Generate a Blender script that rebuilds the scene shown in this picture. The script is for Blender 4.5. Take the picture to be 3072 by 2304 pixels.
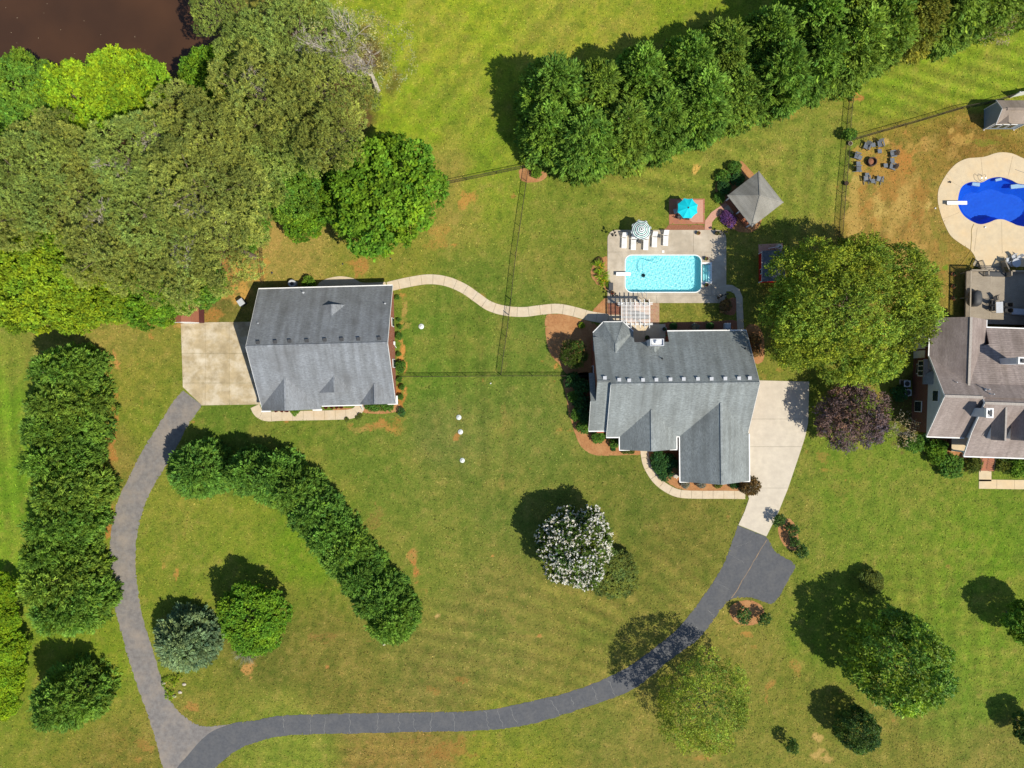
import bpy, bmesh, math, random
import numpy as np
from mathutils import Vector, Matrix
from mathutils.geometry import tessellate_polygon

for o in list(bpy.data.objects):
    bpy.data.objects.remove(o, do_unlink=True)
SC = bpy.context.scene
COL = SC.collection

# ---------------------------------------------------------------- camera
CAM_H = 88.75          # drone height, metres
PXM = 24.0             # photograph pixels per metre on the ground
cd = bpy.data.cameras.new('camera')
cam = bpy.data.objects.new('camera', cd)
COL.objects.link(cam)
cam.location = (0, 0, CAM_H)
cd.sensor_width = 36.0
cd.lens = 36.0 * CAM_H / (3072 / PXM)
cd.clip_start = 0.5
cd.clip_end = 6000
SC.camera = cam

# ---------------------------------------------------------------- sun, sky, exposure
SUN_TO = Vector((0.59, -0.45, 1.0)).normalized()      # towards the sun
sd = bpy.data.lights.new('sun', 'SUN')
sun = bpy.data.objects.new('sun', sd)
COL.objects.link(sun)
sd.energy = 5.0
sd.angle = math.radians(0.53)
sd.color = (1.0, 0.925, 0.785)
sun.rotation_euler = (-SUN_TO).to_track_quat('-Z', 'Y').to_euler()
sun.location = SUN_TO * 150
world = bpy.data.worlds.new('World')
SC.world = world
world.use_nodes = True
wn = world.node_tree.nodes
wl = world.node_tree.links
bg = wn['Background']
sky = wn.new('ShaderNodeTexSky')
sky.sky_type = 'NISHITA'
sky.sun_disc = False
sky.sun_elevation = math.asin(SUN_TO.z)
sky.sun_rotation = math.atan2(SUN_TO.x, SUN_TO.y)
sky.air_density = 1.0
sky.dust_density = 0.4
sky.ozone_density = 2.0
wl.new(sky.outputs[0], bg.inputs[0])
bg.inputs[1].default_value = 0.12
SC.view_settings.view_transform = 'Standard'
SC.view_settings.look = 'None'
SC.view_settings.exposure = 0.25
SC.view_settings.gamma = 1.0
SC.view_settings.use_curve_mapping = False
SC.render.engine = 'CYCLES'
SC.cycles.max_bounces = 6
SC.cycles.transparent_max_bounces = 8

# ---------------------------------------------------------------- helpers
def W(px, py, z=0.0):
    """point that stands at height z where the photograph shows pixel px, py"""
    s = (CAM_H - z) / CAM_H / PXM
    return Vector(((px - 1536) * s, (1152 - py) * s, z))

def G(px, py):
    return ((px - 1536) / PXM, (1152 - py) / PXM)

def lin(c):
    return tuple(((x / 255.0) / 12.92 if x / 255.0 <= 0.04045 else ((x / 255.0 + 0.055) / 1.055) ** 2.4) for x in c)

def tag(o, label=None, cat=None, group=None, kind=None):
    if label: o['label'] = label
    if cat: o['category'] = cat
    if group: o['group'] = group
    if kind: o['kind'] = kind
    return o

def thing(name, label, cat, loc=(0, 0, 0), rz=0.0, group=None, kind=None):
    o = bpy.data.objects.new(name, None)
    COL.objects.link(o)
    o.location = loc
    o.rotation_euler = (0, 0, rz)
    o.empty_display_size = 0.2
    return tag(o, label, cat, group, kind)

def copy_tree(o, parent=None):
    c = o.copy()
    COL.objects.link(c)
    c.parent = parent
    for ch in list(o.children):
        copy_tree(ch, c)
    return c

class MB:
    """collects shapes for ONE mesh"""
    def __init__(s):
        s.v = []; s.f = []
    def add(s, vs, fs):
        n = len(s.v)
        s.v.extend([tuple(p) for p in vs])
        s.f.extend([tuple(i + n for i in f) for f in fs])
        return s
    def box(s, cx, cy, z0, sx, sy, sz, rz=0.0):
        c, d = math.cos(rz), math.sin(rz)
        vs = []
        for z in (z0, z0 + sz):
            for x, y in ((-1, -1), (1, -1), (1, 1), (-1, 1)):
                X, Y = x * sx / 2, y * sy / 2
                vs.append((cx + X * c - Y * d, cy + X * d + Y * c, z))
        return s.add(vs, [(3, 2, 1, 0), (4, 5, 6, 7), (0, 1, 5, 4), (1, 2, 6, 5), (2, 3, 7, 6), (3, 0, 4, 7)])
    def beam(s, p, q, w, h):
        p = Vector(p); q = Vector(q)
        d = (q - p).normalized()
        up = Vector((0, 0, 1)) if abs(d.z) < 0.95 else Vector((0, 1, 0))
        a = d.cross(up).normalized() * w / 2
        b = a.cross(d).normalized() * h / 2
        vs = []
        for e in (p, q):
            for i, j in ((-1, -1), (1, -1), (1, 1), (-1, 1)):
                vs.append(e + a * i + b * j)
        return s.add(vs, [(3, 2, 1, 0), (4, 5, 6, 7), (0, 1, 5, 4), (1, 2, 6, 5), (2, 3, 7, 6), (3, 0, 4, 7)])
    def tube(s, pts, rad, n=6, cap=True):
        pts = [Vector(p) for p in pts]
        if not hasattr(rad, '__len__'): rad = [rad] * len(pts)
        rings = []
        for i, p in enumerate(pts):
            d = (pts[min(i + 1, len(pts) - 1)] - pts[max(i - 1, 0)]).normalized()
            up = Vector((0, 0, 1)) if abs(d.z) < 0.9 else Vector((1, 0, 0))
            a = d.cross(up).normalized(); b = a.cross(d)
            rings.append([p + (a * math.cos(t) + b * math.sin(t)) * rad[i] for t in [2 * math.pi * k / n for k in range(n)]])
        vs = [v for r in rings for v in r]
        fs = []
        for i in range(len(rings) - 1):
            for k in range(n):
                k2 = (k + 1) % n
                fs.append((i * n + k, i * n + k2, (i + 1) * n + k2, (i + 1) * n + k))
        if cap:
            fs.append(tuple(reversed(range(n))))
            fs.append(tuple(range((len(rings) - 1) * n, len(rings) * n)))
        return s.add(vs, fs)
    def lathe(s, prof, n=16, c=(0, 0, 0)):
        vs = []; fs = []
        for r, z in prof:
            for k in range(n):
                t = 2 * math.pi * k / n
                vs.append((c[0] + r * math.cos(t), c[1] + r * math.sin(t), c[2] + z))
        for i in range(len(prof) - 1):
            for k in range(n):
                k2 = (k + 1) % n
                fs.append((i * n + k, i * n + k2, (i + 1) * n + k2, (i + 1) * n + k))
        fs.append(tuple(reversed(range(n))))
        fs.append(tuple(range((len(prof) - 1) * n, len(prof) * n)))
        return s.add(vs, fs)
    def prism(s, poly, z0, z1):
        n = len(poly)
        a = sum(poly[i][0] * poly[(i + 1) % n][1] - poly[(i + 1) % n][0] * poly[i][1] for i in range(n))
        if a < 0: poly = poly[::-1]
        vs = [(p[0], p[1], z0) for p in poly] + [(p[0], p[1], z1) for p in poly]
        if n > 10:
            tr_ = tessellate_polygon([[Vector((p[0], p[1], 0)) for p in poly]])
            fs = []
            for a_, b_, c_ in tr_:
                cr = (poly[b_][0] - poly[a_][0]) * (poly[c_][1] - poly[a_][1]) - (poly[b_][1] - poly[a_][1]) * (poly[c_][0] - poly[a_][0])
                if cr < 0: b_, c_ = c_, b_
                fs += [(n + a_, n + b_, n + c_), (c_, b_, a_)]
        else:
            fs = [tuple(range(n, 2 * n)), tuple(reversed(range(n)))]
        for i in range(n):
            j = (i + 1) % n
            fs.append((i, j, n + j, n + i))
        return s.add(vs, fs)
    def slab(s, poly3, t=0.16, dirn=(0, 0, -1)):
        n = len(poly3)
        d = Vector(dirn) * t
        vs = [Vector(p) for p in poly3] + [Vector(p) + d for p in poly3]
        fs = [tuple(range(n)), tuple(reversed(range(n, 2 * n)))]
        for i in range(n):
            j = (i + 1) % n
            fs.append((i, n + i, n + j, j))
        return s.add(vs, fs)
    def ring(s, outer, inner, z0, z1):
        """flat ring between two outlines, with thickness"""
        tris = tessellate_polygon([[Vector((p[0], p[1], 0)) for p in outer], [Vector((p[0], p[1], 0)) for p in inner]])
        pts = list(outer) + list(inner)
        n = len(pts)
        vs = [(p[0], p[1], z1) for p in pts] + [(p[0], p[1], z0) for p in pts]
        fs = [tuple(t) for t in tris] + [tuple(i + n for i in reversed(t)) for t in tris]
        for base, L in ((0, len(outer)), (len(outer), len(inner))):
            for i in range(L):
                a, b = base + i, base + (i + 1) % L
                fs.append((a, b, b + n, a + n))
        return s.add(vs, fs)
    def mesh(s, name, smooth=False, recalc=True):
        me = bpy.data.meshes.new(name)
        me.from_pydata(s.v, [], s.f)
        if recalc:
            bm = bmesh.new(); bm.from_mesh(me)
            bmesh.ops.recalc_face_normals(bm, faces=bm.faces[:])
            bm.to_mesh(me); bm.free()
        if smooth:
            me.polygons.foreach_set('use_smooth', [True] * len(me.polygons))
        me.update()
        return me
    def build(s, name, mat, parent=None, smooth=False, recalc=True):
        return link(name, s.mesh(name, smooth, recalc), mat, parent)

def link(name, me, mat, parent=None):
    o = bpy.data.objects.new(name, me)
    COL.objects.link(o)
    if mat is not None and not me.materials: me.materials.append(mat)
    if parent is not None: o.parent = parent
    return o

def struct(name, mb, mat, smooth=False):
    o = mb.build(name, mat, None, smooth)
    o['kind'] = 'structure'
    return o

def catmull(pts, per=8, closed=False):
    P = [Vector((p[0], p[1])) for p in pts]
    n = len(P); out = []
    rng = range(n) if closed else range(n - 1)
    for i in rng:
        if closed:
            p0, p1, p2, p3 = P[(i - 1) % n], P[i], P[(i + 1) % n], P[(i + 2) % n]
        else:
            p0, p1, p2, p3 = P[max(i - 1, 0)], P[i], P[i + 1], P[min(i + 2, n - 1)]
        for k in range(per):
            t = k / per
            out.append(0.5 * ((2 * p1) + (p2 - p0) * t + (2 * p0 - 5 * p1 + 4 * p2 - p3) * t * t + (3 * p1 - p0 - 3 * p2 + p3) * t ** 3))
    if not closed: out.append(P[-1])
    return [(p.x, p.y) for p in out]

def pxs(pts):
    return [G(*p) for p in pts]

def clip(poly, nx, ny, c):
    """keep the part of poly with nx*x+ny*y <= c"""
    out = []
    n = len(poly)
    for i in range(n):
        a, b = poly[i], poly[(i + 1) % n]
        da = nx * a[0] + ny * a[1] - c
        db = nx * b[0] + ny * b[1] - c
        if da <= 0: out.append(a)
        if (da < 0 < db) or (db < 0 < da):
            t = da / (da - db)
            out.append((a[0] + (b[0] - a[0]) * t, a[1] + (b[1] - a[1]) * t))
    return out

def cells(poly, xc, yc, gap=0.02):
    """split an outline (world metres) along vertical and horizontal joints"""
    xs = [-1e6] + list(xc) + [1e6]; ys = [-1e6] + sorted(yc) + [1e6]
    for i in range(len(xs) - 1):
        for j in range(len(ys) - 1):
            p = clip(clip(poly, 1, 0, xs[i + 1] - gap / 2), -1, 0, -(xs[i] + gap / 2))
            if len(p) < 3: continue
            p = clip(clip(p, 0, 1, ys[j + 1] - gap / 2), 0, -1, -(ys[j] + gap / 2))
            if len(p) >= 3: yield p

def rounded(x0, y0, x1, y1, r, n=6):
    out = []
    for cx, cy, a in ((x1 - r, y1 - r, 0), (x0 + r, y1 - r, 90), (x0 + r, y0 + r, 180), (x1 - r, y0 + r, 270)):
        for k in range(n + 1):
            t = math.radians(a + 90 * k / n)
            out.append((cx + r * math.cos(t), cy + r * math.sin(t)))
    return out

# ---------------------------------------------------------------- materials
def newmat(name):
    m = bpy.data.materials.new(name)
    m.use_nodes = True
    nt = m.node_tree
    return m, nt, nt.nodes, nt.links, nt.nodes['Principled BSDF']

def pm(name, c1, c2=None, scale=4.0, rough=0.8, bump=0.0, bscale=None, metal=0.0, spec=0.3, detail=4, big=None, bigamt=0.0, bigscale=0.35, stretch=None):
    """procedural two-colour material with noise, optional broad stains and bump"""
    m, nt, N, L, P = newmat(name)
    P.inputs['Roughness'].default_value = rough
    P.inputs['Metallic'].default_value = metal
    P.inputs['Specular IOR Level'].default_value = spec
    tc = N.new('ShaderNodeNewGeometry')
    vec = tc.outputs['Position']
    if stretch:
        mp = N.new('ShaderNodeMapping'); mp.inputs['Scale'].default_value = stretch
        L.new(vec, mp.inputs['Vector']); vec = mp.outputs[0]
    if c2 is None: c2 = tuple(x * 0.82 for x in c1)
    no = N.new('ShaderNodeTexNoise'); no.inputs['Scale'].default_value = scale; no.inputs['Detail'].default_value = detail; no.inputs['Roughness'].default_value = 0.62
    L.new(vec, no.inputs['Vector'])
    ra = N.new('ShaderNodeValToRGB')
    ra.color_ramp.elements[0].position = 0.34; ra.color_ramp.elements[1].position = 0.66
    ra.color_ramp.elements[0].color = (*c1, 1); ra.color_ramp.elements[1].color = (*c2, 1)
    L.new(no.outputs['Fac'], ra.inputs[0])
    out = ra.outputs[0]
    if big is not None:
        n2 = N.new('ShaderNodeTexNoise'); n2.inputs['Scale'].default_value = bigscale; n2.inputs['Detail'].default_value = 8; n2.inputs['Roughness'].default_value = 0.65
        L.new(vec if not stretch else tc.outputs['Position'], n2.inputs['Vector'])
        r2 = N.new('ShaderNodeValToRGB'); r2.color_ramp.elements[0].position = 0.45; r2.color_ramp.elements[1].position = 0.68
        L.new(n2.outputs['Fac'], r2.inputs[0])
        ml = N.new('ShaderNodeMath'); ml.operation = 'MULTIPLY'; ml.inputs[1].default_value = bigamt
        L.new(r2.outputs[0], ml.inputs[0])
        mx = N.new('ShaderNodeMix'); mx.data_type = 'RGBA'
        L.new(ml.outputs[0], mx.inputs['Factor']); L.new(out, mx.inputs['A']); mx.inputs['B'].default_value = (*big, 1)
        out = mx.outputs['Result']
    L.new(out, P.inputs['Base Color'])
    if bump:
        nb = N.new('ShaderNodeTexNoise'); nb.inputs['Scale'].default_value = bscale or scale * 3; nb.inputs['Detail'].default_value = 3
        L.new(vec, nb.inputs['Vector'])
        bp = N.new('ShaderNodeBump'); bp.inputs['Strength'].default_value = bump; bp.inputs['Distance'].default_value = 0.05
        L.new(nb.outputs['Fac'], bp.inputs['Height']); L.new(bp.outputs[0], P.inputs['Normal'])
    return m

def shingle(name, c1, c2, stain, course=0.078):
    """asphalt shingles: courses run level, so they follow height; tabs vary in tone"""
    m, nt, N, L, P = newmat(name)
    P.inputs['Roughness'].default_value = 0.75; P.inputs['Specular IOR Level'].default_value = 0.35
    tc = N.new('ShaderNodeTexCoord')
    mp = N.new('ShaderNodeMapping'); mp.inputs['Scale'].default_value = (2.2, 2.2, 11.0)
    L.new(tc.outputs['Object'], mp.inputs[0])
    no = N.new('ShaderNodeTexNoise'); no.inputs['Scale'].default_value = 1.3; no.inputs['Detail'].default_value = 5; no.inputs['Roughness'].default_value = 0.8
    L.new(mp.outputs[0], no.inputs['Vector'])
    ra = N.new('ShaderNodeValToRGB'); ra.color_ramp.elements[0].position = 0.36; ra.color_ramp.elements[1].position = 0.64
    ra.color_ramp.elements[0].color = (*c1, 1); ra.color_ramp.elements[1].color = (*c2, 1)
    L.new(no.outputs['Fac'], ra.inputs[0])
    n2 = N.new('ShaderNodeTexNoise'); n2.inputs['Scale'].default_value = 0.45; n2.inputs['Detail'].default_value = 4
    L.new(tc.outputs['Object'], n2.inputs['Vector'])
    r2 = N.new('ShaderNodeValToRGB'); r2.color_ramp.elements[0].position = 0.45; r2.color_ramp.elements[1].position = 0.75
    L.new(n2.outputs['Fac'], r2.inputs[0])
    mu = N.new('ShaderNodeMath'); mu.operation = 'MULTIPLY'; mu.inputs[1].default_value = 0.8
    L.new(r2.outputs[0], mu.inputs[0])
    mx = N.new('ShaderNodeMix'); mx.data_type = 'RGBA'; mx.inputs['B'].default_value = (*stain, 1)
    L.new(mu.outputs[0], mx.inputs['Factor']); L.new(ra.outputs[0], mx.inputs['A'])
    ms = N.new('ShaderNodeMapping'); ms.inputs['Scale'].default_value = (1.6, 0.14, 0.14); L.new(tc.outputs['Object'], ms.inputs[0])
    ns = N.new('ShaderNodeTexNoise'); ns.inputs['Scale'].default_value = 1.0; ns.inputs['Detail'].default_value = 5; L.new(ms.outputs[0], ns.inputs['Vector'])
    rs2 = N.new('ShaderNodeValToRGB'); rs2.color_ramp.elements[0].position = 0.35; rs2.color_ramp.elements[1].position = 0.65
    rs2.color_ramp.elements[0].color = (0.8, 0.79, 0.77, 1); rs2.color_ramp.elements[1].color = (1.1, 1.1, 1.1, 1); L.new(ns.outputs['Fac'], rs2.inputs[0])
    mst = N.new('ShaderNodeMix'); mst.data_type = 'RGBA'; mst.blend_type = 'MULTIPLY'; mst.inputs['Factor'].default_value = 1.0
    L.new(mx.outputs['Result'], mst.inputs['A']); L.new(rs2.outputs[0], mst.inputs['B'])
    sp = N.new('ShaderNodeSeparateXYZ'); L.new(tc.outputs['Object'], sp.inputs[0])
    dv = N.new('ShaderNodeMath'); dv.operation = 'DIVIDE'; dv.inputs[1].default_value = course
    L.new(sp.outputs['Z'], dv.inputs[0])
    fr = N.new('ShaderNodeMath'); fr.operation = 'FRACT'; L.new(dv.outputs[0], fr.inputs[0])
    pw = N.new('ShaderNodeMath'); pw.operation = 'POWER'; pw.inputs[1].default_value = 4.0; L.new(fr.outputs[0], pw.inputs[0])
    m2 = N.new('ShaderNodeMix'); m2.data_type = 'RGBA'; m2.blend_type = 'MULTIPLY'; m2.inputs['B'].default_value = (0.62, 0.62, 0.62, 1)
    L.new(pw.outputs[0], m2.inputs['Factor']); L.new(mst.outputs['Result'], m2.inputs['A'])
    L.new(m2.outputs['Result'], P.inputs['Base Color'])
    bp = N.new('ShaderNodeBump'); bp.inputs['Strength'].default_value = 0.12; bp.inputs['Distance'].default_value = 0.02; bp.invert = True
    L.new(fr.outputs[0], bp.inputs['Height']); L.new(bp.outputs[0], P.inputs['Normal'])
    return m

def brickmat(name, c1, c2, mortar, scale=1.0, flat=False, bw=0.2, bh=0.075):
    m, nt, N, L, P = newmat(name)
    P.inputs['Roughness'].default_value = 0.9; P.inputs['Specular IOR Level'].default_value = 0.15
    tc = N.new('ShaderNodeTexCoord')
    sp = N.new('ShaderNodeSeparateXYZ'); L.new(tc.outputs['Object'], sp.inputs[0])
    cb = N.new('ShaderNodeCombineXYZ')
    if flat:
        L.new(sp.outputs['X'], cb.inputs['X']); L.new(sp.outputs['Y'], cb.inputs['Y'])
    else:
        ad = N.new('ShaderNodeMath'); L.new(sp.outputs['X'], ad.inputs[0]); L.new(sp.outputs['Y'], ad.inputs[1])
        L.new(ad.outputs[0], cb.inputs['X']); L.new(sp.outputs['Z'], cb.inputs['Y'])
    br = N.new('ShaderNodeTexBrick')
    br.inputs['Color1'].default_value = (*c1, 1); br.inputs['Color2'].default_value = (*c2, 1); br.inputs['Mortar'].default_value = (*mortar, 1)
    br.inputs['Scale'].default_value = scale; br.inputs['Mortar Size'].default_value = 0.008; br.inputs['Brick Width'].default_value = bw; br.inputs['Row Height'].default_value = bh
    L.new(cb.outputs[0], br.inputs['Vector'])
    no = N.new('ShaderNodeTexNoise'); no.inputs['Scale'].default_value = 2.5; no.inputs['Detail'].default_value = 5
    L.new(tc.outputs['Object'], no.inputs['Vector'])
    mx = N.new('ShaderNodeMix'); mx.data_type = 'RGBA'; mx.blend_type = 'MULTIPLY'; mx.inputs['Factor'].default_value = 0.35
    L.new(br.outputs['Color'], mx.inputs['A']); L.new(no.outputs['Color'], mx.inputs['B'])
    L.new(mx.outputs['Result'], P.inputs['Base Color'])
    bp = N.new('ShaderNodeBump'); bp.inputs['Strength'].default_value = 0.4; bp.inputs['Distance'].default_value = 0.01; bp.invert = True
    L.new(br.outputs['Fac'], bp.inputs['Height']); L.new(bp.outputs[0], P.inputs['Normal'])
    return m

def leafmat(name, col, rough=0.65, trans=0.3, spec=0.1):
    m, nt, N, L, P = newmat(name)
    at = N.new('ShaderNodeAttribute'); at.attribute_name = 'tint'
    mx = N.new('ShaderNodeMix'); mx.data_type = 'RGBA'; mx.blend_type = 'MULTIPLY'; mx.inputs['Factor'].default_value = 1.0
    mx.inputs['A'].default_value = (*col, 1)
    L.new(at.outputs['Color'], mx.inputs['B'])
    L.new(mx.outputs['Result'], P.inputs['Base Color'])
    P.inputs['Roughness'].default_value = rough; P.inputs['Specular IOR Level'].default_value = spec
    tr = N.new('ShaderNodeBsdfTranslucent')
    wm = N.new('ShaderNodeMix'); wm.data_type = 'RGBA'; wm.blend_type = 'MULTIPLY'; wm.inputs['Factor'].default_value = 1.0; wm.inputs['B'].default_value = (1.25, 1.15, 0.5, 1)
    L.new(mx.outputs['Result'], wm.inputs['A']); L.new(wm.outputs['Result'], tr.inputs['Color'])
    ms = N.new('ShaderNodeMixShader'); ms.inputs[0].default_value = trans
    L.new(P.outputs[0], ms.inputs[1]); L.new(tr.outputs[0], ms.inputs[2])
    L.new(ms.outputs[0], N['Material Output'].inputs['Surface'])
    return m

M = {}
M['white'] = pm('white_paint', (0.78, 0.78, 0.77), (0.68, 0.68, 0.66), 3, 0.5)
M['whitemetal'] = pm('white_metal', (0.8, 0.8, 0.8), (0.72, 0.72, 0.72), 6, 0.4)
M['siding'] = pm('pale_siding', (0.55, 0.57, 0.6), (0.48, 0.5, 0.53), 2, 0.6)
M['black'] = pm('black_metal', (0.012, 0.012, 0.013), (0.02, 0.02, 0.02), 6, 0.45)
M['darkgrey'] = pm('dark_grey', (0.045, 0.047, 0.05), (0.06, 0.062, 0.065), 5, 0.6)
M['steel'] = pm('steel', (0.55, 0.56, 0.58), (0.45, 0.46, 0.48), 5, 0.3, metal=0.9)
M['lightgrey'] = pm('light_grey', (0.45, 0.47, 0.5), (0.38, 0.4, 0.43), 5, 0.55)
M['glass'] = pm('dark_glass', (0.02, 0.03, 0.035), (0.03, 0.04, 0.045), 1, 0.08, spec=0.6)
M['fence'] = pm('fence_metal', (0.03, 0.022, 0.016), (0.05, 0.035, 0.025), 3, 0.7)
M['bark'] = pm('bark', (0.12, 0.085, 0.06), (0.2, 0.16, 0.12), 6, 0.95, bump=0.5)
M['paletwig'] = pm('pale_twig', (0.55, 0.5, 0.44), (0.4, 0.35, 0.3), 6, 0.9)
M['concrete'] = pm('concrete_pale', (0.53, 0.475, 0.385), (0.46, 0.41, 0.335), 1.3, 0.9, bump=0.15, bscale=40, big=(0.42, 0.37, 0.30), bigamt=0.6, bigscale=0.4)
M['concrete_walk'] = pm('concrete_walk', (0.53, 0.45, 0.33), (0.46, 0.385, 0.28), 1.8, 0.9, bump=0.15, bscale=40, big=(0.52, 0.36, 0.18), bigamt=0.35, bigscale=0.4)
M['concrete_old'] = pm('concrete_old', (0.44, 0.355, 0.22), (0.29, 0.235, 0.145), 0.9, 0.95, bump=0.2, bscale=35, big=(0.56, 0.50, 0.39), bigamt=0.9, bigscale=0.55, detail=9)
M['concrete_pool'] = pm('concrete_pool', (0.40, 0.34, 0.26), (0.33, 0.285, 0.22), 1.3, 0.9, bump=0.15, bscale=40, big=(0.52, 0.46, 0.37), bigamt=0.8, bigscale=0.4, detail=9)
M['concrete_tan'] = pm('concrete_tan', (0.54, 0.44, 0.29), (0.47, 0.385, 0.26), 1.5, 0.9, bump=0.12, bscale=40, big=(0.62, 0.42, 0.2), bigamt=0.35, bigscale=0.35)
M['asphalt_old'] = pm('asphalt_old', (0.20, 0.188, 0.178), (0.14, 0.128, 0.122), 2.0, 0.95, bump=0.35, bscale=50, big=(0.26, 0.22, 0.18), bigamt=0.8, bigscale=0.4, detail=10)
M['asphalt_new'] = pm('asphalt_new', (0.070, 0.074, 0.083), (0.093, 0.097, 0.105), 3.0, 0.9, bump=0.3, bscale=50, big=(0.13, 0.128, 0.125), bigamt=0.45, bigscale=0.7, detail=10)
M['crack'] = pm('crack_filler', (0.24, 0.24, 0.23), (0.15, 0.15, 0.145), 6, 0.95)
M['dirt'] = pm('red_dirt', (0.30, 0.21, 0.13), (0.2, 0.15, 0.1), 3, 1.0, bump=0.5, bscale=20)
M['mulch'] = pm('pine_straw', (0.38, 0.185, 0.075), (0.27, 0.125, 0.05), 5, 1.0, bump=0.8, bscale=22, big=(0.44, 0.25, 0.11), bigamt=0.6, bigscale=0.8, detail=8)
M['mulch_red'] = pm('dark_red_mulch', (0.20, 0.075, 0.04), (0.3, 0.14, 0.08), 9, 1.0, bump=0.8, bscale=25, detail=6)
M['paver'] = brickmat('red_paver', (0.42, 0.16, 0.09), (0.36, 0.15, 0.09), (0.40, 0.24, 0.17), flat=True, bh=0.1)
M['paver_tan'] = brickmat('tan_paver', (0.42, 0.26, 0.16), (0.36, 0.2, 0.13), (0.5, 0.4, 0.3), flat=True, bw=0.3, bh=0.2)
M['paver_pale'] = pm('pink_paver', (0.48, 0.27, 0.2), (0.42, 0.22, 0.16), 8, 0.95, bump=0.2)
M['brick'] = brickmat('red_brick', (0.36, 0.10, 0.055), (0.30, 0.085, 0.05), (0.42, 0.27, 0.2))
M['brick_dark'] = brickmat('brown_brick', (0.20, 0.075, 0.055), (0.16, 0.06, 0.045), (0.26, 0.2, 0.17))
M['roof_main'] = shingle('shingle_greygreen', (0.142, 0.16, 0.162), (0.285, 0.315, 0.315), (0.158, 0.175, 0.175))
M['roof_out'] = shingle('shingle_bluegrey', (0.148, 0.16, 0.176), (0.258, 0.278, 0.30), (0.14, 0.145, 0.152))
M['roof_nb'] = shingle('shingle_brown', (0.20, 0.163, 0.148), (0.325, 0.27, 0.245), (0.18, 0.14, 0.125))
M['roof_shed'] = shingle('shingle_tan', (0.25, 0.20, 0.16), (0.31, 0.25, 0.2), (0.2, 0.16, 0.13))
M['roof_gaz'] = shingle('shingle_gazebo', (0.21, 0.205, 0.185), (0.28, 0.27, 0.24), (0.18, 0.175, 0.16))
M['ridgecap'] = pm('ridge_cap', (0.36, 0.33, 0.29), (0.27, 0.24, 0.22), 6, 0.8)
M['deckwood'] = pm('weathered_deck', (0.30, 0.26, 0.2), (0.23, 0.19, 0.145), 3, 0.85, bump=0.2, stretch=(0.6, 8, 8), big=(0.36, 0.31, 0.24), bigamt=0.5, bigscale=0.8)
M['redwood'] = pm('stained_wood', (0.33, 0.115, 0.055), (0.26, 0.09, 0.045), 3, 0.7, stretch=(1, 8, 8))
M['barnred'] = pm('barn_red', (0.5, 0.02, 0.015), (0.42, 0.018, 0.014), 3, 0.6)
M['rust_roof'] = pm('rust_roof', (0.27, 0.105, 0.055), (0.21, 0.08, 0.045), 4, 0.7, stretch=(8, 0.8, 2))
M['terracotta'] = pm('terracotta', (0.42, 0.15, 0.07), (0.34, 0.12, 0.06), 6, 0.85)
M['soil'] = pm('potting_soil', (0.05, 0.03, 0.02), (0.08, 0.05, 0.03), 12, 1.0)
M['stone'] = pm('pale_stone', (0.48, 0.43, 0.35), (0.36, 0.31, 0.25), 5, 0.9, bump=0.4)
M['turq'] = pm('turquoise_canvas', (0.0, 0.50, 0.60), (0.0, 0.46, 0.56), 3, 0.75)
# ================================================================ ground
def vnoise(x, y, cell, seed):
    r = np.random.RandomState(seed)
    t = r.rand(256, 256)
    X = x / cell + 1000.3; Y = y / cell + 1000.7
    xi = np.floor(X).astype(int); yi = np.floor(Y).astype(int)
    fx = X - xi; fy = Y - yi
    fx = fx * fx * (3 - 2 * fx); fy = fy * fy * (3 - 2 * fy)
    a = t[xi % 256, yi % 256]; b = t[(xi + 1) % 256, yi % 256]
    c = t[xi % 256, (yi + 1) % 256]; d = t[(xi + 1) % 256, (yi + 1) % 256]
    return (a * (1 - fx) + b * fx) * (1 - fy) + (c * (1 - fx) + d * fx) * fy

def fbm(x, y, cell, seed, octv=4):
    s = 0; a = 0.5; n = 0
    for k in range(octv):
        s = s + a * vnoise(x, y, cell / 2 ** k, seed + k); n += a; a *= 0.55
    return s / n

def sstep(a, b, x):
    t = np.clip((x - a) / (b - a), 0, 1)
    return t * t * (3 - 2 * t)

POOL = [G(1874, 878.5), G(2105.5, 764)]           # own pool: min corner, max corner
POOL = (POOL[0][0], POOL[0][1], POOL[1][0], POOL[1][1])
STEPB = (POOL[2], G(0, 846)[1], G(2131.5, 0)[0], G(0, 792)[1])
nbpool_px = [(2873, 600), (2884, 562), (2912, 546), (2945, 547), (2968, 536), (2998, 531), (3030, 539), (3055, 551), (3090, 556), (3125, 575), (3140, 610), (3120, 655), (3085, 678),
             (3055, 677), (3033, 668), (3010, 659), (2988, 659), (2965, 668), (2940, 673), (2915, 664), (2892, 648), (2877, 625)]
NBPOOL = catmull(pxs(nbpool_px), 6, True)

def dens(lo, hi, step, far):
    a = np.arange(lo, hi + 1e-6, step)
    return np.concatenate([[-far, -far * 0.3, lo * 1.6], a, [hi * 1.6, far * 0.3, far]])
gx = dens(-70, 70, 0.28, 1800.0); gy = dens(-54, 54, 0.28, 1800.0)
GX, GY = np.meshgrid(gx, gy, indexing='xy')
PXX = GX * PXM + 1536; PYY = 1152 - GY * PXM

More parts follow.
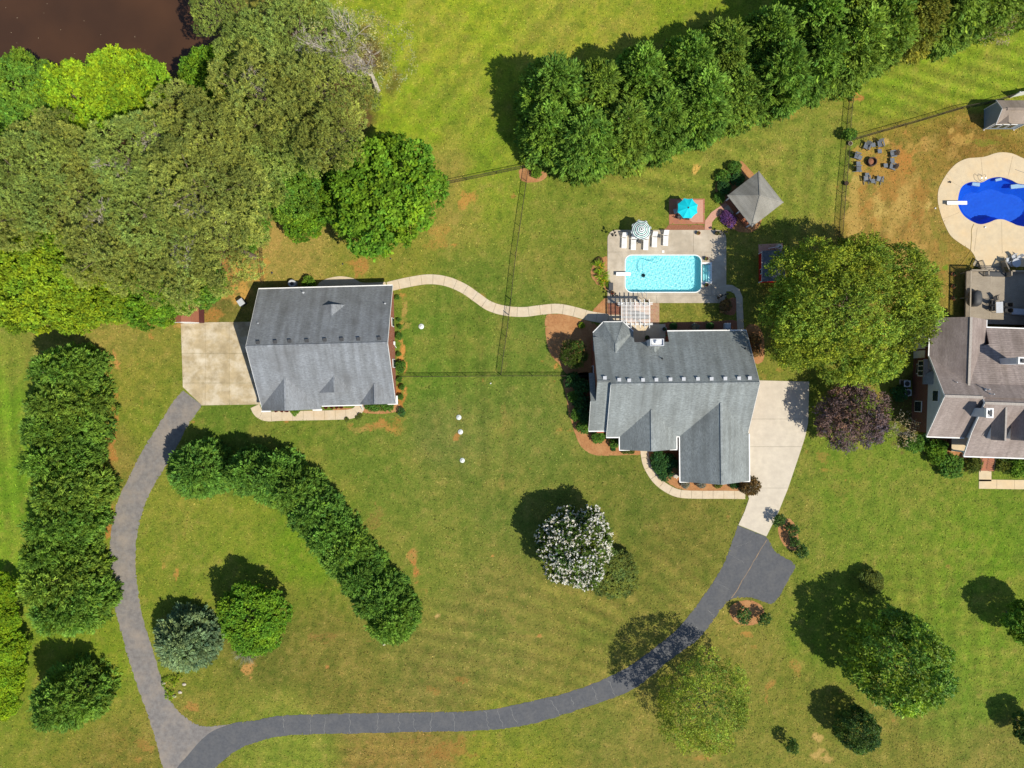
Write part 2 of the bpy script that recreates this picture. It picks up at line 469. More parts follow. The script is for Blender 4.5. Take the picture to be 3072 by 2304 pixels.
# base lawn colours sampled over the property (sRGB)
CP = [(1300,100,138,152,36),(1250,350,130,150,34),(1500,480,122,142,36),(1800,80,142,148,45),(2100,20,122,138,35),(1350,560,140,132,56),(1150,760,125,127,45),(900,720,152,136,66),
(1700,640,112,124,42),(1900,560,126,132,48),(2300,400,126,132,50),(2450,520,114,126,44),(2700,230,118,140,35),(2950,180,125,146,36),(2650,650,152,122,60),(2750,480,140,116,50),
(2900,450,132,102,46),(1400,950,100,116,40),(1300,1050,93,120,38),(1600,1040,98,116,42),(1350,1300,108,116,52),(1600,1250,103,116,46),(1500,1500,100,113,44),(1200,1350,103,119,42),
(1900,1550,95,106,40),(2000,1600,110,108,45),(1500,1850,118,116,52),(1300,2050,115,111,50),(1800,1950,121,117,50),(1000,2000,112,108,45),(1250,1650,110,121,45),(900,1650,104,132,30),
(700,1600,118,131,40),(550,1550,125,131,45),(500,1750,116,127,40),(800,1950,100,102,40),(850,2250,120,131,45),(1200,2270,134,114,54),(1500,2270,126,131,40),(1900,2270,121,117,50),
(60,1250,108,140,34),(60,1500,104,136,32),(60,1700,112,142,34),(300,1050,142,132,60),(400,1150,125,127,45),(330,1350,130,118,52),(450,1250,115,127,40),(700,1270,95,116,38),
(330,2000,115,131,35),(420,2250,120,112,45),(2500,1430,105,126,38),(2700,1500,108,127,40),(2900,1700,102,130,32),(2750,1700,110,126,40),(2400,1480,118,121,48),(2250,1950,126,121,52),
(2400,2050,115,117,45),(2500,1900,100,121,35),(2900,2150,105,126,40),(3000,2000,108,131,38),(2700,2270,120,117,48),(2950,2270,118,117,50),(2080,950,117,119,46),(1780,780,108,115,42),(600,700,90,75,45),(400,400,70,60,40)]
num = np.zeros(GX.shape + (3,)); den = np.zeros(GX.shape)
wob = (fbm(GX, GY, 9.0, 5) - 0.5) * 160
for (cx, cy, r, g, b) in CP:
    w = 1.0 / (((PXX + wob - cx) ** 2 + (PYY - wob - cy) ** 2) / 1e4 + 0.15) ** 2
    den += w; num += w[..., None] * np.array([r, g, b], float)
base = num / den[..., None]
def mixc(mask, col):
    global base
    base = base * (1 - mask[..., None]) + np.array(col, float) * mask[..., None]
# broad mottling: straw-coloured thin turf, darker thick turf
f1 = fbm(GX, GY, 3.4, 11); f2 = fbm(GX, GY, 1.3, 21); f3 = fbm(GX, GY, 6.5, 31, 5); f4 = fbm(GX, GY, 0.7, 41, 2)
mixc(sstep(0.48, 0.78, f1) * 0.36, (146, 134, 62))
mixc(sstep(0.55, 0.85, f3) * 0.3, (84, 106, 34))
mixc(sstep(0.52, 0.8, f2) * 0.26, (150, 134, 66))
mixc(sstep(0.5, 0.2, f2) * 0.2, (70, 94, 28))
mixc(sstep(0.55, 0.9, f4) * 0.35, (156, 138, 74)); mixc(sstep(0.42, 0.15, f4) * 0.3, (70, 88, 28))
# mowing lanes
def lanes(cx, cy, rx, ry, ang, pitch, amt, bend=0.0):
    m = sstep(1.1, 0.6, np.sqrt(((PXX - cx) / rx) ** 2 + ((PYY - cy) / ry) ** 2))
    t = math.radians(ang)
    d = GX * math.sin(t) + GY * math.cos(t) + bend * (GX * math.cos(t)) ** 2 * 0.01 + (fbm(GX, GY, 5, 77) - 0.5) * 0.8
    s = np.sin(2 * math.pi * d / pitch) * (0.55 + 0.9 * vnoise(GX, GY, 4, 90))
    k = 1 + 0.8 * amt * s * m
    global base
    base = base * k[..., None]
lanes(2800, 230, 450, 190, 17, 1.9, 0.1)
lanes(1450, 200, 420, 330, -48, 3.1, 0.06, 0.4)
lanes(2000, 480, 420, 160, 12, 2.4, 0.08)
lanes(2420, 600, 130, 220, 95, 2.2, 0.08)
lanes(2850, 1900, 330, 400, 2, 1.7, 0.035)
lanes(2700, 2000, 380, 400, 88, 2.6, 0.055)
lanes(1600, 1950, 500, 240, 14, 2.0, 0.06, 0.6)
lanes(900, 2260, 500, 60, 3, 1.5, 0.06)
lanes(1950, 1750, 420, 200, 35, 2.1, 0.05)
lanes(60, 1400, 110, 450, 85, 2.2, 0.07)
lanes(1450, 1150, 160, 350, 88, 3.0, 0.05)
# worn or bare places with shapes of their own
def patch(cx, cy, rx, ry, ang, col, amt, rag=1.15, cell=1.0, hard=0.35, speck=True):
    t = math.radians(ang)
    rm = max(rx, ry) * 2.2 + 4
    wx = np.where(np.abs(PXX[0] - cx) < rm)[0]; wy = np.where(np.abs(PYY[:, 0] - cy) < rm)[0]
    if not len(wx) or not len(wy): return
    S = (slice(wy[0], wy[-1] + 1), slice(wx[0], wx[-1] + 1))
    X = PXX[S] - cx; Y = PYY[S] - cy
    u = (X * math.cos(t) + Y * math.sin(t)) / rx; v = (-X * math.sin(t) + Y * math.cos(t)) / ry
    d = np.sqrt(u * u + v * v) + (fbm(GX[S], GY[S], cell, int(cx + 7 * cy) % 9973, 4) - 0.5) * 2 * rag
    mk = sstep(1.0, hard, d) * amt
    if not speck:
        base[S] = base[S] * (1 - mk[..., None]) + np.array(col, float) * mk[..., None]
        return
    m3 = mk[..., None]
    bare[S] = bare[S] * (1 - m3) + np.array(col, float) * m3
    bamt[S] = np.maximum(bamt[S], mk)
bare = np.ones(GX.shape + (3,)) * np.array((176, 130, 72), float); bamt = np.zeros(GX.shape)
CLAY = (188, 124, 68); CLAY2 = (205, 140, 70); TAN = (188, 154, 88); BRN = (128, 92, 48); DRY = (176, 148, 80)
yr = random.Random(31)
yard = []
for _ in range(95):
    yx, yy = yr.uniform(2545, 2860), yr.uniform(330, 830)
    if (yx - 2960) ** 2 / 150 ** 2 + (yy - 600) ** 2 / 170 ** 2 < 1 or yy < 440 - (yx - 2550) * 0.27: continue
    yard.append((yx, yy, yr.uniform(6, 26), yr.uniform(8, 40), yr.uniform(-40, 60), yr.choice([(214, 184, 108), (206, 170, 92), (150, 104, 50), (118, 92, 44), (110, 112, 40), (190, 142, 72)]), yr.uniform(.5, .95)))
for a in yard + [
 (1395,600,45,50,20,CLAY2,.75),(1365,655,60,30,-30,TAN,.5),(1320,715,40,60,10,CLAY2,.6),(1540,588,9,9,0,CLAY,.7),(1596,595,10,14,0,CLAY2,.7),(1360,735,16,8,0,CLAY2,.8),
 (1075,800,34,40,30,CLAY,.75),(1045,790,16,10,0,CLAY2,.6),(1440,885,26,9,25,CLAY,.6),(960,840,30,10,0,CLAY2,.5),(1115,835,60,10,0,CLAY2,.4),
 (830,700,45,100,15,TAN,.65),(880,770,60,60,0,DRY,.5),(735,800,70,90,-35,(198,150,74),.85),(700,870,50,60,-40,(205,155,80),.9),(650,935,50,40,0,(185,125,65),.75),(670,820,40,60,0,(182,128,70),.8),
 (445,985,26,30,0,CLAY2,.6),(410,1095,8,8,0,CLAY2,.7),(455,1010,10,8,0,CLAY2,.7),(345,1075,12,70,-18,(198,140,80),.85),(330,1190,10,80,0,(190,130,70),.7),(338,1330,16,160,4,(182,118,62),.8),(335,1500,12,120,0,(185,120,64),.8),(322,1600,12,110,0,(185,120,64),.85),(350,1440,22,60,-25,(192,140,76),.7),
 (425,1220,16,30,0,CLAY2,.5),(545,1050,7,40,0,CLAY2,.5),(545,965,25,25,0,(196,150,84),.8),(580,1268,7,6,0,CLAY,.8),(862,1264,10,7,0,CLAY,.85),
 (1120,1275,90,26,-8,CLAY,.75),(1080,1290,60,12,0,TAN,.6),(1190,1265,40,40,0,CLAY2,.55),(1112,1291,9,6,0,CLAY,.9),(1207,1050,22,200,0,(205,140,72),.95),(1195,1200,26,60,0,(196,118,60),.9),(1215,960,20,60,0,(200,160,95),.7),
 (1371,1305,18,26,0,CLAY,.8),(1380,1240,26,30,0,TAN,.4),(1051,1427,5,6,0,CLAY,.8),(1105,1429,6,6,0,CLAY,.6),(1362,1512,4,4,0,CLAY,.8),(1535,1388,5,5,0,CLAY,.8),(1590,1408,5,5,0,CLAY2,.8),(1670,1095,14,12,-40,CLAY2,.8),(1663,1145,6,8,0,CLAY,.8),(1626,1083,7,8,0,CLAY2,.6),(1680,1290,12,7,0,CLAY2,.6),(1708,1293,10,7,0,CLAY2,.6),(1600,1318,5,5,0,CLAY2,.6),(1450,1142,6,6,0,CLAY,.6),
 (1510,1240,14,90,2,TAN,.5),(1508,1430,12,130,2,TAN,.5),(1512,1560,10,90,2,TAN,.35),(1470,1215,20,40,0,TAN,.35),(1545,1250,10,22,0,TAN,.5),(1630,1390,70,30,20,TAN,.3),
 (1478,1668,6,8,0,CLAY2,.9),(1620,1908,13,6,0,CLAY,.95),(1565,1908,60,6,0,TAN,.5),(1520,1790,6,10,0,CLAY2,.6),(1454,1833,7,5,0,CLAY2,.7),(1600,1805,8,8,0,CLAY2,.4),(1735,1776,16,8,0,CLAY2,.5),(1250,1715,26,75,-12,(190,120,66),.85),(1240,1640,22,40,0,TAN,.5),(1120,1560,40,60,20,(130,96,56),.6),(1310,1850,16,22,20,(205,170,110),.8),(1312,1889,7,4,0,(215,185,120),.9),
 (1290,2075,60,22,-10,(170,102,52),.55),(1390,2040,30,12,0,(180,110,58),.6),(1302,2074,6,4,0,CLAY,.9),(1391,2049,7,4,0,CLAY,.8),(1165,2125,40,12,0,CLAY2,.5),(1345,2245,120,60,0,(160,98,52),.62),(1280,2270,50,40,0,(168,100,52),.5),(1425,2205,12,6,0,CLAY,.8),(1290,2208,20,6,0,CLAY,.7),
 (1500,2128,90,4,-8,(210,150,70),.9),(1750,2060,90,3,-18,(205,165,90),.7),(1930,1965,70,3,-38,(205,165,90),.7),(1250,2134,220,3,0,(200,150,80),.7),
 (530,1720,7,60,5,CLAY2,.7),(524,1725,9,8,0,CLAY,.9),(532,1633,6,6,0,CLAY,.8),(490,1690,6,40,0,CLAY2,.6),(560,1570,8,80,8,TAN,.5),(525,1610,6,6,0,CLAY,.8),(577,1571,7,4,0,CLAY2,.8),(546,1765,4,4,0,CLAY,.8),
 (748,2005,30,28,20,(205,145,84),.8),(845,1990,8,6,0,CLAY,.7),(982,2003,8,8,0,CLAY,.8),(926,1985,4,14,0,CLAY2,.5),(985,1905,60,25,-10,(140,98,56),.6),(575,2125,28,18,0,(186,120,66),.7),(600,2160,40,10,0,(180,118,64),.6),(435,2240,40,36,0,(168,108,58),.6),(410,2280,20,20,0,CLAY,.6),(370,2220,6,5,0,(150,70,60),.7),(355,2185,10,6,0,CLAY2,.5),
 (1142,1912,26,14,0,(150,110,66),.7),(1100,1925,22,6,0,(150,90,60),.6),
 (2085,510,16,22,20,(224,178,90),.9),(2070,525,22,16,0,TAN,.5),(2280,360,60,14,-22,CLAY2,.6),(2370,352,40,20,-20,CLAY2,.5),(2440,420,60,50,0,TAN,.4),(2300,560,40,40,0,TAN,.4),(2560,275,24,16,0,(214,150,78),.9),(2545,301,16,10,0,CLAY,.9),(2575,296,18,8,-10,CLAY,.9),(2715,395,10,10,0,CLAY,.7),
 (2660,560,130,150,0,(172,120,58),.75),(2620,430,60,30,0,(170,130,66),.6),(2600,480,70,70,0,(186,140,70),.8),(2700,480,40,60,0,(190,124,62),.8),(2560,650,40,160,0,(190,158,86),.8),(2690,650,40,110,20,(206,176,100),.6),(2730,560,22,100,30,(204,170,96),.6),(2640,620,30,60,-20,(220,188,108),.7),(2760,600,30,120,10,(150,100,48),.6),(2800,430,40,30,-30,(196,162,88),.6),(2850,450,22,36,10,(196,162,88),.6),(2890,420,50,30,0,(196,156,80),.75),(2740,440,60,14,-20,(200,158,80),.7),(2920,350,60,14,0,(190,140,70),.6),(2730,720,60,40,30,(180,130,66),.6),(2760,760,60,60,0,(200,160,90),.7),(2820,740,40,40,0,(150,110,52),.6),(2700,800,40,70,0,(206,168,96),.75),(2780,690,30,40,0,(200,160,88),.6),
 (2640,720,26,40,0,(110,92,44),.7),(2665,610,14,30,20,(112,98,44),.7),(2710,690,12,40,10,(118,96,46),.7),(2880,520,30,60,20,(110,84,40),.6),(2960,430,60,16,0,(96,124,30),.7),(3010,405,40,14,0,(98,126,30),.6),(2830,790,22,26,0,(100,140,30),.9),(2820,720,14,90,-25,(102,116,36),.7),(2810,500,20,80,25,(112,104,42),.6),
 (2290,1125,26,22,0,(190,150,80),.6),(2330,1110,24,18,0,(196,140,76),.6),(2380,1090,70,8,10,CLAY2,.6),(2600,1160,60,60,0,(196,136,84),.6),(2460,1370,40,24,20,(170,126,66),.6),(2520,1450,50,70,10,(140,118,60),.5),(2536,1440,6,5,0,CLAY,.8),(2567,1465,6,4,0,CLAY,.7),(2480,1410,20,10,0,CLAY2,.6),(2390,1375,10,6,0,CLAY,.6),
 (2720,1500,60,20,0,(120,116,48),.4),(2845,1700,14,14,0,(170,120,70),.6),(2820,1735,10,10,0,CLAY2,.4),(2152,1553,7,6,0,CLAY2,.8),(2186,1550,10,6,0,CLAY,.6),(2700,1612,16,8,0,(180,120,66),.5),
 (2240,1905,26,10,20,(196,126,66),.7),(2265,1940,26,14,0,(190,118,60),.6),(2315,2050,18,40,20,(188,116,60),.65),(2300,2100,10,30,0,(186,122,70),.6),(2395,2005,30,22,30,(180,118,62),.6),(2380,1958,6,5,0,CLAY,.9),(2415,2030,6,5,0,CLAY,.8),(2405,2148,7,4,0,CLAY2,.7),(2680,2163,12,5,0,CLAY,.7),(2530,2075,16,14,20,(200,130,80),.7),(2565,2125,22,24,0,(160,120,70),.6),(2455,2212,22,16,-20,(214,176,108),.75),(2465,2275,36,28,20,(212,172,106),.75),(2440,2245,20,20,0,(190,150,80),.7),(2100,2275,60,14,0,(180,120,60),.6),(2160,2250,40,20,0,(176,116,58),.5),(2240,1870,80,8,-15,(190,130,70),.5),
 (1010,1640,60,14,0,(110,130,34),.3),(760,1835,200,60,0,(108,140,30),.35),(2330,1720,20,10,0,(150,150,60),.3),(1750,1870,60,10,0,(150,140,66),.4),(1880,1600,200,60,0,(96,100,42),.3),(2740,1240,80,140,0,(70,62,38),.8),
 (3000,1280,200,40,0,(150,90,50),.7),(2850,1335,60,40,0,(196,124,66),.7),(2960,1400,100,20,0,(200,120,60),.6),(2900,1440,60,14,0,(130,110,60),.5),
]:
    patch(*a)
# woodland floor under the trees at upper left
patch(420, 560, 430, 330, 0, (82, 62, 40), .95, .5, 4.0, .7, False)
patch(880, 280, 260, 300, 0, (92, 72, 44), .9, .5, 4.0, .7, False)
# faint worn line beside the drives
zz = np.zeros(GX.shape)
dpond = ((PXX - 200) / 500) ** 2 + ((PYY + 80) / 370) ** 2
dpond = dpond + (fbm(GX, GY, 4, 3) - 0.5) * 0.12
zz = np.where(dpond < 1.35, -1.7 * sstep(1.12, 0.85, dpond), zz)
mixc(sstep(1.3, 1.0, dpond), (74, 58, 40))
zz += (fbm(GX, GY, 12, 8) - 0.5) * 0.0
inp = (GX > POOL[0] - 0.45) & (GX < STEPB[2] + 0.3) & (GY > POOL[1] - 0.45) & (GY < POOL[3] + 0.45)
zz[inp] = -2.6
def inside(poly, X, Y):
    r = np.zeros(X.shape, bool)
    n = len(poly)
    for i in range(n):
        x1, y1 = poly[i]; x2, y2 = poly[(i + 1) % n]
        c = ((y1 > Y) != (y2 > Y)) & (X < (x2 - x1) * (Y - y1) / (y2 - y1 + 1e-12) + x1)
        r ^= c
    return r
cx0 = sum(p[0] for p in NBPOOL) / len(NBPOOL); cy0 = sum(p[1] for p in NBPOOL) / len(NBPOOL)
nbgrow = [(cx0 + (p[0] - cx0) * 1.08, cy0 + (p[1] - cy0) * 1.1) for p in NBPOOL]
zz[inside(nbgrow, GX, GY)] = -2.6

def tolin(c):
    c = np.clip(c, 4, 250) / 255.0
    return np.where(c <= 0.04045, c / 12.92, ((c + 0.055) / 1.055) ** 2.4)
bl = tolin(base) * np.array([0.955, 1.0, 1.12])
ALB = 0.85
def grid_mesh(name, X, Y, Z, col):
    ny, nx = X.shape
    me = bpy.data.meshes.new(name)
    V = np.stack([X, Y, Z], -1).reshape(-1, 3)
    idx = np.arange(nx * ny).reshape(ny, nx)
    F = np.stack([idx[:-1, :-1], idx[:-1, 1:], idx[1:, 1:], idx[1:, :-1]], -1).reshape(-1, 4)
    return np_mesh(name, V, F, col)
def np_mesh(name, V, F, col=None, smooth=False):
    me = bpy.data.meshes.new(name)
    k = F.shape[1]
    me.vertices.add(len(V)); me.vertices.foreach_set('co', np.ascontiguousarray(V, dtype=np.float32).ravel())
    me.loops.add(F.size); me.loops.foreach_set('vertex_index', np.ascontiguousarray(F, dtype=np.int32).ravel())
    me.polygons.add(len(F))
    me.polygons.foreach_set('loop_start', np.arange(0, F.size, k, dtype=np.int32))
    me.polygons.foreach_set('loop_total', np.full(len(F), k, dtype=np.int32))
    if smooth: me.polygons.foreach_set('use_smooth', np.ones(len(F), dtype=bool))
    if col is not None:
        at = me.attributes.new('tint', 'FLOAT_COLOR', 'POINT')
        c4 = np.ones((len(V), 4), np.float32); c4[:, :3] = col
        at.data.foreach_set('color', c4.ravel())
    me.update(calc_edges=True)
    return me
m, nt, N, L, P = newmat('lawn')
at = N.new('ShaderNodeAttribute'); at.attribute_name = 'tint'
tc = N.new('ShaderNodeTexCoord')
n1 = N.new('ShaderNodeTexNoise'); n1.inputs['Scale'].default_value = 4.2; n1.inputs['Detail'].default_value = 8; n1.inputs['Roughness'].default_value = 0.82
L.new(tc.outputs['Object'], n1.inputs['Vector'])
r1 = N.new('ShaderNodeValToRGB'); r1.color_ramp.elements[0].position = 0.3; r1.color_ramp.elements[1].position = 0.72
r1.color_ramp.elements[0].color = (0.46, 0.54, 0.42, 1); r1.color_ramp.elements[1].color = (1.56, 1.44, 1.45, 1)
L.new(n1.outputs['Fac'], r1.inputs[0])
mx = N.new('ShaderNodeMix'); mx.data_type = 'RGBA'; mx.blend_type = 'MULTIPLY'; mx.inputs['Factor'].default_value = 1.0
n5 = N.new('ShaderNodeTexNoise'); n5.inputs['Scale'].default_value = 1.1; n5.inputs['Detail'].default_value = 6; n5.inputs['Roughness'].default_value = 0.7
L.new(tc.outputs['Object'], n5.inputs['Vector'])
r5 = N.new('ShaderNodeValToRGB'); r5.color_ramp.elements[0].position = 0.36; r5.color_ramp.elements[1].position = 0.66
r5.color_ramp.elements[0].color = (0.8, 0.9, 0.78, 1); r5.color_ramp.elements[1].color = (1.24, 1.1, 1.2, 1); L.new(n5.outputs['Fac'], r5.inputs[0])
m5 = N.new('ShaderNodeMix'); m5.data_type = 'RGBA'; m5.blend_type = 'MULTIPLY'; m5.inputs['Factor'].default_value = 1.0
L.new(at.outputs['Color'], m5.inputs['A']); L.new(r5.outputs[0], m5.inputs['B'])
L.new(m5.outputs['Result'], mx.inputs['A']); L.new(r1.outputs[0], mx.inputs['B'])
ab = N.new('ShaderNodeAttribute'); ab.attribute_name = 'bare'
n3 = N.new('ShaderNodeTexNoise'); n3.inputs['Scale'].default_value = 3.2; n3.inputs['Detail'].default_value = 9; n3.inputs['Roughness'].default_value = 0.8; n3.inputs['Distortion'].default_value = 1.6
L.new(tc.outputs['Object'], n3.inputs['Vector'])
sb = N.new('ShaderNodeMath'); sb.operation = 'SUBTRACT'
am = N.new('ShaderNodeMath'); am.operation = 'MULTIPLY'; am.inputs[1].default_value = 0.73; L.new(ab.outputs['Alpha'], am.inputs[0])
L.new(am.outputs[0], sb.inputs[0]); L.new(n3.outputs['Fac'], sb.inputs[1])
mr = N.new('ShaderNodeMapRange'); mr.interpolation_type = 'SMOOTHSTEP'; mr.inputs['From Min'].default_value = -0.3; mr.inputs['From Max'].default_value = 0.26
L.new(sb.outputs[0], mr.inputs['Value'])
gt_ = N.new('ShaderNodeMath'); gt_.operation = 'GREATER_THAN'; gt_.inputs[1].default_value = 0.03; L.new(ab.outputs['Alpha'], gt_.inputs[0])
ml = N.new('ShaderNodeMath'); ml.operation = 'MULTIPLY'; L.new(mr.outputs[0], ml.inputs[0]); L.new(gt_.outputs[0], ml.inputs[1])
bmx = N.new('ShaderNodeMix'); bmx.data_type = 'RGBA'; bmx.blend_type = 'MULTIPLY'; bmx.inputs['Factor'].default_value = 0.6
L.new(ab.outputs['Color'], bmx.inputs['A']); L.new(r1.outputs[0], bmx.inputs['B'])
fm = N.new('ShaderNodeMix'); fm.data_type = 'RGBA'; L.new(ml.outputs[0], fm.inputs['Factor']); L.new(mx.outputs['Result'], fm.inputs['A']); L.new(bmx.outputs['Result'], fm.inputs['B'])
L.new(fm.outputs['Result'], P.inputs['Base Color'])
P.inputs['Roughness'].default_value = 0.95; P.inputs['Specular IOR Level'].default_value = 0.1
n2 = N.new('ShaderNodeTexNoise'); n2.inputs['Scale'].default_value = 9; n2.inputs['Detail'].default_value = 6
L.new(tc.outputs['Object'], n2.inputs['Vector'])
bp = N.new('ShaderNodeBump'); bp.inputs['Strength'].default_value = 0.55; bp.inputs['Distance'].default_value = 0.12
L.new(n2.outputs['Fac'], bp.inputs['Height']); L.new(bp.outputs[0], P.inputs['Normal'])
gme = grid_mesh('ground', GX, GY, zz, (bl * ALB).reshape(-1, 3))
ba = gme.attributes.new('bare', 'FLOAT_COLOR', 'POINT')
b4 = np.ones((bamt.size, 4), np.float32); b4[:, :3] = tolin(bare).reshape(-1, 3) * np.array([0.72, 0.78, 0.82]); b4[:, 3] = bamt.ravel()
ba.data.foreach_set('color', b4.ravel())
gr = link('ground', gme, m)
gr['kind'] = 'structure'

# ---------------------------------------------------------------- pond
m, nt, N, L, P = newmat('pond_water')
tc = N.new('ShaderNodeTexCoord')
n1 = N.new('ShaderNodeTexNoise'); n1.inputs['Scale'].default_value = 0.12; n1.inputs['Detail'].default_value = 4
L.new(tc.outputs['Object'], n1.inputs['Vector'])
r1 = N.new('ShaderNodeValToRGB'); r1.color_ramp.elements[0].position = 0.35; r1.color_ramp.elements[1].position = 0.7
r1.color_ramp.elements[0].color = (0.046, 0.024, 0.014, 1); r1.color_ramp.elements[1].color = (0.068, 0.033, 0.017, 1)
L.new(n1.outputs['Fac'], r1.inputs[0]); L.new(r1.outputs[0], P.inputs['Base Color'])
P.inputs['Roughness'].default_value = 0.06; P.inputs['IOR'].default_value = 1.33
n2 = N.new('ShaderNodeTexNoise'); n2.inputs['Scale'].default_value = 5; L.new(tc.outputs['Object'], n2.inputs['Vector'])
bp = N.new('ShaderNodeBump'); bp.inputs['Strength'].default_value = 0.08; bp.inputs['Distance'].default_value = 0.05
L.new(n2.outputs['Fac'], bp.inputs['Height']); L.new(bp.outputs[0], P.inputs['Normal'])
mb = MB(); mb.prism([(G(200, 0)[0] + 24 * math.cos(t), G(0, -80)[1] + 18 * math.sin(t)) for t in np.linspace(0, 2 * math.pi, 64, endpoint=False)], -0.75, -0.7)
o = struct('pond_water', mb, m)

# ================================================================ drives and walks
EXCL = []
def sheet(name, px, mat, z=0.004, th=0.03, smoothper=0, world=False):
    pts = px if world else pxs(px)
    EXCL.append(pts)
    mb = MB(); mb.prism(pts, z - th, z)
    return struct(name, mb, mat)

left_l = [(551,1170),(519,1208),(444,1324),(394,1416),(350,1515),(331,1629),(333,1721),(345,1823),(366,1906),(394,2004),(431,2110),(463,2207),(488,2304),(500,2390)]
left_r = [(606,1215),(556,1291),(505,1384),(458,1462),(428,1536),(412,1600),(407,1675),(412,1758),(431,1860),(463,1967),(495,2068),(523,2119),(569,2161),(610,2179),(658,2177)]
LL = catmull(left_l, 14); LR = catmull(left_r, 14)
def ragged(pts, amp, seed):
    r = random.Random(seed)
    return [(x + r.uniform(-amp, amp), y + r.uniform(-amp, amp)) for x, y in pts]
seam = catmull([(700,2170),(640,2192),(600,2224),(560,2270),(528,2310),(500,2390)], 6)
oldpoly = ragged(LL, 2.0, 1) + [(502, 2392)] + ragged(list(reversed(seam)), 0.5, 3)[:-1] + list(reversed(ragged(LR, 2.0, 2)))
o = sheet('asphalt_lane_old', oldpoly, M['asphalt_old'], 0.012)
top = catmull([(700,2168),(764,2161),(856,2146),(1024,2141),(1255,2137),(1441,2131),(1556,2112),(1718,2073),(1871,2008),(1996,1918),(2048,1869),(2099,1804),(2141,1744),(2168,1698),(2187,1652),(2214.7,1575)], 16)
bot = catmull([(2298,1609),(2310,1628),(2328,1657),(2384,1694),(2367,1735),(2337,1790),(2312,1811),(2279,1801),(2247,1792),(2201,1795),(2173,1814),(2131,1874),(2085,1925),(2020,1971),(1904,2064),(1765,2119),(1580,2175),(1441,2191),(1255,2196),(1024,2201),(856,2207),(787,2221),(722,2244),(676,2277),(648,2304),(600,2390)], 14)
newpoly = ragged(top, 1.5, 5) + ragged(bot, 1.5, 6) + [(504, 2390)] + list(reversed(seam[:-1]))[:-1]
lane = sheet('asphalt_lane_new', newpoly, M['asphalt_new'], 0.018)
rr = random.Random(4)
def crack(px0, px1, w=0.04, mat='crack', z=0.022, name='crack', jit=3.5, n=9):
    pts = []
    for k in range(n):
        t = k / (n - 1)
        pts.append((px0[0] + (px1[0] - px0[0]) * t + rr.uniform(-jit, jit), px0[1] + (px1[1] - px0[1]) * t + rr.uniform(-1.5, 1.5)))
    P2 = [Vector(G(*p)) for p in pts]
    mb = MB()
    for a, b in zip(P2[:-1], P2[1:]):
        d = (b - a).normalized(); nn = Vector((-d.y, d.x)) * w * rr.uniform(0.6, 1.2) / 2
        mb.prism([tuple(a - nn), tuple(b - nn), tuple(b + nn), tuple(a + nn)], 0.019, z + rr.uniform(0, 0.002))
    return mb.build(name, M[mat], lane)
for x0, y0, x1, y1 in [(1049,2142,1050,2198),(1132,2141,1133,2197),(1198,2140,1197,2196),(1240,2139,1245,2195),(1293,2139,1291,2194),(1361,2139,1361,2193),(1456,2132,1466,2189),(1492,2128,1509,2180),(1530,2122,1550,2170),
                       (1652,2100,1680,2145),(1714,2090,1722,2120),(1776,2060,1795,2100),(1826,2042,1844,2088),(928,2152,932,2200),(975,2150,975,2202),(850,2150,856,2195),(2090,1880,2096,1900),(2125,1830,2142,1850)]:
    crack((x0, y0), (x1, y1))
crack((2300,1618),(2195,1795), 0.08, 'dirt', 0.023, 'dirt_seam', 1.5, 14)
crack((2185,1660),(2235,1690), 0.02); crack((2145,1745),(2190,1770), 0.02); crack((2210,1640),(2255,1625), 0.02)

def slabs(name, poly, xc, yc, mat, top=0.05, px=True, gap=0.025):
    """concrete poured in slabs: every slab is a piece of its own"""
    root = thing(name, None, None, (0, 0, 0), kind='structure')
    poly = pxs(poly) if px else poly
    EXCL.append(poly)
    if px: xc = [G(x, 0)[0] for x in xc]; yc = [G(0, y)[1] for y in yc]
    rj = random.Random(len(poly))
    for p in cells(poly, xc, yc, gap):
        cx = sum(q[0] for q in p) / len(p); cy = sum(q[1] for q in p) / len(p)
        mb = MB(); mb.prism([(q[0] - cx, q[1] - cy) for q in p], -0.08, top + rj.uniform(-0.004, 0.004))
        o = mb.build('slab', mat, root); o.location = (cx, cy, 0)
    return root

def walk(name, pts, width, slab_len, mat, top=0.045, gap=0.03):
    C = [Vector(p) for p in catmull(pxs(pts), 10)]
    s = [0.0]
    for a, b in zip(C[:-1], C[1:]): s.append(s[-1] + (b - a).length)
    tot = s[-1]
    n = max(1, round(tot / slab_len))
    def at(d):
        d = min(max(d, 0), tot)
        i = max(k for k in range(len(s)) if s[k] <= d + 1e-9); i = min(i, len(C) - 2)
        t = (d - s[i]) / max(s[i + 1] - s[i], 1e-9)
        p = C[i].lerp(C[i + 1], t)
        a = C[max(i - 1, 0)]; b = C[min(i + 2, len(C) - 1)]
        d_ = (b - a).normalized()
        return p, Vector((-d_.y, d_.x))
    root = thing(name, None, None, (0, 0, 0), kind='structure')
    for k in range(n):
        a0 = tot * k / n + gap / 2; a1 = tot * (k + 1) / n - gap / 2
        lp = []; rp = []
        for j in range(5):
            p, nn = at(a0 + (a1 - a0) * j / 4)
            lp.append(tuple(p + nn * width / 2)); rp.append(tuple(p - nn * width / 2))
        pl = lp + rp[::-1]
        EXCL.append(pl)
        cx = sum(q[0] for q in pl) / len(pl); cy = sum(q[1] for q in pl) / len(pl)
        mb = MB(); mb.prism([(q[0] - cx, q[1] - cy) for q in pl], -0.06, top + 0.003 * math.sin(k * 2.3))
        o = mb.build('slab', mat, root); o.location = (cx, cy, 0)
    return root

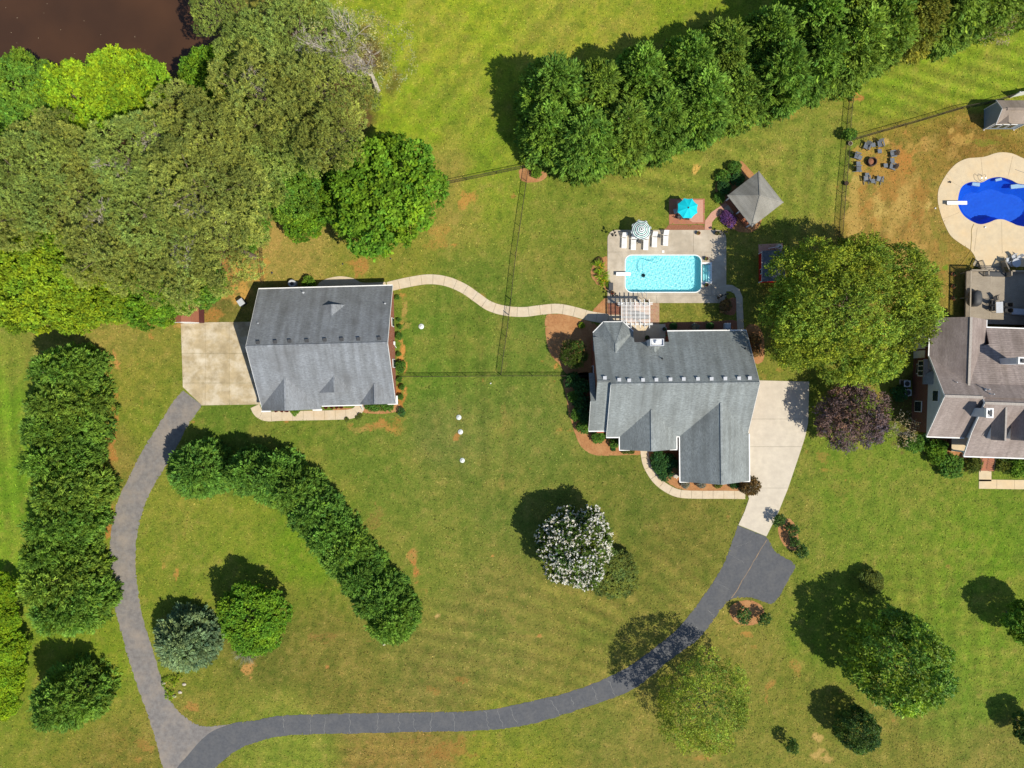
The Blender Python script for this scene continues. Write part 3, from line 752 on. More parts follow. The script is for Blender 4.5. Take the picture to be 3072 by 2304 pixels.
slabs('parking_pad', [(543,968),(790,965),(790,1213),(606,1216),(549,1161)], [616, 688], [1060, 1149], M['concrete_old'], 0.04)
slabs('concrete_driveway', [(2232,1140),(2427,1145),(2424,1268),(2414,1314),(2391,1384),(2363,1467),(2335,1536),(2299,1609),(2215,1574.5),(2233,1536),(2247,1496),(2232,1440)], [], [1257, 1340, 1464], M['concrete'], 0.045)
walk('curving_walkway', [(1163,861),(1218,848),(1283,838),(1339,844),(1390,865),(1431,893),(1468,918),(1515,932),(1570,936),(1621,930),(1672,926),(1718,934),(1774,949),(1824,956)], 1.22, 1.45, M['concrete_walk'])
sheet('rear_pad', catmull([(950,866),(958,848),(985,835),(1022,829),(1060,835),(1088,848),(1156,846)], 5) + [(1162,870),(950,872)], M['concrete_walk'], 0.045, 0.1)
walk('front_walkway', [(765,1218),(776,1238),(800,1249),(840,1248),(900,1247),(1000,1245),(1050,1242),(1074,1231),(1083,1208)], 1.2, 1.35, M['concrete_walk'])
walk('entry_walkway', [(1933,1340),(1934,1362),(1939,1388),(1951,1414),(1972,1443),(2004,1467),(2040,1481),(2099,1484),(2167,1484),(2236,1485)], 1.0, 1.3, M['concrete_walk'])
walk('side_walkway', [(2174,864),(2192,864),(2208,872),(2217,889),(2219,934),(2222,992)], 0.82, 4.0, M['concrete_pool'], 0.035)
walk('neighbour_walkway', [(2955,1412),(2955,1444)], 1.55, 1.4, M['concrete_tan'])
walk('neighbour_front_path', [(2936,1452),(2975,1452.5),(3033,1453.5),(3092,1454),(3150,1455)], 1.15, 2.4, M['concrete_tan'])

# ---------------------------------------------------------------- beds of pine straw and mulch
def bed(name, px, mat='mulch', z=0.02):
    pts = catmull(px, 5, True)
    return sheet(name, ragged(pts, 0.9, int(px[0][0])), M[mat], z, 0.05)
bed('mulch_bed', [(1690,1142),(1698,1188),(1706,1240),(1717,1273),(1725,1302),(1742,1337),(1766,1358),(1794,1366),(1833,1367),(1880,1365),(1924,1362),(1924,1335),(1860,1330),(1780,1280),(1775,1130),(1720,1125)])
bed('mulch_bed', [(1637,950),(1665,942),(1700,945),(1745,958),(1790,975),(1800,1010),(1795,1130),(1710,1128),(1680,1095),(1650,1060),(1638,1010)])
bed('mulch_bed', [(1948,1352),(1956,1385),(1972,1413),(1990,1436),(2016,1456),(2050,1470),(2100,1473),(2170,1473),(2236,1473),(2238,1440),(2045,1436),(2030,1345)])
bed('mulch_bed', [(2218,484),(2236,494),(2262,524),(2278,565),(2290,640),(2268,690),(2232,698),(2200,688),(2160,662),(2152,640),(2165,622),(2155,605),(2146,580),(2150,545),(2180,508)])
bed('mulch_bed', [(1822,768),(1790,782),(1774,808),(1775,830),(1790,852),(1818,870),(1824,868),(1824,770)])
bed('mulch_bed', [(1778,935),(1800,908),(1822,888),(1830,890),(1830,942),(1800,940)])
bed('mulch_bed', [(2158,915),(2175,905),(2200,892),(2212,905),(2212,925),(2200,945),(2175,940)], 'mulch_red')
bed('mulch_bed', [(1990,971),(2060,966),(2150,964),(2208,962),(2212,1000),(1990,1005)], 'mulch_red')
bed('mulch_bed', [(2236,985),(2268,975),(2290,1010),(2290,1080),(2262,1090),(2245,1060)])
bed('mulch_bed', [(2338,1562),(2368,1556),(2388,1580),(2396,1620),(2402,1640),(2380,1652),(2352,1636),(2336,1600)])
bed('mulch_bed', [(2188,1836),(2196,1815),(2220,1803),(2255,1802),(2285,1818),(2292,1850),(2270,1872),(2235,1876),(2205,1865)])
bed('mulch_bed', [(1560,508),(1600,508),(1640,520),(1630,540),(1590,548),(1562,538)])
bed('mulch_bed', [(1005,1225),(1060,1224),(1060,1229),(1005,1231)], 'mulch')
bed('mulch_bed', [(1087,1215),(1190,1208),(1190,1235),(1100,1240)])
bed('mulch_bed', [(2790,1300),(2880,1320),(2900,1345),(2905,1375),(2840,1372),(2800,1345)])

# ================================================================ own pool
x0, y0, x1, y1 = POOL
PR = 0.9
pool_out = rounded(x0, y0, x1, y1, PR, 8)
DK = 0.05
dl, dr, dt, db = G(1822.5, 0)[0], G(2178.5, 0)[0], G(0, 690)[1], G(0, 909)[1]
pxm = G(2080, 0)[0]; pxb = G(1970, 0)[0]
ring0 = (x0 - 0.32, y0 - 0.32, x1 + 0.32, y1 + 0.32)
def arc(cx, cy, r, a0, a1, n=8):
    return [(cx + r * math.cos(math.radians(a0 + (a1 - a0) * k / n)), cy + r * math.sin(math.radians(a0 + (a1 - a0) * k / n))) for k in range(n + 1)]
dk = thing('pool_deck', None, None, (0, 0, 0), kind='structure')
R = 1.1; g = 0.012; XS = STEPB[2] + 0.16
pieces = [
    [(dl, ring0[3] + g), (pxm - g, ring0[3] + g), (pxm - g, dt)] + arc(dl + R, dt - R, R, 90, 180),
    [(pxm + g, ring0[3] + g), (dr, ring0[3] + g)] + arc(dr - R, dt - R, R, 0, 90) + [(pxm + g, dt)],
    [(dl, ring0[1] + g), (ring0[0] - g, ring0[1] + g), (ring0[0] - g, ring0[3] - g), (dl, ring0[3] - g)],
    [(XS + g, ring0[1] + g), (dr, ring0[1] + g), (dr, ring0[3] - g), (XS + g, ring0[3] - g)],
    [(ring0[2] + g, STEPB[3] + 0.2), (XS - g, STEPB[3] + 0.2), (XS - g, ring0[3] - g), (ring0[2] + g, ring0[3] - g)],
    [(ring0[2] + g, ring0[1] + g), (XS - g, ring0[1] + g), (XS - g, STEPB[1] - 0.2), (ring0[2] + g, STEPB[1] - 0.2)],
    [(dl, db), (pxb - g, db), (pxb - g, ring0[1] - g), (dl, ring0[1] - g)],
    [(pxb + g, db)] + arc(dr - R, db + R, R, 270, 360) + [(dr, ring0[1] - g), (pxb + g, ring0[1] - g)],
]
for p in pieces:
    mb = MB(); mb.prism(p, -0.1, DK); mb.build('slab', M['concrete_pool'], dk)
M['vinyl'] = pm('pool_liner', (0.50, 0.90, 0.93), (0.44, 0.87, 0.91), 2, 0.6)
M['vinyl_white'] = pm('pool_coping', (0.72, 0.76, 0.76), (0.64, 0.69, 0.7), 4, 0.6)
sp_ = thing('swimming_pool', 'rectangular turquoise swimming pool with rounded corners in the concrete deck', 'pool', (0, 0, 0))
mb = MB(); mb.ring([(ring0[0], ring0[1]), (ring0[2], ring0[1]), (ring0[2], STEPB[1] - 0.2), (x1 + 0.025, STEPB[1] - 0.2), (x1 + 0.025, STEPB[3] + 0.2), (ring0[2], STEPB[3] + 0.2), (ring0[2], ring0[3]), (ring0[0], ring0[3])], pool_out, -0.1, DK - 0.002)
mb.build('surround', M['concrete_pool'], sp_)
inner = rounded(x0 + 0.11, y0 + 0.11, x1 - 0.11, y1 - 0.11, PR - 0.11, 8)
mb = MB(); mb.ring(pool_out, inner, -0.06, DK + 0.012); mb.build('coping', M['vinyl_white'], sp_)
mb = MB()
n = len(pool_out)
WD = -1.25
vs = [(p[0], p[1], 0.0) for p in pool_out] + [(p[0], p[1], WD) for p in pool_out]
mb.add(vs, [(i, i + n, (i + 1) % n + n, (i + 1) % n) for i in range(n)] + [tuple(range(n, 2 * n))])
liner = mb.build('liner', M['vinyl'], sp_, recalc=False)
# moulded step unit at the right end
mb = MB()
for k in range(4):
    mb.box(STEPB[0] + 0.15 + k * 0.27, (STEPB[1] + STEPB[3]) / 2, WD, 0.27, STEPB[3] - STEPB[1] - 0.12, 0.25 + 0.23 * (k + 1))
stepu = mb.build('step_unit', M['vinyl'], sp_)
mb = MB()
so = [(STEPB[0] + 0.03, STEPB[1] - 0.2), (STEPB[2] + 0.16, STEPB[1] - 0.2), (STEPB[2] + 0.16, STEPB[3] + 0.2), (STEPB[0] + 0.03, STEPB[3] + 0.2)]
si = [(STEPB[0] + 0.031, STEPB[1]), (STEPB[2], STEPB[1]), (STEPB[2], STEPB[3]), (STEPB[0] + 0.031, STEPB[3])]
mb.add([(p[0], p[1], DK + 0.01) for p in so] + [(p[0], p[1], DK + 0.01) for p in si] + [(p[0], p[1], WD) for p in si],
       [(0, 1, 5, 4), (1, 2, 6, 5), (2, 3, 7, 6), (4, 5, 9, 8), (5, 6, 10, 9), (6, 7, 11, 10)])
steps_ = mb.build('step_surround', M['vinyl_white'], sp_, recalc=False)
# water: a rippled surface that refracts
def watermat(name, col, rough=0.0):
    m, nt, N, L, P = newmat(name)
    P.inputs['Base Color'].default_value = (*col, 1)
    P.inputs['Roughness'].default_value = rough
    P.inputs['IOR'].default_value = 1.33
    P.inputs['Transmission Weight'].default_value = 1.0
    return m
M['water'] = watermat('pool_water', (0.72, 0.97, 1.0))
def ripple(X, Y, amp, seed, n=34, lo=0.22, hi=0.8):
    r = np.random.RandomState(seed)
    Z = np.zeros(X.shape)
    for k in range(n):
        lam = lo + (hi - lo) * r.rand() ** 1.5; a = r.rand() * 2 * math.pi; ph = r.rand() * 6.28
        Z += lam * np.sin(2 * math.pi * (X * math.cos(a) + Y * math.sin(a)) / lam + ph)
    return amp * Z / math.sqrt(n)
def watersheet(name, x0, y0, x1, y1, z, step, amp, seed, mat, parent, poly=None):
    X, Y = np.meshgrid(np.linspace(x0, x1, int((x1 - x0) / step)), np.linspace(y0, y1, int((y1 - y0) / step)))
    me = grid_mesh(name, X, Y, z + ripple(X, Y, amp, seed), None)
    me.polygons.foreach_set('use_smooth', np.ones(len(me.polygons), dtype=bool))
    if poly is not None:
        bm = bmesh.new(); bm.from_mesh(me)
        keep = inside(poly, X.ravel(), Y.ravel())
        bm.verts.ensure_lookup_table()
        dead = [v for v in bm.verts if not keep[v.index]]
        bmesh.ops.delete(bm, geom=dead, context='VERTS')
        bm.to_mesh(me); bm.free()
    return link(name, me, mat, parent)
def grow(poly, d):
    cx = sum(p[0] for p in poly) / len(poly); cy = sum(p[1] for p in poly) / len(poly)
    return [(p[0] + (p[0] - cx) / math.hypot(p[0] - cx, p[1] - cy) * d, p[1] + (p[1] - cy) / math.hypot(p[0] - cx, p[1] - cy) * d) for p in poly]
wat = watersheet('water', x0 - 0.02, y0 - 0.02, x1 + 1.06, y1 + 0.02, -0.12, 0.04, 0.0125, 3, M['water'], sp_)
CAUST = True
if CAUST:
    sd.cycles.is_caustics_light = True
    wat.cycles.is_caustics_caster = True
    liner.cycles.is_caustics_receiver = True; stepu.cycles.is_caustics_receiver = True; steps_.cycles.is_caustics_receiver = True

# ================================================================ neighbour's pool
ndeck_px = [(2813,600),(2815,570),(2826,545),(2845,515),(2870,490),(2900,476),(2930,473),(2955,470),(2985,460),(3010,457),(3040,462),(3072,476),(3120,490),(3170,540),(3180,620),(3160,720),(3150,800),(3060,800),(2928,800),(2926,775),(2910,750),(2880,730),(2850,705),(2828,660),(2817,625)]
ND = catmull(pxs(ndeck_px), 5, True)
EXCL += [ND, [(dl, db), (dr, db), (dr, dt), (dl, dt)]]
nd = thing('neighbour_pool_deck', None, None, (0, 0, 0), kind='structure')
nring = grow(NBPOOL, 0.3)
mb = MB(); mb.ring(ND, nring, -0.1, 0.04); mb.build('slab', M['concrete_tan'], nd)
M['joint'] = pm('joint_line', (0.3, 0.24, 0.16), None, 5, 1.0)
for a, b in (((2942,474),(2948,528)),((3038,467),(3024,526)),((2838,534),(2882,562)),((2826,657),(2876,639)),((2931,682),(2922,755)),((3004,664),(3006,760)),((3080,682),(3082,798))):
    crack(a, b, 0.025, 'joint', 0.047, 'joint', 0.2, 4).parent = nd
M['nbvinyl'] = pm('deep_blue_liner', (0.008, 0.14, 0.75), (0.007, 0.12, 0.68), 1.2, 0.6)
np_ = thing('swimming_pool', 'deep blue kidney shaped pool in the tan deck of the neighbouring yard', 'pool', (0, 0, 0))
mb = MB(); mb.ring(nring, NBPOOL, -0.1, 0.045); mb.build('coping', M['concrete_tan'], np_)
mb = MB(); n = len(NBPOOL)
cc = (sum(p[0] for p in NBPOOL) / n, sum(p[1] for p in NBPOOL) / n)
shelf = [(cc[0] + (p[0] - cc[0]) * 0.72, cc[1] + (p[1] - cc[1]) * 0.66) for p in NBPOOL]
vs = [(p[0], p[1], 0.0) for p in NBPOOL] + [(p[0], p[1], -0.95) for p in NBPOOL] + [(p[0], p[1], -2.2) for p in shelf]
mb.add(vs, [(i, i + n, (i + 1) % n + n, (i + 1) % n) for i in range(n)] + [(i + n, i + 2 * n, (i + 1) % n + 2 * n, (i + 1) % n + n) for i in range(n)] + [tuple(range(2 * n, 3 * n))])
nliner = mb.build('liner', M['nbvinyl'], np_, recalc=False)
M['water_nb'] = watermat('neighbour_pool_water', (0.6, 0.85, 1.0))
bxs = [p[0] for p in NBPOOL]; bys = [p[1] for p in NBPOOL]
nwat = watersheet('water', min(bxs), min(bys), max(bxs), max(bys), -0.12, 0.12, 0.003, 9, M['water_nb'], np_, grow(NBPOOL, 0.12))
if CAUST:
    nwat.cycles.is_caustics_caster = True
    nliner.cycles.is_caustics_receiver = True

# brick patio, brick path, pavers, terrace
def pave(name, px, mat, z=0.03):
    return sheet(name, px, M[mat], z, 0.08)
pave('brick_patio', [(2007,596),(2114,596),(2114,672),(2007,673)], 'paver', 0.03)
pave('brick_patio_field', [(2040,602),(2109,600),(2109,667),(2078,667),(2060,655),(2030,640),(2030,602)], 'paver_pale', 0.036)
sheet('mulch_strip', ragged([(1988,690),(2000,682),(2007,674.5),(2060,674.5),(2113,674.5),(2113,689.5),(2050,690)], 0.5, 8), M['mulch_red'], 0.025, 0.05)
walk('brick_path', [(2124,690),(2124.5,676),(2127,660),(2138,647),(2160,632),(2184,616)], 0.88, 20.0, M['paver_pale'], 0.035)
pave('paver_court', [(1862,909.5),(1978,909.5),(1978,972),(1862,972)], 'paver_tan', 0.03)
pave('paver_court_side', [(1824.5,909.5),(1861.5,909.5),(1861.5,944),(1824.5,944)], 'paver', 0.03)
slabs('terrace', [(1825,944.5),(1861.5,944.5),(1861.5,972.5),(1996,972.5),(1996,1032),(1880,1032),(1825,975)], [1935], [], M['concrete_walk'], 0.04)

# white entry steps under the water of the neighbour's pool
for (px, py, w_, d_, r_) in ((2932, 551, 0.95, 0.42, -0.15), (3000, 537, 0.8, 0.3, 0.2), (3057, 557, 1.7, 0.5, 0.1)):
    q = G(px, py); mb = MB(); mb.box(q[0], q[1], -0.62, w_, d_, 0.34, r_); mb.build('entry_step', M['vinyl_white'], np_).cycles.is_caustics_receiver = True

# ---------------------------------------------------------------- grass blades over the turf
def grass_tufts(n, seed):
    R = np.random.RandomState(seed)
    x = R.uniform(-66, 66, n); y = R.uniform(-50, 50, n)
    keep = np.ones(n, bool)
    pxx = x * PXM + 1536; pyy = 1152 - y * PXM
    keep &= ((pxx - 200) / 500) ** 2 + ((pyy + 80) / 370) ** 2 > 1.2
    for poly in EXCL:
        a = np.array(poly); k = (x > a[:, 0].min()) & (x < a[:, 0].max()) & (y > a[:, 1].min()) & (y < a[:, 1].max())
        ids = np.where(k)[0]
        if len(ids): keep[ids[inside(poly, x[ids], y[ids])]] = False
    ix = np.clip(((x + 70) / 0.28).astype(int) + 3, 0, GX.shape[1] - 1); iy = np.clip(((y + 54) / 0.28).astype(int) + 3, 0, GX.shape[0] - 1)
    keep &= R.rand(n) > bamt[iy, ix] * 0.75
    x, y, ix, iy = x[keep], y[keep], ix[keep], iy[keep]; n = len(x)
    a = R.rand(n) * 6.283; l = R.uniform(0.14, 0.34, n); w = R.uniform(0.05, 0.12, n); h = R.uniform(0.02, 0.07, n)
    dx, dy = np.cos(a) * l, np.sin(a) * l; sx, sy = -np.sin(a) * w / 2, np.cos(a) * w / 2
    z0 = np.full(n, 0.012)
    V = np.stack([np.stack([x, y, z0], -1), np.stack([x + dx * .5 + sx, y + dy * .5 + sy, h * .8], -1), np.stack([x + dx, y + dy, h], -1), np.stack([x + dx * .5 - sx, y + dy * .5 - sy, h * .6], -1)], 1).reshape(-1, 3)
    c = (bl * ALB)[iy, ix] * np.clip(1 + 0.34 * R.randn(n), 0.35, 2.0)[:, None]
    dry = R.rand(n) < 0.2
    c[dry] = c[dry] * np.array([1.45, 1.2, 1.5])
    return np_mesh('grass', V, np.arange(n * 4).reshape(-1, 4), np.repeat(c, 4, 0))
gm_, nt, N, L, P = newmat('grass_blade')
at = N.new('ShaderNodeAttribute'); at.attribute_name = 'tint'; L.new(at.outputs['Color'], P.inputs['Base Color']); P.inputs['Roughness'].default_value = 0.9; P.inputs['Specular IOR Level'].default_value = 0.1
tag(link('grass', grass_tufts(190000, 5), gm_), 'short mown lawn grass covering the yards', 'grass', None, 'stuff')
# specks of leaf litter on the pond
R_ = np.random.RandomState(8); mb = MB()
for _ in range(20):
    q = G(R_.uniform(0, 560), R_.uniform(0, 200)); a = R_.rand() * 6; s_ = R_.uniform(.03, .06)
    mb.add([(q[0] + s_ * math.cos(a + k * 1.57), q[1] + s_ * math.sin(a + k * 1.57) * .6, -0.694) for k in range(4)], [(0, 1, 2, 3)])
tag(mb.build('leaf_litter', M['concrete_tan'], None, False, False), 'pale leaf specks floating on the brown pond', 'leaves', None, 'stuff')
# ================================================================ buildings
class Fr:
    def __init__(s, px, py, deg):
        w = W(px, py, 0); s.o = Vector((w.x, w.y)); s.r = math.radians(deg)
    def L(s, px, py, z=0.0):
        w = W(px, py, z); d = Vector((w.x, w.y)) - s.o
        c, k = math.cos(-s.r), math.sin(-s.r)
        return (d.x * c - d.y * k, d.x * k + d.y * c)
    def U(s, px, py, z=0.0): return s.L(px, py, z)[0]
    def V(s, px, py, z=0.0): return s.L(px, py, z)[1]
    def root(s, name, label, cat): return thing(name, label, cat, (s.o.x, s.o.y, 0), s.r)

def rp(root, pts, mat, name='roof_slope', t=0.14):
    mb = MB(); mb.slab(pts, t); return mb.build(name, mat, root)
def bm_(root, name, p, q, w, h, mat):
    mb = MB(); mb.beam(p, q, w, h); return mb.build(name, mat, root)
def cap(root, p, q, mat, w=0.3):
    mb = MB(); mb.beam((p[0], p[1], p[2] + 0.004), (q[0], q[1], q[2] + 0.004), w * 0.8, 0.024); return mb.build('ridge_cap', mat, root)
def wallbox(root, u0, u1, v0, v1, z0, z1, mat, name='wall'):
    mb = MB(); mb.box((u0 + u1) / 2, (v0 + v1) / 2, z0, u1 - u0, v1 - v0, z1 - z0); return mb.build(name, mat, root)
def gable_u(root, u, v0, v1, ze, vr, zr, mat, z0=None, t=0.2, name='gable_wall'):
    """upright gable in the plane u = const"""
    z0 = ze if z0 is None else z0
    pts = [(u, v0, z0), (u, v1, z0)] + ([(u, v1, ze)] if ze > z0 else []) + [(u, vr, zr)] + ([(u, v0, ze)] if ze > z0 else [])
    mb = MB(); mb.slab(pts, t, (1, 0, 0)); return mb.build(name, mat, root)
def gable_v(root, v, u0, u1, ze, ur, zr, mat, z0=None, t=0.2, name='gable_wall'):
    z0 = ze if z0 is None else z0
    pts = [(u0, v, z0), (u1, v, z0)] + ([(u1, v, ze)] if ze > z0 else []) + [(ur, v, zr)] + ([(u0, v, ze)] if ze > z0 else [])
    mb = MB(); mb.slab(pts, t, (0, 1, 0)); return mb.build(name, mat, root)
def vent(root, u, v, z, mat, rear=True, m=0.6):
    mb = MB()
    d = -1 if rear else 1
    mb.box(0, 0, -0.12, 0.3, 0.3, 0.2); mb.box(0, 0.03 * d, 0.09, 0.42, 0.4, 0.06)
    o = mb.build('roof_vent', mat, root); o.location = (u, v, z); return o
def pipe(root, u, v, z, mat, h=0.45):
    mb = MB(); mb.tube([(0, 0, -0.15), (0, 0, h)], 0.055, 8); mb.lathe([(0.16, -0.08), (0.13, 0.02), (0.06, 0.12)], 10)
    o = mb.build('vent_pipe', mat, root); o.location = (u, v, z); return o
def window(root, c, w, h, axis, sgn, mull=True):
    """window on a wall; axis 'u' = wall plane is u const"""
    mb = MB(); x, y, z = c
    if axis == 'u':
        mb.box(x + sgn * 0.03, y, z - h / 2 - 0.08, 0.07, w + 0.16, h + 0.16)
    else:
        mb.box(x, y + sgn * 0.03, z - h / 2 - 0.08, w + 0.16, 0.07, h + 0.16)
    f = mb.build('window', M['white'], root)
    for k in (-1, 1):
        mb = MB()
        if axis == 'u': mb.box(x + sgn * 0.075, y, z + (0.02 if k > 0 else -h / 2), 0.03, w, h / 2 - 0.02)
        else: mb.box(x, y + sgn * 0.075, z + (0.02 if k > 0 else -h / 2), w, 0.03, h / 2 - 0.02)
        mb.build('pane', M['glass'], f)
    return f
def gutter(root, p, q): return bm_(root, 'gutter', p, q, 0.13, 0.12, M['white'])
def downspout(root, u, v, z, dv=0.0):
    mb = MB(); mb.tube([(u, v, z), (u, v + dv, z - 0.35), (u, v + dv, 0.12), (u, v + dv - 0.5, 0.05)], 0.045, 6); return mb.build('downspout', M['white'], root)

# ---------------------------------------------------------------- brick outbuilding on the left
F = Fr(980, 1040, 1.55)
hb = F.root('brick_garage', 'brick outbuilding with dark shingled roof beside the square concrete pad', 'building')
ZE, ZR = 2.7, 7.35
uL = (F.U(776.5, 866, ZE) + F.U(784, 1225, ZE)) / 2; uR = (F.U(1177, 857, ZE) + F.U(1188, 1208, ZE)) / 2
vB = F.V(980, 862, ZE); vF = F.V(1010, 1216, ZE); vR = F.V(950, 1034.5, ZR)
mB = (ZR - ZE) / (vB - vR); mF = (ZR - ZE) / (vR - vF)
zB = lambda v: ZR - mB * (v - vR)
zF = lambda v: ZR - mF * (vR - v)
RM = M['roof_out']
rp(hb, [(uL, vR, ZR), (uR, vR, ZR), (uR, vB, ZE), (uL, vB, ZE)], RM)
rp(hb, [(uL, vF, ZE), (uR, vF, ZE), (uR, vR, ZR), (uL, vR, ZR)], RM)
cap(hb, (uL + 0.05, vR, ZR), (uR - 0.05, vR, ZR), RM)
wallbox(hb, uL + 0.35, uR - 0.35, vF + 0.5, vB - 0.45, 0, ZE - 0.12, M['brick'])
for u in (uL + 0.3, uR - 0.5):
    gable_u(hb, u, vF + 0.5, vB - 0.45, ZE - 0.02 + 0.15, vR, ZR - 0.2, M['brick'], ZE - 0.13)
gutter(hb, (uL, vB + 0.06, ZE - 0.07), (uR, vB + 0.06, ZE - 0.07))
for u in (uL - 0.015, uR + 0.015):
    bm_(hb, 'fascia', (u, vB, ZE - 0.1), (u, vR, ZR - 0.1), 0.03, 0.2, M['white']); bm_(hb, 'fascia', (u, vF, ZE - 0.1), (u, vR, ZR - 0.1), 0.03, 0.2, M['white'])
def crossgable(root, u0, u1, vf, ze, zr, zplane, m, rm, wallmat, vin=0.35, back=1):
    """front gable whose ridge runs back into the main slope"""
    ur = (u0 + u1) / 2
    vz = lambda z: zplane(z)
    vr_ = vz(zr) + 0.25; ve = vz(ze) + 0.25
    rp(root, [(u0, vf, ze), (ur, vf, zr), (ur, vr_, zr), (u0, ve, ze)], rm)
    rp(root, [(u1, vf, ze), (u1, ve, ze), (ur, vr_, zr), (ur, vf, zr)], rm)
    cap(root, (ur, vf + 0.02, zr), (ur, vr_ - 0.35, zr), rm)
    gable_v(root, vf + vin, u0 + 0.3, u1 - 0.3, ze - 0.0, ur, zr - 0.25, wallmat, -0.0 + 0.02)
    return ur
# three gables over the front
vofz = lambda z: vR - (ZR - z) / mF
ug0, ug1 = F.U(785.5, 1226, ZE), F.U(963.5, 1222, ZE); vg = F.V(870, 1230, ZE)
crossgable(hb, ug0, ug1, vg, ZE + 0.04, 5.0, vofz, mF, RM, M['brick'])
ug2, ug3 = F.U(1079.5, 1212, ZE), F.U(1187.5, 1208, ZE); vg2 = F.V(1130, 1211, ZE)
crossgable(hb, ug2, ug3 + 0.02, vg2 - 0.03, ZE + 0.04, 4.4, vofz, mF, RM, M['brick'])
um0, um1 = F.U(957.6, 1178, 3.75), F.U(1065, 1176, 3.75); vm = F.V(1010, 1177, 3.75); zm = zF(vm)
ur = (um0 + um1) / 2; zt = zm + 1.32; vt = vofz(zt) + 0.1
rp(hb, [(um0, vm, zm + 0.02), (ur, vm, zt), (ur, vt, zt)], RM, 'dormer_slope', 0.1)
rp(hb, [(um1, vm, zm + 0.02), (ur, vt, zt), (ur, vm, zt)], RM, 'dormer_slope', 0.1)
gable_v(hb, vm + 0.05, um0 + 0.2, um1 - 0.2, zm - 0.02, ur, zt - 0.18, M['white'], None, 0.1, 'dormer_face')
cap(hb, (ur, vm, zt), (ur, vt - 0.15, zt), RM, 0.22)
# small dormer on the rear slope
v0 = F.V(995, 916, 3.9); z0 = zB(v0); u0 = F.U(965.5, 917, z0); u1 = F.U(1036, 916, z0); ur = (u0 + u1) / 2; zt = z0 + 0.85; vt = vR + (ZR - zt) / mB - 0.1
rp(hb, [(u0, v0, z0 + 0.02), (ur, vt, zt), (ur, v0, zt)], RM, 'dormer_slope', 0.08)
rp(hb, [(u1, v0, z0 + 0.02), (ur, v0, zt), (ur, vt, zt)], RM, 'dormer_slope', 0.08)
gable_v(hb, v0 - 0.12, u0 + 0.15, u1 - 0.15, z0, ur, zt - 0.14, M['darkgrey'], None, 0.06, 'dormer_face')
cap(hb, (ur, v0, zt), (ur, vt + 0.1, zt), RM, 0.2)
for zx, zy in ((315, 880), (535, 872), (718, 863), (940, 857), (1168, 848), (1385, 840), (1597, 835), (1862, 828)):
    px, py = 700 + zx * .235, 820 + zy * .235
    v = F.V(px, py, 6.6); z = zB(v); vent(hb, F.U(px, py, z + 0.1), F.V(px, py, z + 0.1), z + 0.02, M['darkgrey'])
for zx, zy in ((888, 243), (318, 638), (1935, 385)):
    px, py = 700 + zx * .235, 820 + zy * .235
    v = F.V(px, py, 4.0); z = zB(v); pipe(hb, F.U(px, py, z + 0.1), F.V(px, py, z + 0.1), z, M['lightgrey'], 0.35)
# eave boxes and trims
for a, b, v, z in ((ug0 - 0.06, ug0 + 1.05, vg, ZE), (ug1 - 1.05, ug1 + 0.06, vg, ZE), (ug3 - 1.0, ug3 + 0.22, vg2, ZE)):
    bm_(hb, 'eave_return', (a, v - 0.07, z - 0.1), (b, v - 0.07, z - 0.1), 0.2, 0.2, M['white'])
bm_(hb, 'fascia', (ug3 + 0.14, vg2 - 0.02, ZE - 0.1), (ug3 + 0.14, vg2 + 0.9, ZE - 0.02), 0.18, 0.2, M['white'])
gutter(hb, (ug1 + 0.07, vF - 0.05, ZE - 0.06), (ug2 + 0.25, vF - 0.05, ZE - 0.06))
bm_(hb, 'downspout', (ug2 + 0.1, vF - 0.1, ZE - 0.1), (ug2 - 0.15, vF - 0.75, 0.1), 0.1, 0.1, M['white'])
uw = uR - 0.31
window(hb, (uw, F.V(1176, 966, 2), 1.6), 0.9, 1.3, 'u', 1); window(hb, (uw, F.V(1176, 1090, 2), 1.6), 0.9, 1.3, 'u', 1)
mb = MB(); mb.box(uw + 0.12, F.V(1180, 1030, 1.2), 1.0, 0.14, 0.4, 0.6); mb.tube([(uw + 0.1, F.V(1180, 1036, 1.2), 1.1), (uw + 0.15, F.V(1180, 1042, 1.2), 0.1)], 0.04, 6); mb.build('electric_meter', M['white'], hb)
wv = vF + 0.47
for px in (1000, 1040): window(hb, (F.U(px, 1216, 1.4), wv, 1.5), 1.0, 1.4, 'v', -1)
for px in (820, 900): window(hb, (F.U(px, 1216, 1.4), vg + 0.33, 1.5), 1.2, 1.4, 'v', -1)
mb = MB(); mb.box(uL + 0.33, F.V(784, 1010, 1), 0.05, 0.06, 4.8, 2.2); mb.build('garage_door', M['white'], hb)
mb = MB(); mb.box(uL + 0.33, F.V(784, 1130, 1), 0.05, 0.06, 4.8, 2.2); mb.build('garage_door', M['white'], hb)
mb = MB(); mb.box(F.U(1020, 866, 1), vB - 0.43, 0.05, 1.0, 0.06, 2.1); mb.build('door', M['white'], hb)

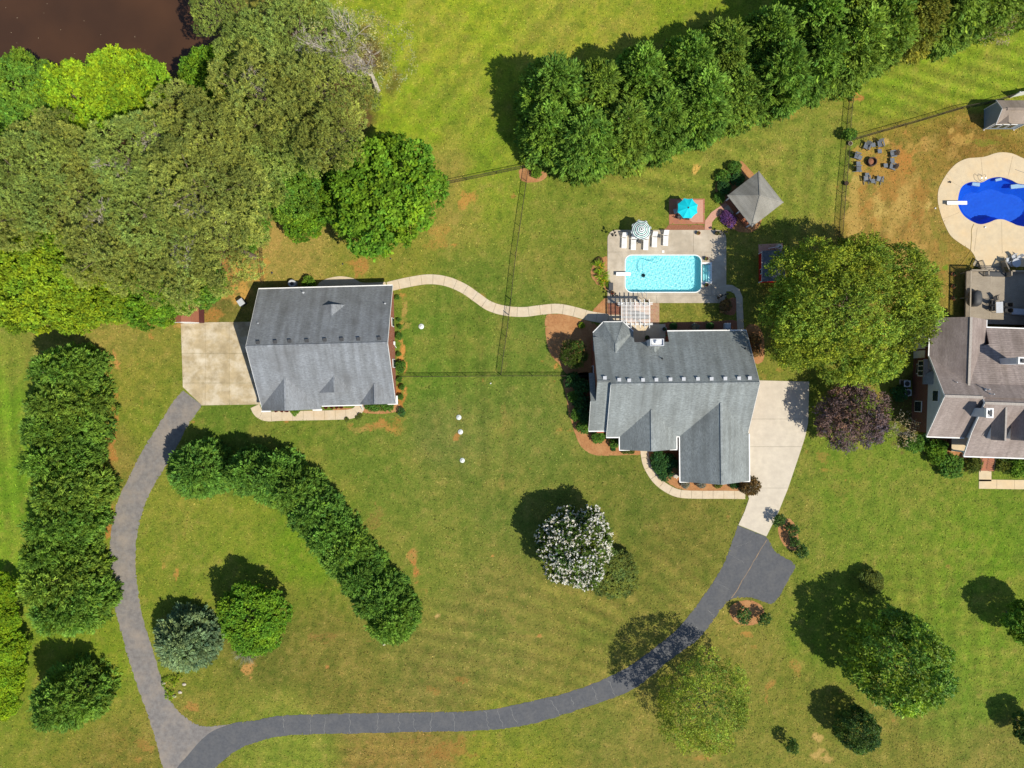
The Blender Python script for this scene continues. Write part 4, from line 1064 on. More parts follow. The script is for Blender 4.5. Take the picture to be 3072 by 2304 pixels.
# ---------------------------------------------------------------- main house
F = Fr(2000, 1149, 0.6)
hm = F.root('brick_house', 'large house with grey-green shingled roof and two front gables beside the pale driveway', 'house')
ZE, ZR = 2.72, 7.2; RM = M['roof_main']; BR = M['brick']
vB = F.V(2120, 993, ZE); vF = F.V(1838, 1311, ZE); vR = 0.5 * (vB + vF)
m = (ZR - ZE) / (vB - vR)
uR = F.U(2279, 1147, ZR); u1 = F.U(1833, 1152, ZR)
zB = lambda v: ZR - m * (v - vR); zF = lambda v: ZR - m * (vR - v)
ua, ub = F.U(1903, 1024, 3.6), F.U(2002, 1000, ZE); vn = F.V(1950, 1026, 3.6)
rp(hm, [(u1, vF, ZE), (uR, vF, ZE), (uR, vR, ZR), (u1, vR, ZR)], RM)
rp(hm, [(u1, vR, ZR), (uR, vR, ZR), (uR, vB, ZE), (ub, vB, ZE), (ub, vn, zB(vn)), (ua, vn, zB(vn)), (ua, vB - 0.6, zB(vB - 0.6)), (u1, vB - 0.6, zB(vB - 0.6))], RM)
cap(hm, (u1, vR, ZR), (uR, vR, ZR), RM)
# lower roof section at the left end
D = 0.55; vR2 = vR + D / m / 2; ZR2 = ZR - D / 2
u0 = F.U(1792, 1143, ZR2); uw0 = F.U(1766, 1289, ZE); vF2 = vF + D / m; vst = F.V(1780, 1203, 4.9); vst2 = F.V(1780, 1119, 2.9)
zs = ZR2 - m * (vR2 - vst)
rp(hm, [(u0, vR2, ZR2), (u0, vst, zs), (uw0, vst, zs), (uw0, vF2, ZE), (u1 + 0.1, vF2, ZE), (u1 + 0.1, vR2, ZR2)], RM)
rp(hm, [(u0, vR2, ZR2), (u1, vR2, ZR2), (u1, vB - 0.6, zB(vB - 0.6)), (u0, vB - 0.6, zB(vB - 0.6))], RM)
cap(hm, (u0, vR2, ZR2), (u1, vR2, ZR2), RM)
zlow = zs - (vst2 - vst) * 0.5
rp(hm, [(uw0, vst, zs - 0.01), (u0 + 0.05, vst, zs - 0.01), (u0 + 0.05, vst2, zlow), (uw0, vst2, zlow)], RM)
mb = MB(); mb.slab([(u1, vF2 - 0.1, ZE - 0.3), (u1, vR2, ZR2 - 0.3), (u1, vR2, ZR2 - 0.16), (u1, vR, ZR - 0.15), (u1, vF + 0.1, ZE - 0.05)], 0.18, (1, 0, 0)); mb.build('gable_wall', M['siding'], hm)
gable_u(hm, u0 + 0.12, vF2 + 0.6, vB - 0.8, ZE - 0.2, vR2, ZR2 - 0.25, BR, 0.0)
wallbox(hm, uw0 + 0.35, u0 + 0.3, vF2 + 0.45, vst2 - 0.35, 0, ZE - 0.2, BR)
mb = MB(); mb.slab([(uw0 + 0.3, vF2 + 0.5, ZE - 0.22), (uw0 + 0.3, vst, zs - 0.2), (uw0 + 0.3, vst2 - 0.4, zlow - 0.1), (uw0 + 0.3, vst2 - 0.4, ZE - 0.22)], 0.2, (1, 0, 0)); mb.build('gable_wall', BR, hm)
wallbox(hm, u0 + 0.4, uR - 0.55, vF + 0.5, vB - 0.5 - (vB - vn), 0, ZE - 0.15, BR)
wallbox(hm, ub + 0.35, uR - 0.56, vn - 1.0, vB - 0.45, 0, ZE - 0.16, BR)
gable_u(hm, uR - 0.55, vF + 0.5, vB - 0.45, ZE - 0.02, vR, ZR - 0.22, BR, 0.0)
gutter(hm, (ub, vB + 0.06, ZE - 0.07), (uR, vB + 0.06, ZE - 0.07))
gutter(hm, (uw0, vF2 - 0.06, ZE - 0.07), (u1 - 0.02, vF2 - 0.06, ZE - 0.07))
ug0, ug1 = F.U(1859.5, 1320, ZE), F.U(2029, 1320, ZE); vg = F.V(1945, 1348.5, ZE)
gutter(hm, (u1, vF - 0.06, ZE - 0.07), (ug0 - 0.03, vF - 0.06, ZE - 0.07))
for (p, q) in (((uR + 0.015, vB, ZE - 0.08), (uR + 0.015, vR, ZR - 0.08)), ((uR + 0.015, vF + 0.4, ZE + 0.18), (uR + 0.015, vR, ZR - 0.08)), ((u1 - 0.02, vF, ZE - 0.08), (u1 - 0.02, vR, ZR - 0.08)), ((uw0 - 0.015, vF2, ZE - 0.08), (uw0 - 0.015, vst, zs - 0.08))):
    bm_(hm, 'fascia', p, q, 0.03, 0.2, M['white'])
vofz = lambda z: vR - (ZR - z) / m
crossgable(hm, ug0, ug1, vg, ZE + 0.03, ZE + 0.03 + (ug1 - ug0) / 2 * m, vofz, m, RM, BR)
gg0, gg1 = F.U(2040.5, 1380, ZE), F.U(2247, 1380, ZE); vgg = F.V(2143, 1444, ZE)
crossgable(hm, gg0, gg1, vgg, ZE + 0.03, ZE + 0.03 + (gg1 - gg0) / 2 * m, vofz, m, RM, BR)
wallbox(hm, ug0 + 0.3, ug1 - 0.3, vg + 0.36, vF + 0.55, 0, ZE - 0.1, BR)
wallbox(hm, gg0 + 0.3, gg1 - 0.3, vgg + 0.36, vF + 0.55, 0, ZE - 0.1, BR)
for uu, va, vb in ((ug0 - 0.06, vg, vF + 0.3), (ug1 + 0.06, vg, vF - 0.05), (gg0 - 0.06, vgg, vF - 0.05), (gg1 + 0.06, vgg, vF + 0.2)):
    gutter(hm, (uu, va, ZE - 0.04), (uu, vb, ZE - 0.04))
gutter(hm, (ug1, vF - 0.06, ZE - 0.06), (gg0, vF - 0.06, ZE - 0.06))
for a, b, v in ((ug0 - 0.1, ug0 + 1.2, vg), (ug1 - 0.8, ug1 + 0.1, vg), (gg0 - 0.1, gg0 + 1.0, vgg), (gg1 - 0.8, gg1 + 0.1, vgg)):
    bm_(hm, 'eave_return', (a, v - 0.05, ZE - 0.05), (b, v - 0.05, ZE - 0.05), 0.12, 0.14, M['white'])
downspout(hm, gg0 + 0.15, vgg + 0.5, ZE - 0.1); downspout(hm, uR - 0.4, vB - 0.2, ZE - 0.1)
# eight-sided bay at the rear left
ap = F.L(1848, 1031, 4.55); za = 4.55
c0 = F.L(1779, 998, ZE); c1 = F.L(1810, 966, ZE); c2 = F.L(1869, 965.5, ZE); c3 = F.L(1900, 994, ZE)
vin = F.V(1848, 1075, 4.5); uap = ap[0]
zc = ZE
rp(hm, [(*c0, zc), (uap, ap[1], za), (*c1, zc)], RM, 'bay_slope'); rp(hm, [(*c1, zc), (uap, ap[1], za), (*c2, zc)], RM, 'bay_slope'); rp(hm, [(*c2, zc), (uap, ap[1], za), (*c3, zc)], RM, 'bay_slope')
rp(hm, [(*c0, zc), (c0[0], c0[1] - 2.2, zc), (uap, vin - 1.2, za), (uap, ap[1], za)], RM, 'bay_slope')
rp(hm, [(*c3, zc), (uap, ap[1], za), (uap, vin - 1.2, za), (c3[0], c3[1] - 2.6, zc)], RM, 'bay_slope')
for c in (c1, c2): cap(hm, (*c, zc), (uap, ap[1], za), RM, 0.2)
cap(hm, (uap, ap[1], za), (uap, vin, za), RM, 0.24)
for a, b in ((c0, c1), (c1, c2), (c2, c3)): gutter(hm, (*a, zc - 0.05), (*b, zc - 0.05))
mb = MB(); sh = lambda c: (uap + (c[0] - uap) * 0.86, ap[1] + (c[1] - ap[1]) * 0.84)
mb.prism([sh(c0), sh(c1), sh(c2), sh(c3), (sh(c3)[0], c3[1] - 2.4), (sh(c0)[0], c0[1] - 2.4)], 0, zc - 0.15); mb.build('bay_wall', BR, hm)
# vents, pipes, chimney
for zx, zy in ((348, 748), (507, 768), (617, 775), (770, 770), (918, 768), (1073, 763), (1220, 760), (1377, 758), (1528, 758), (1680, 755), (1832, 752), (1950, 750)):
    px, py = 1720 + zx * .2713, 930 + zy * .2713
    z = zB(F.V(px, py, 6.5))
    vent(hm, F.U(px, py, z + 0.1), F.V(px, py, z + 0.1), z + 0.02, M['lightgrey'])
for zx, zy in ((988, 540), (1907, 430)):
    px, py = 1720 + zx * .2713, 930 + zy * .2713
    z = zB(F.V(px, py, 4.6)); pipe(hm, F.U(px, py, z + 0.2), F.V(px, py, z + 0.2), z, M['darkgrey'])
px, py = 2191, 1255; pipe(hm, F.U(px, py, 4.4), F.V(px, py, 4.4), 4.15, M['darkgrey'])
zc_ = 6.1; ca = F.L(1951, 1038, zc_); cb = F.L(1992, 1016, zc_)
cu, cv = (ca[0] + cb[0]) / 2, (ca[1] + cb[1]) / 2; cw, ch = abs(cb[0] - ca[0]), abs(cb[1] - ca[1])
mb = MB(); mb.box(cu, cv, 2.0, cw - 0.08, ch - 0.08, zc_ - 0.25 - 2.0); chm = mb.build('chimney', M['siding'], hm)
mb = MB(); mb.ring([(cu - cw / 2, cv - ch / 2), (cu + cw / 2, cv - ch / 2), (cu + cw / 2, cv + ch / 2), (cu - cw / 2, cv + ch / 2)], [(cu - cw / 2 + .07, cv - ch / 2 + .07), (cu + cw / 2 - .07, cv - ch / 2 + .07), (cu + cw / 2 - .07, cv + ch / 2 - .07), (cu - cw / 2 + .07, cv + ch / 2 - .07)], zc_ - 0.3, zc_); mb.build('chimney_rim', M['siding'], chm)
mb = MB(); mb.box(cu - 0.05, cv, zc_ - 0.25, cw * .62, ch * .6, 0.08); mb.build('chimney_pan', M['white'], chm)
mb = MB(); mb.lathe([(0.14, 0), (0.14, 0.3), (0.24, 0.32), (0.24, 0.36), (0.05, 0.42)], 14, (cu, cv, zc_ - 0.18)); mb.build('flue_cap', M['whitemetal'], chm)
zk = 4.15; vk = cv - ch / 2
rp(hm, [(cu - cw / 2, vk, zB(vk) + 0.02), (cu, vk, zB(vk) + 0.45), (cu, vk - 0.75, zB(vk - 0.75) + 0.02)], RM, 'cricket', 0.05)
rp(hm, [(cu + cw / 2, vk, zB(vk) + 0.02), (cu, vk - 0.75, zB(vk - 0.75) + 0.02), (cu, vk, zB(vk) + 0.45)], RM, 'cricket', 0.05)
window(hm, (u0 + 0.11, F.V(1790, 1110, 1.6), 1.55), 0.9, 1.4, 'u', -1)
for px in (1895, 1990): window(hm, (F.U(px, 1340, 1.4), vg + 0.33, 1.5), 1.0, 1.5, 'v', -1)
for px in (2090, 2190): window(hm, (F.U(px, 1440, 1.4), vgg + 0.33, 1.5), 1.1, 1.5, 'v', -1)
for px in (2040, 2110, 2190): window(hm, (F.U(px, 1000, 1.4), vB - 0.44, 1.5), 1.0, 1.4, 'v', 1)
for py in (1350, 1410):
    mb = MB(); mb.box(gg1 - 0.27, F.V(2240, py, 1), 0.05, 0.06, 2.5, 2.1); mb.build('garage_door', M['white'], hm)
mb = MB(); mb.box(F.U(1935, 1340, 1), vg + 0.33, 0.05, 1.0, 0.06, 2.1); mb.build('door', M['redwood'], hm)

# ---------------------------------------------------------------- neighbouring house at the right edge
F = Fr(2900, 1190, -1.9)
hn = F.root('brick_house', 'brown roofed house with pale siding cut off by the right edge of the view', 'house')
RM = M['roof_nb']; BD = M['brick_dark']; CP_ = M['ridgecap']
ZE, ZR = 4.0, 7.3
uL = 0.5 * (F.U(2835, 1188, ZR) + F.U(2780, 1309, ZE)); uS = F.U(2949, 1193, ZR); uE = uL + 26.0
vR = F.V(2890, 1190, ZR); vF = F.V(2840, 1311, ZE); vB = F.V(2780, 1068, ZE)
mF = (ZR - ZE) / (vR - vF); mB = (ZR - ZE) / (vB - vR)
zB = lambda v: ZR - mB * (v - vR)
rp(hn, [(uL, vF, ZE), (uS + 0.3, vF, ZE), (uS + 0.3, vR, ZR), (uL, vR, ZR)], RM)
rp(hn, [(uL, vR, ZR), (uE, vR, ZR), (uE, vB, ZE), (uL, vB, ZE)], RM)
cap(hn, (uL, vR, ZR), (uS, vR, ZR), CP_, 0.38)
# rear wing
w0 = F.U(2789.5, 1010, ZE); w1 = F.U(2959.5, 970, ZE); wr = (w0 + w1) / 2; wv = F.V(2870, 956, ZE); ZW = 6.35
vj = vR + (ZR - ZW) / mB - 0.3; vj2 = vB - 0.3
rp(hn, [(w0, wv, ZE), (w0, vj2 - 1.2, ZE), (wr, vj, ZW), (wr, wv, ZW)], RM)
rp(hn, [(w1, wv, ZE), (wr, wv, ZW), (wr, vj - 0.4, ZW), (w1, vj - 0.4, ZE)], RM)
cap(hn, (wr, wv, ZW), (wr, vj - 0.1, ZW), CP_, 0.36)
gable_v(hn, wv - 0.3, w0 + 0.4, w1 - 0.4, ZE - 0.02, wr, ZW - 0.2, BD, 0.0)
wallbox(hn, w0 + 0.4, w1 - 0.4, vB - 1.5, wv - 0.3, 0, ZE - 0.14, BD)
gutter(hn, (w0 - 0.05, wv, ZE - 0.06), (w0 - 0.05, vB + 0.1, ZE - 0.06))
bm_(hn, 'eave_trim', (w0 - 0.1, vB + 0.05, ZE - 0.08), (uL, vB + 0.05, ZE - 0.08), 0.12, 0.14, M['white'])
# shallow rear roof to the right of the wing
vE = F.V(3010, 984.5, ZE); vb0 = F.V(2980, 1152, ZW); zb0 = zB(vb0)
rp(hn, [(wr, vb0, zb0 + 0.03), (uE, vb0, zb0 + 0.03), (uE, vE, ZE), (w1 - 0.05, vE, ZE), (w1 - 0.05, vE - 2, ZE + 0.7), (wr, vE - 3, ZE + 0.9)], RM)
gutter(hn, (w1, vE + 0.05, ZE - 0.05), (uE, vE + 0.05, ZE - 0.05))
bm_(hn, 'fascia', (w1 + 0.04, vE, ZE - 0.06), (w1 + 0.04, wv, ZE - 0.06), 0.08, 0.16, M['white'])
wallbox(hn, w1 - 0.6, uE - 0.4, vB - 1.0, vE - 0.4, 0, ZE - 0.14, BD)
wallbox(hn, uL + 0.35, uE - 0.4, vF + 0.4, vB - 0.35, 0, ZE - 0.13, BD)
gable_u(hn, uL + 0.3, vF + 0.4, vB - 0.35, ZE - 0.12, vR, ZR - 0.18, M['siding'], ZE - 0.6)
window(hn, (uL + 0.28, F.V(2815, 1188, 5.2), 5.1), 1.2, 1.0, 'u', -1)
for va, vb_, za_, zb_ in ((vF, vR, ZE, ZR), (vB, vR, ZE, ZR)):
    bm_(hn, 'fascia', (uL - 0.02, va, za_ - 0.1), (uL - 0.02, vb_, zb_ - 0.1), 0.04, 0.24, M['white'])
gutter(hn, (uL, vF - 0.06, ZE - 0.06), (uS + 0.1, vF - 0.06, ZE - 0.06))
# taller right-hand block with porch roof
ZR3 = 7.5; vR3 = F.V(3010, 1211, ZR3); ZE3 = 4.0; vF3 = F.V(2980, 1371, ZE3); u3 = 0.5 * (F.U(2954, 1209, ZR3) + F.U(2893, 1368, ZE3))
mid = (vR3 * 0.45 + vF3 * 0.55); zmid = ZR3 - (ZR3 - ZE3) * 0.62
rp(hn, [(u3, mid, zmid), (uE, mid, zmid), (uE, vR3, ZR3), (u3, vR3, ZR3)], RM)
rp(hn, [(u3, vF3, ZE3), (uE, vF3, ZE3), (uE, mid, zmid), (u3, mid, zmid)], RM)
vb3 = vR3 + (ZR3 - 6.6) / 0.7
rp(hn, [(u3, vR3, ZR3), (uE, vR3, ZR3), (uE, vb3, 6.6), (u3, vb3, 6.6)], RM)
cap(hn, (u3, vR3, ZR3), (uE, vR3, ZR3), CP_, 0.38)
mb = MB(); mb.slab([(u3 + 0.25, vF3 + 2.2, ZE3 - 0.4), (u3 + 0.25, vF3 + 2.2, ZE3 + 0.75), (u3 + 0.25, mid, zmid - 0.15), (u3 + 0.25, vR3, ZR3 - 0.18), (u3 + 0.25, vb3, 6.4), (u3 + 0.25, vb3, 4.5)], 0.2, (1, 0, 0)); mb.build('gable_wall', M['siding'], hn)
for p, q in (((u3 - 0.02, vF3, ZE3 - 0.1), (u3 - 0.02, mid, zmid - 0.1)), ((u3 - 0.02, mid, zmid - 0.1), (u3 - 0.02, vR3, ZR3 - 0.1)), ((u3 - 0.02, vR3, ZR3 - 0.1), (u3 - 0.02, vb3, 6.5))):
    bm_(hn, 'fascia', p, q, 0.04, 0.22, M['white'])
gutter(hn, (u3, vF3 - 0.06, ZE3 - 0.06), (uE, vF3 - 0.06, ZE3 - 0.06))
# porch floor, posts, steps
mb = MB(); mb.box((u3 + uE) / 2 + 0.2, vF3 + 1.35, 0, uE - u3 - 0.4, 2.1, 0.9); mb.build('porch_base', BD, hn)
mb = MB(); mb.box((u3 + uE) / 2 + 0.2, vF3 + 1.35, 0.9, uE - u3 - 0.4, 2.1, 0.06); mb.build('porch_floor', M['concrete_tan'], hn)
for k in range(4):
    mb = MB(); mb.box(u3 + 0.5 + k * 2.6, vF3 + 0.45, 0.96, 0.18, 0.18, ZE3 - 1.12); mb.build('porch_post', M['white'], hn)
for k in range(6):
    s = F.L(2962, 1376 + k * 6.6, 0.9 - 0.15 * k); mb = MB(); mb.box(s[0], s[1], 0, 1.75, 0.32, 0.9 - 0.15 * k); mb.build('step', M['paver'], hn)
for px in (2944, 2984):
    mb = MB(); a = F.L(px + 2, 1372, 1.8); b = F.L(px - 3, 1416, 0.95)
    mb.tube([(*a, 1.85), (*b, 0.95)], 0.03, 6)
    for k in range(8):
        t = k / 7; x = a[0] + (b[0] - a[0]) * t; y = a[1] + (b[1] - a[1]) * t; zt_ = 1.85 + (0.95 - 1.85) * t
        mb.tube([(x, y, zt_ - 0.92), (x, y, zt_)], 0.015, 4)
    mb.build('handrail', M['black'], hn)
# chimneys
for (pa, pb, zt_, zb_) in (((2960, 1252), (2980, 1226), 8.6, 4.5), ((3056, 1091), (3084, 1073), 8.4, 4.2)):
    a = F.L(*pa, zt_); b = F.L(*pb, zt_); cu, cv = (a[0] + b[0]) / 2, (a[1] + b[1]) / 2; cw, ch = abs(b[0] - a[0]), abs(b[1] - a[1])
    mb = MB(); mb.box(cu, cv, zb_, cw, ch, zt_ - zb_ - 0.2); c = mb.build('chimney', M['siding'], hn)
    mb = MB(); mb.ring([(cu - cw / 2 - .05, cv - ch / 2 - .05), (cu + cw / 2 + .05, cv - ch / 2 - .05), (cu + cw / 2 + .05, cv + ch / 2 + .05), (cu - cw / 2 - .05, cv + ch / 2 + .05)], [(cu - cw / 2 + .1, cv - ch / 2 + .1), (cu + cw / 2 - .1, cv - ch / 2 + .1), (cu + cw / 2 - .1, cv + ch / 2 - .1), (cu - cw / 2 + .1, cv + ch / 2 - .1)], zt_ - 0.35, zt_); mb.build('chimney_rim', M['white'], c)
    mb = MB(); mb.lathe([(0.16, 0), (0.16, 0.3), (0.25, 0.32), (0.22, 0.4)], 12, (cu, cv, zt_ - 0.3)); mb.build('flue', M['darkgrey'], c)
# two front dormers
for px in (2983, 3043):
    d0 = F.U(px, 1290, 6.6); vf = F.V(px, 1320, 6.2); zr_ = 7.3; ze_ = 6.1; dw = 1.45
    rp(hn, [(d0, vf, ze_), (d0 + dw / 2 + .1, vf, zr_), (d0 + dw / 2 + .1, vR3 - 0.2, zr_), (d0, vf + 2.3, ze_)], RM, 'dormer_slope', 0.08)
    rp(hn, [(d0 + dw + .2, vf, ze_), (d0 + dw + .2, vf + 2.3, ze_), (d0 + dw / 2 + .1, vR3 - 0.2, zr_), (d0 + dw / 2 + .1, vf, zr_)], RM, 'dormer_slope', 0.08)
    cap(hn, (d0 + dw / 2 + .1, vf, zr_), (d0 + dw / 2 + .1, vR3 - 0.4, zr_), CP_, 0.26)
    mb = MB(); mb.box(d0 + dw / 2 + .1, vf + 1.3, 4.6, dw - 0.1, 2.4, ze_ - 4.7); mb.build('dormer_wall', M['siding'], hn)
    gable_v(hn, vf + 0.1, d0 + 0.15, d0 + dw + 0.05, ze_ - 0.1, d0 + dw / 2 + .1, zr_ - 0.12, M['siding'], None, 0.1, 'dormer_face')
for zx, zy, z, hh in ((1207, 607, 5.5, 0.5), (1095, 1143, 6.0, 0.5), (1615, 1262, 6.9, 0.7), (1680, 1340, 7.0, 0.8)):
    px, py = 2672 + zx * .1808, 940 + zy * .1808
    pipe(hn, F.U(px, py, z + 0.3), F.V(px, py, z + 0.3), z - 0.05, M['lightgrey'], hh)
# left wall openings: garage doors, windows, bay
wu = w0 + 0.38
for ya, yb in ((981, 1047), (1052, 1074)):
    va, vb_ = F.V(2775, ya, 1.5), F.V(2775, yb, 1.5)
    mb = MB(); mb.box(wu, (va + vb_) / 2, 0.05, 0.08, abs(va - vb_), 2.4); mb.build('garage_door', M['white'], hn)
window(hn, (wu, F.V(2785, 1026, 3.2), 3.1), 0.9, 0.9, 'u', -1)
wu = uL + 0.33
window(hn, (wu, F.V(2742, 1106, 1.5), 1.5), 1.1, 1.2, 'u', -1); window(hn, (wu, F.V(2745, 1219, 1.5), 1.5), 1.2, 1.3, 'u', -1)
mb = MB(); va = F.V(2768, 1105, 3); mb.box(uL + 0.05, va, 2.1, 0.6, 1.9, 1.5); by = mb.build('bay_window', M['white'], hn)
for k in (-1, 0, 1):
    mb = MB(); mb.box(uL - 0.26, va + k * 0.6, 2.25, 0.04, 0.5, 1.2); mb.build('pane', M['glass'], by)
mb = MB(); mb.slab([(uL - 0.4, va - 1.1, 3.55), (uL - 0.4, va + 1.1, 3.55), (uL + 0.4, va + 1.1, 4.0), (uL + 0.4, va - 1.1, 4.0)], 0.1); mb.build('bay_roof', RM, hn)
mb = MB(); vv = F.V(2800, 1140, 3.8); mb.slab([(uL - 0.35, vv - 0.55, 3.45), (uL - 0.35, vv + 0.45, 3.45), (uL + 0.35, vv + 1.3, 4.6), (uL + 0.35, vv - 0.5, 4.6)], 0.12); mb.build('eave_return', M['roof_out'], hn)
# unseen tall rear wing, added beyond the view to shade the deck
fu = F.U(1536 + 63.6 * 24, 900, 0)
wallbox(hn, fu, fu + 8, vE - 1.0, F.V(3060, 852, 0) - 0.4, 0, 5.4, BD)
rp(hn, [(fu - 0.3, vE - 3, 5.5), (fu - 0.3, F.V(3060, 852, 0), 5.5), (fu + 4, F.V(3060, 852, 0), 8.0), (fu + 4, vE - 3, 8.0)], RM)
rp(hn, [(fu + 8.3, vE - 3, 5.5), (fu + 4, vE - 3, 8.0), (fu + 4, F.V(3060, 852, 0), 8.0), (fu + 8.3, F.V(3060, 852, 0), 5.5)], RM)

# ---------------------------------------------------------------- neighbour's raised deck
DZ = 1.2
F = Fr(2960, 880, -1.2)
dkx = F.root('wooden_deck', 'raised weathered timber deck behind the brown roofed house', 'deck')
a0 = F.U(2897, 880, DZ); a1 = F.U(3300, 880, DZ); b0 = F.V(2960, 972, DZ); b1 = F.V(2960, 815, DZ); s0 = F.U(2951, 830, DZ); s1 = F.U(3019, 830, DZ); bs = F.V(2985, 829, DZ)
mb = MB()
nb = int((b1 - b0) / 0.145); rb = random.Random(7)
usplit = F.U(2972, 900, DZ)
for k in range(nb):
    v = b0 + (k + 0.5) * (b1 - b0) / nb
    segs = [(a0, usplit - 0.1), (usplit + 0.1, s1 + 0.1), (s1 + 0.11, a1)] if v < bs else [(a0, s0), (s1, a1)]
    for x, y in segs: mb.box((x + y) / 2, v, DZ - 0.04 + rb.uniform(-0.004, 0.004), y - x, 0.135, 0.04)
mb.box(usplit, (b0 + bs) / 2, DZ - 0.04, 0.18, bs - b0, 0.045)
o = mb.build('deck_boards', M['deckwood'], dkx); o['kind'] = 'stuff'
mb = MB(); mb.box((a0 + a1) / 2, (b0 + b1) / 2, DZ - 0.3, a1 - a0 - 0.1, b1 - b0 - 0.1, 0.25); mb.build('deck_frame', M['darkgrey'], dkx)
for x in (a0 + 0.1, (a0 + s0) / 2, s0, s1):
    for y in (b0 + 0.2, (b0 + b1) / 2, b1 - 0.1):
        mb = MB(); mb.box(x, y, 0, 0.14, 0.14, DZ - 0.3); mb.build('deck_post', M['deckwood'], dkx)
def railing(p, q, z0, z1, top=0.95):
    p = Vector(p); q = Vector(q); Ld = (q - p).length
    bm_(dkx, 'handrail', (p.x, p.y, z0 + top), (q.x, q.y, z1 + top), 0.16, 0.045, M['deckwood'])
    bm_(dkx, 'bottom_rail', (p.x, p.y, z0 + 0.1), (q.x, q.y, z1 + 0.1), 0.05, 0.08, M['deckwood'])
    mb = MB(); n = max(2, int(Ld / 0.13))
    for k in range(n + 1):
        t = k / n; x = p.x + (q.x - p.x) * t; y = p.y + (q.y - p.y) * t; z = z0 + (z1 - z0) * t
        mb.box(x, y, z + 0.06, 0.035, 0.035, top - 0.08)
    o = mb.build('balusters', M['deckwood'], dkx); o['kind'] = 'stuff'
    for t in (0, 1) if Ld < 3 else (0, 0.5, 1):
        mb = MB(); x = p.x + (q.x - p.x) * t; y = p.y + (q.y - p.y) * t; mb.box(x, y, z0 + (z1 - z0) * t - 0.1, 0.1, 0.1, top + 0.15); mb.build('newel_post', M['deckwood'], dkx)
railing((a0, b0), (a0, b1), DZ, DZ); railing((a0, b1), (s0, b1), DZ, DZ); railing((s1, b1), (a1, b1), DZ, DZ)
railing((s0, b1), (s0, bs), DZ, DZ); railing((s1, b1), (s1, bs), DZ, DZ)
for k in range(6):
    mb = MB(); mb.box((s0 + s1) / 2, bs + 0.16 + k * 0.29, DZ - 0.2 * (k + 1) - 0.05 + 0.03, s1 - s0, 0.27, 0.05); mb.build('stair_tread', M['deckwood'], dkx)
for x in (s0, s1):
    railing((x, b1), (x, bs + 2.0), DZ - 0.3, 0.0)
    bm_(dkx, 'stringer', (x, bs, DZ - 0.15), (x, bs + 1.9, 0.08), 0.05, 0.25, M['deckwood'])

# ---------------------------------------------------------------- gazebo
F = Fr(2258, 604, 0)
gw = [W(2277.4, 514.6, 2.45), W(2350.5, 606.8, 2.45), W(2255.5, 680.9, 2.45), W(2181.4, 585.9, 2.45)]
gc = sum(gw, Vector()) / 4
ang = math.atan2(gw[1].y - gw[2].y, gw[1].x - gw[2].x); half = sum((w - gc).length for w in gw) / 4 / math.sqrt(2)
gz = thing('gazebo', 'square gazebo with grey pyramid roof and stained timber floor', 'gazebo', (gc.x, gc.y, 0), ang)
h = half; za = 4.05; ze = 2.45
cs = [(-h, -h), (h, -h), (h, h), (-h, h)]
for k in range(4):
    a, b = cs[k], cs[(k + 1) % 4]
    rp(gz, [(*a, ze), (*b, ze), (0, 0, za)], M['roof_gaz'], 'roof_slope', 0.1)
    cap(gz, (*a, ze), (0, 0, za), M['roof_gaz'], 0.22)
mb = MB(); mb.box(0, 0, 0.1, 2 * h - 0.5, 2 * h - 0.5, 0.28); mb.build('floor', M['redwood'], gz)
for a in cs:
    mb = MB(); mb.box(a[0] * 0.86, a[1] * 0.86, 0.0, 0.16, 0.16, ze - 0.02); mb.build('post', M['white'], gz)
for k in range(4):
    a, b = cs[k], cs[(k + 1) % 4]
    bm_(gz, 'beam', (a[0] * .86, a[1] * .86, ze - 0.16), (b[0] * .86, b[1] * .86, ze - 0.16), 0.12, 0.2, M['white'])
    if k != 3: bm_(gz, 'rail', (a[0] * .86, a[1] * .86, 1.2), (b[0] * .86, b[1] * .86, 1.2), 0.1, 0.06, M['white'])
mb = MB(); mb.box(-h * 0.86, 0, 0.0, 0.16, 0.16, ze - 0.02); mb.build('post', M['white'], gz)
mb = MB(); mb.box(-h - 0.05, 0.9, 0.03, 0.7, 1.2, 0.16); mb.build('step', M['concrete_pool'], gz)

# ---------------------------------------------------------------- pergola
PZ = 2.6
pg = thing('pergola', 'white slatted pergola between the pool and the rear terrace', 'pergola', (*W(1906, 940, PZ).xy, 0), 0)
pc = W(1906, 940, PZ)
def pl(px, py, z=PZ): w = W(px, py, z); return (w.x - pc.x, w.y - pc.y)
for zx in (775, 905, 1033, 1160, 1287, 1412, 1545):
    a = pl(1780 + zx * .1085, 880 + 165 * .1085); b = pl(1780 + zx * .1085 + 1, 880 + 965 * .1085)
    bm_(pg, 'rafter', (*a, PZ), (*b, PZ), 0.065, 0.16, M['white'])
for k in range(13):
    y = 880 + (338 + k * 37.2) * .1085
    bm_(pg, 'slat', (*pl(1780 + 770 * .1085, y, PZ + .12), PZ + 0.12), (*pl(1780 + 1580 * .1085, y, PZ + .12), PZ + 0.12), 0.06, 0.05, M['white'])
for zy in (265, 302, 830, 866):
    y = 880 + zy * .1085
    bm_(pg, 'header', (*pl(1780 + 675 * .1085, y, PZ - .18), PZ - 0.18), (*pl(1780 + 1640 * .1085, y, PZ - .18), PZ - 0.18), 0.07, 0.2, M['white'])
for zx in (790, 1535):
    for zy in (283, 848):
        a = pl(1780 + zx * .1085, 880 + zy * .1085)
        mb = MB(); mb.box(a[0], a[1], 0.0, 0.2, 0.2, PZ - 0.05); mb.build('post', M['white'], pg)

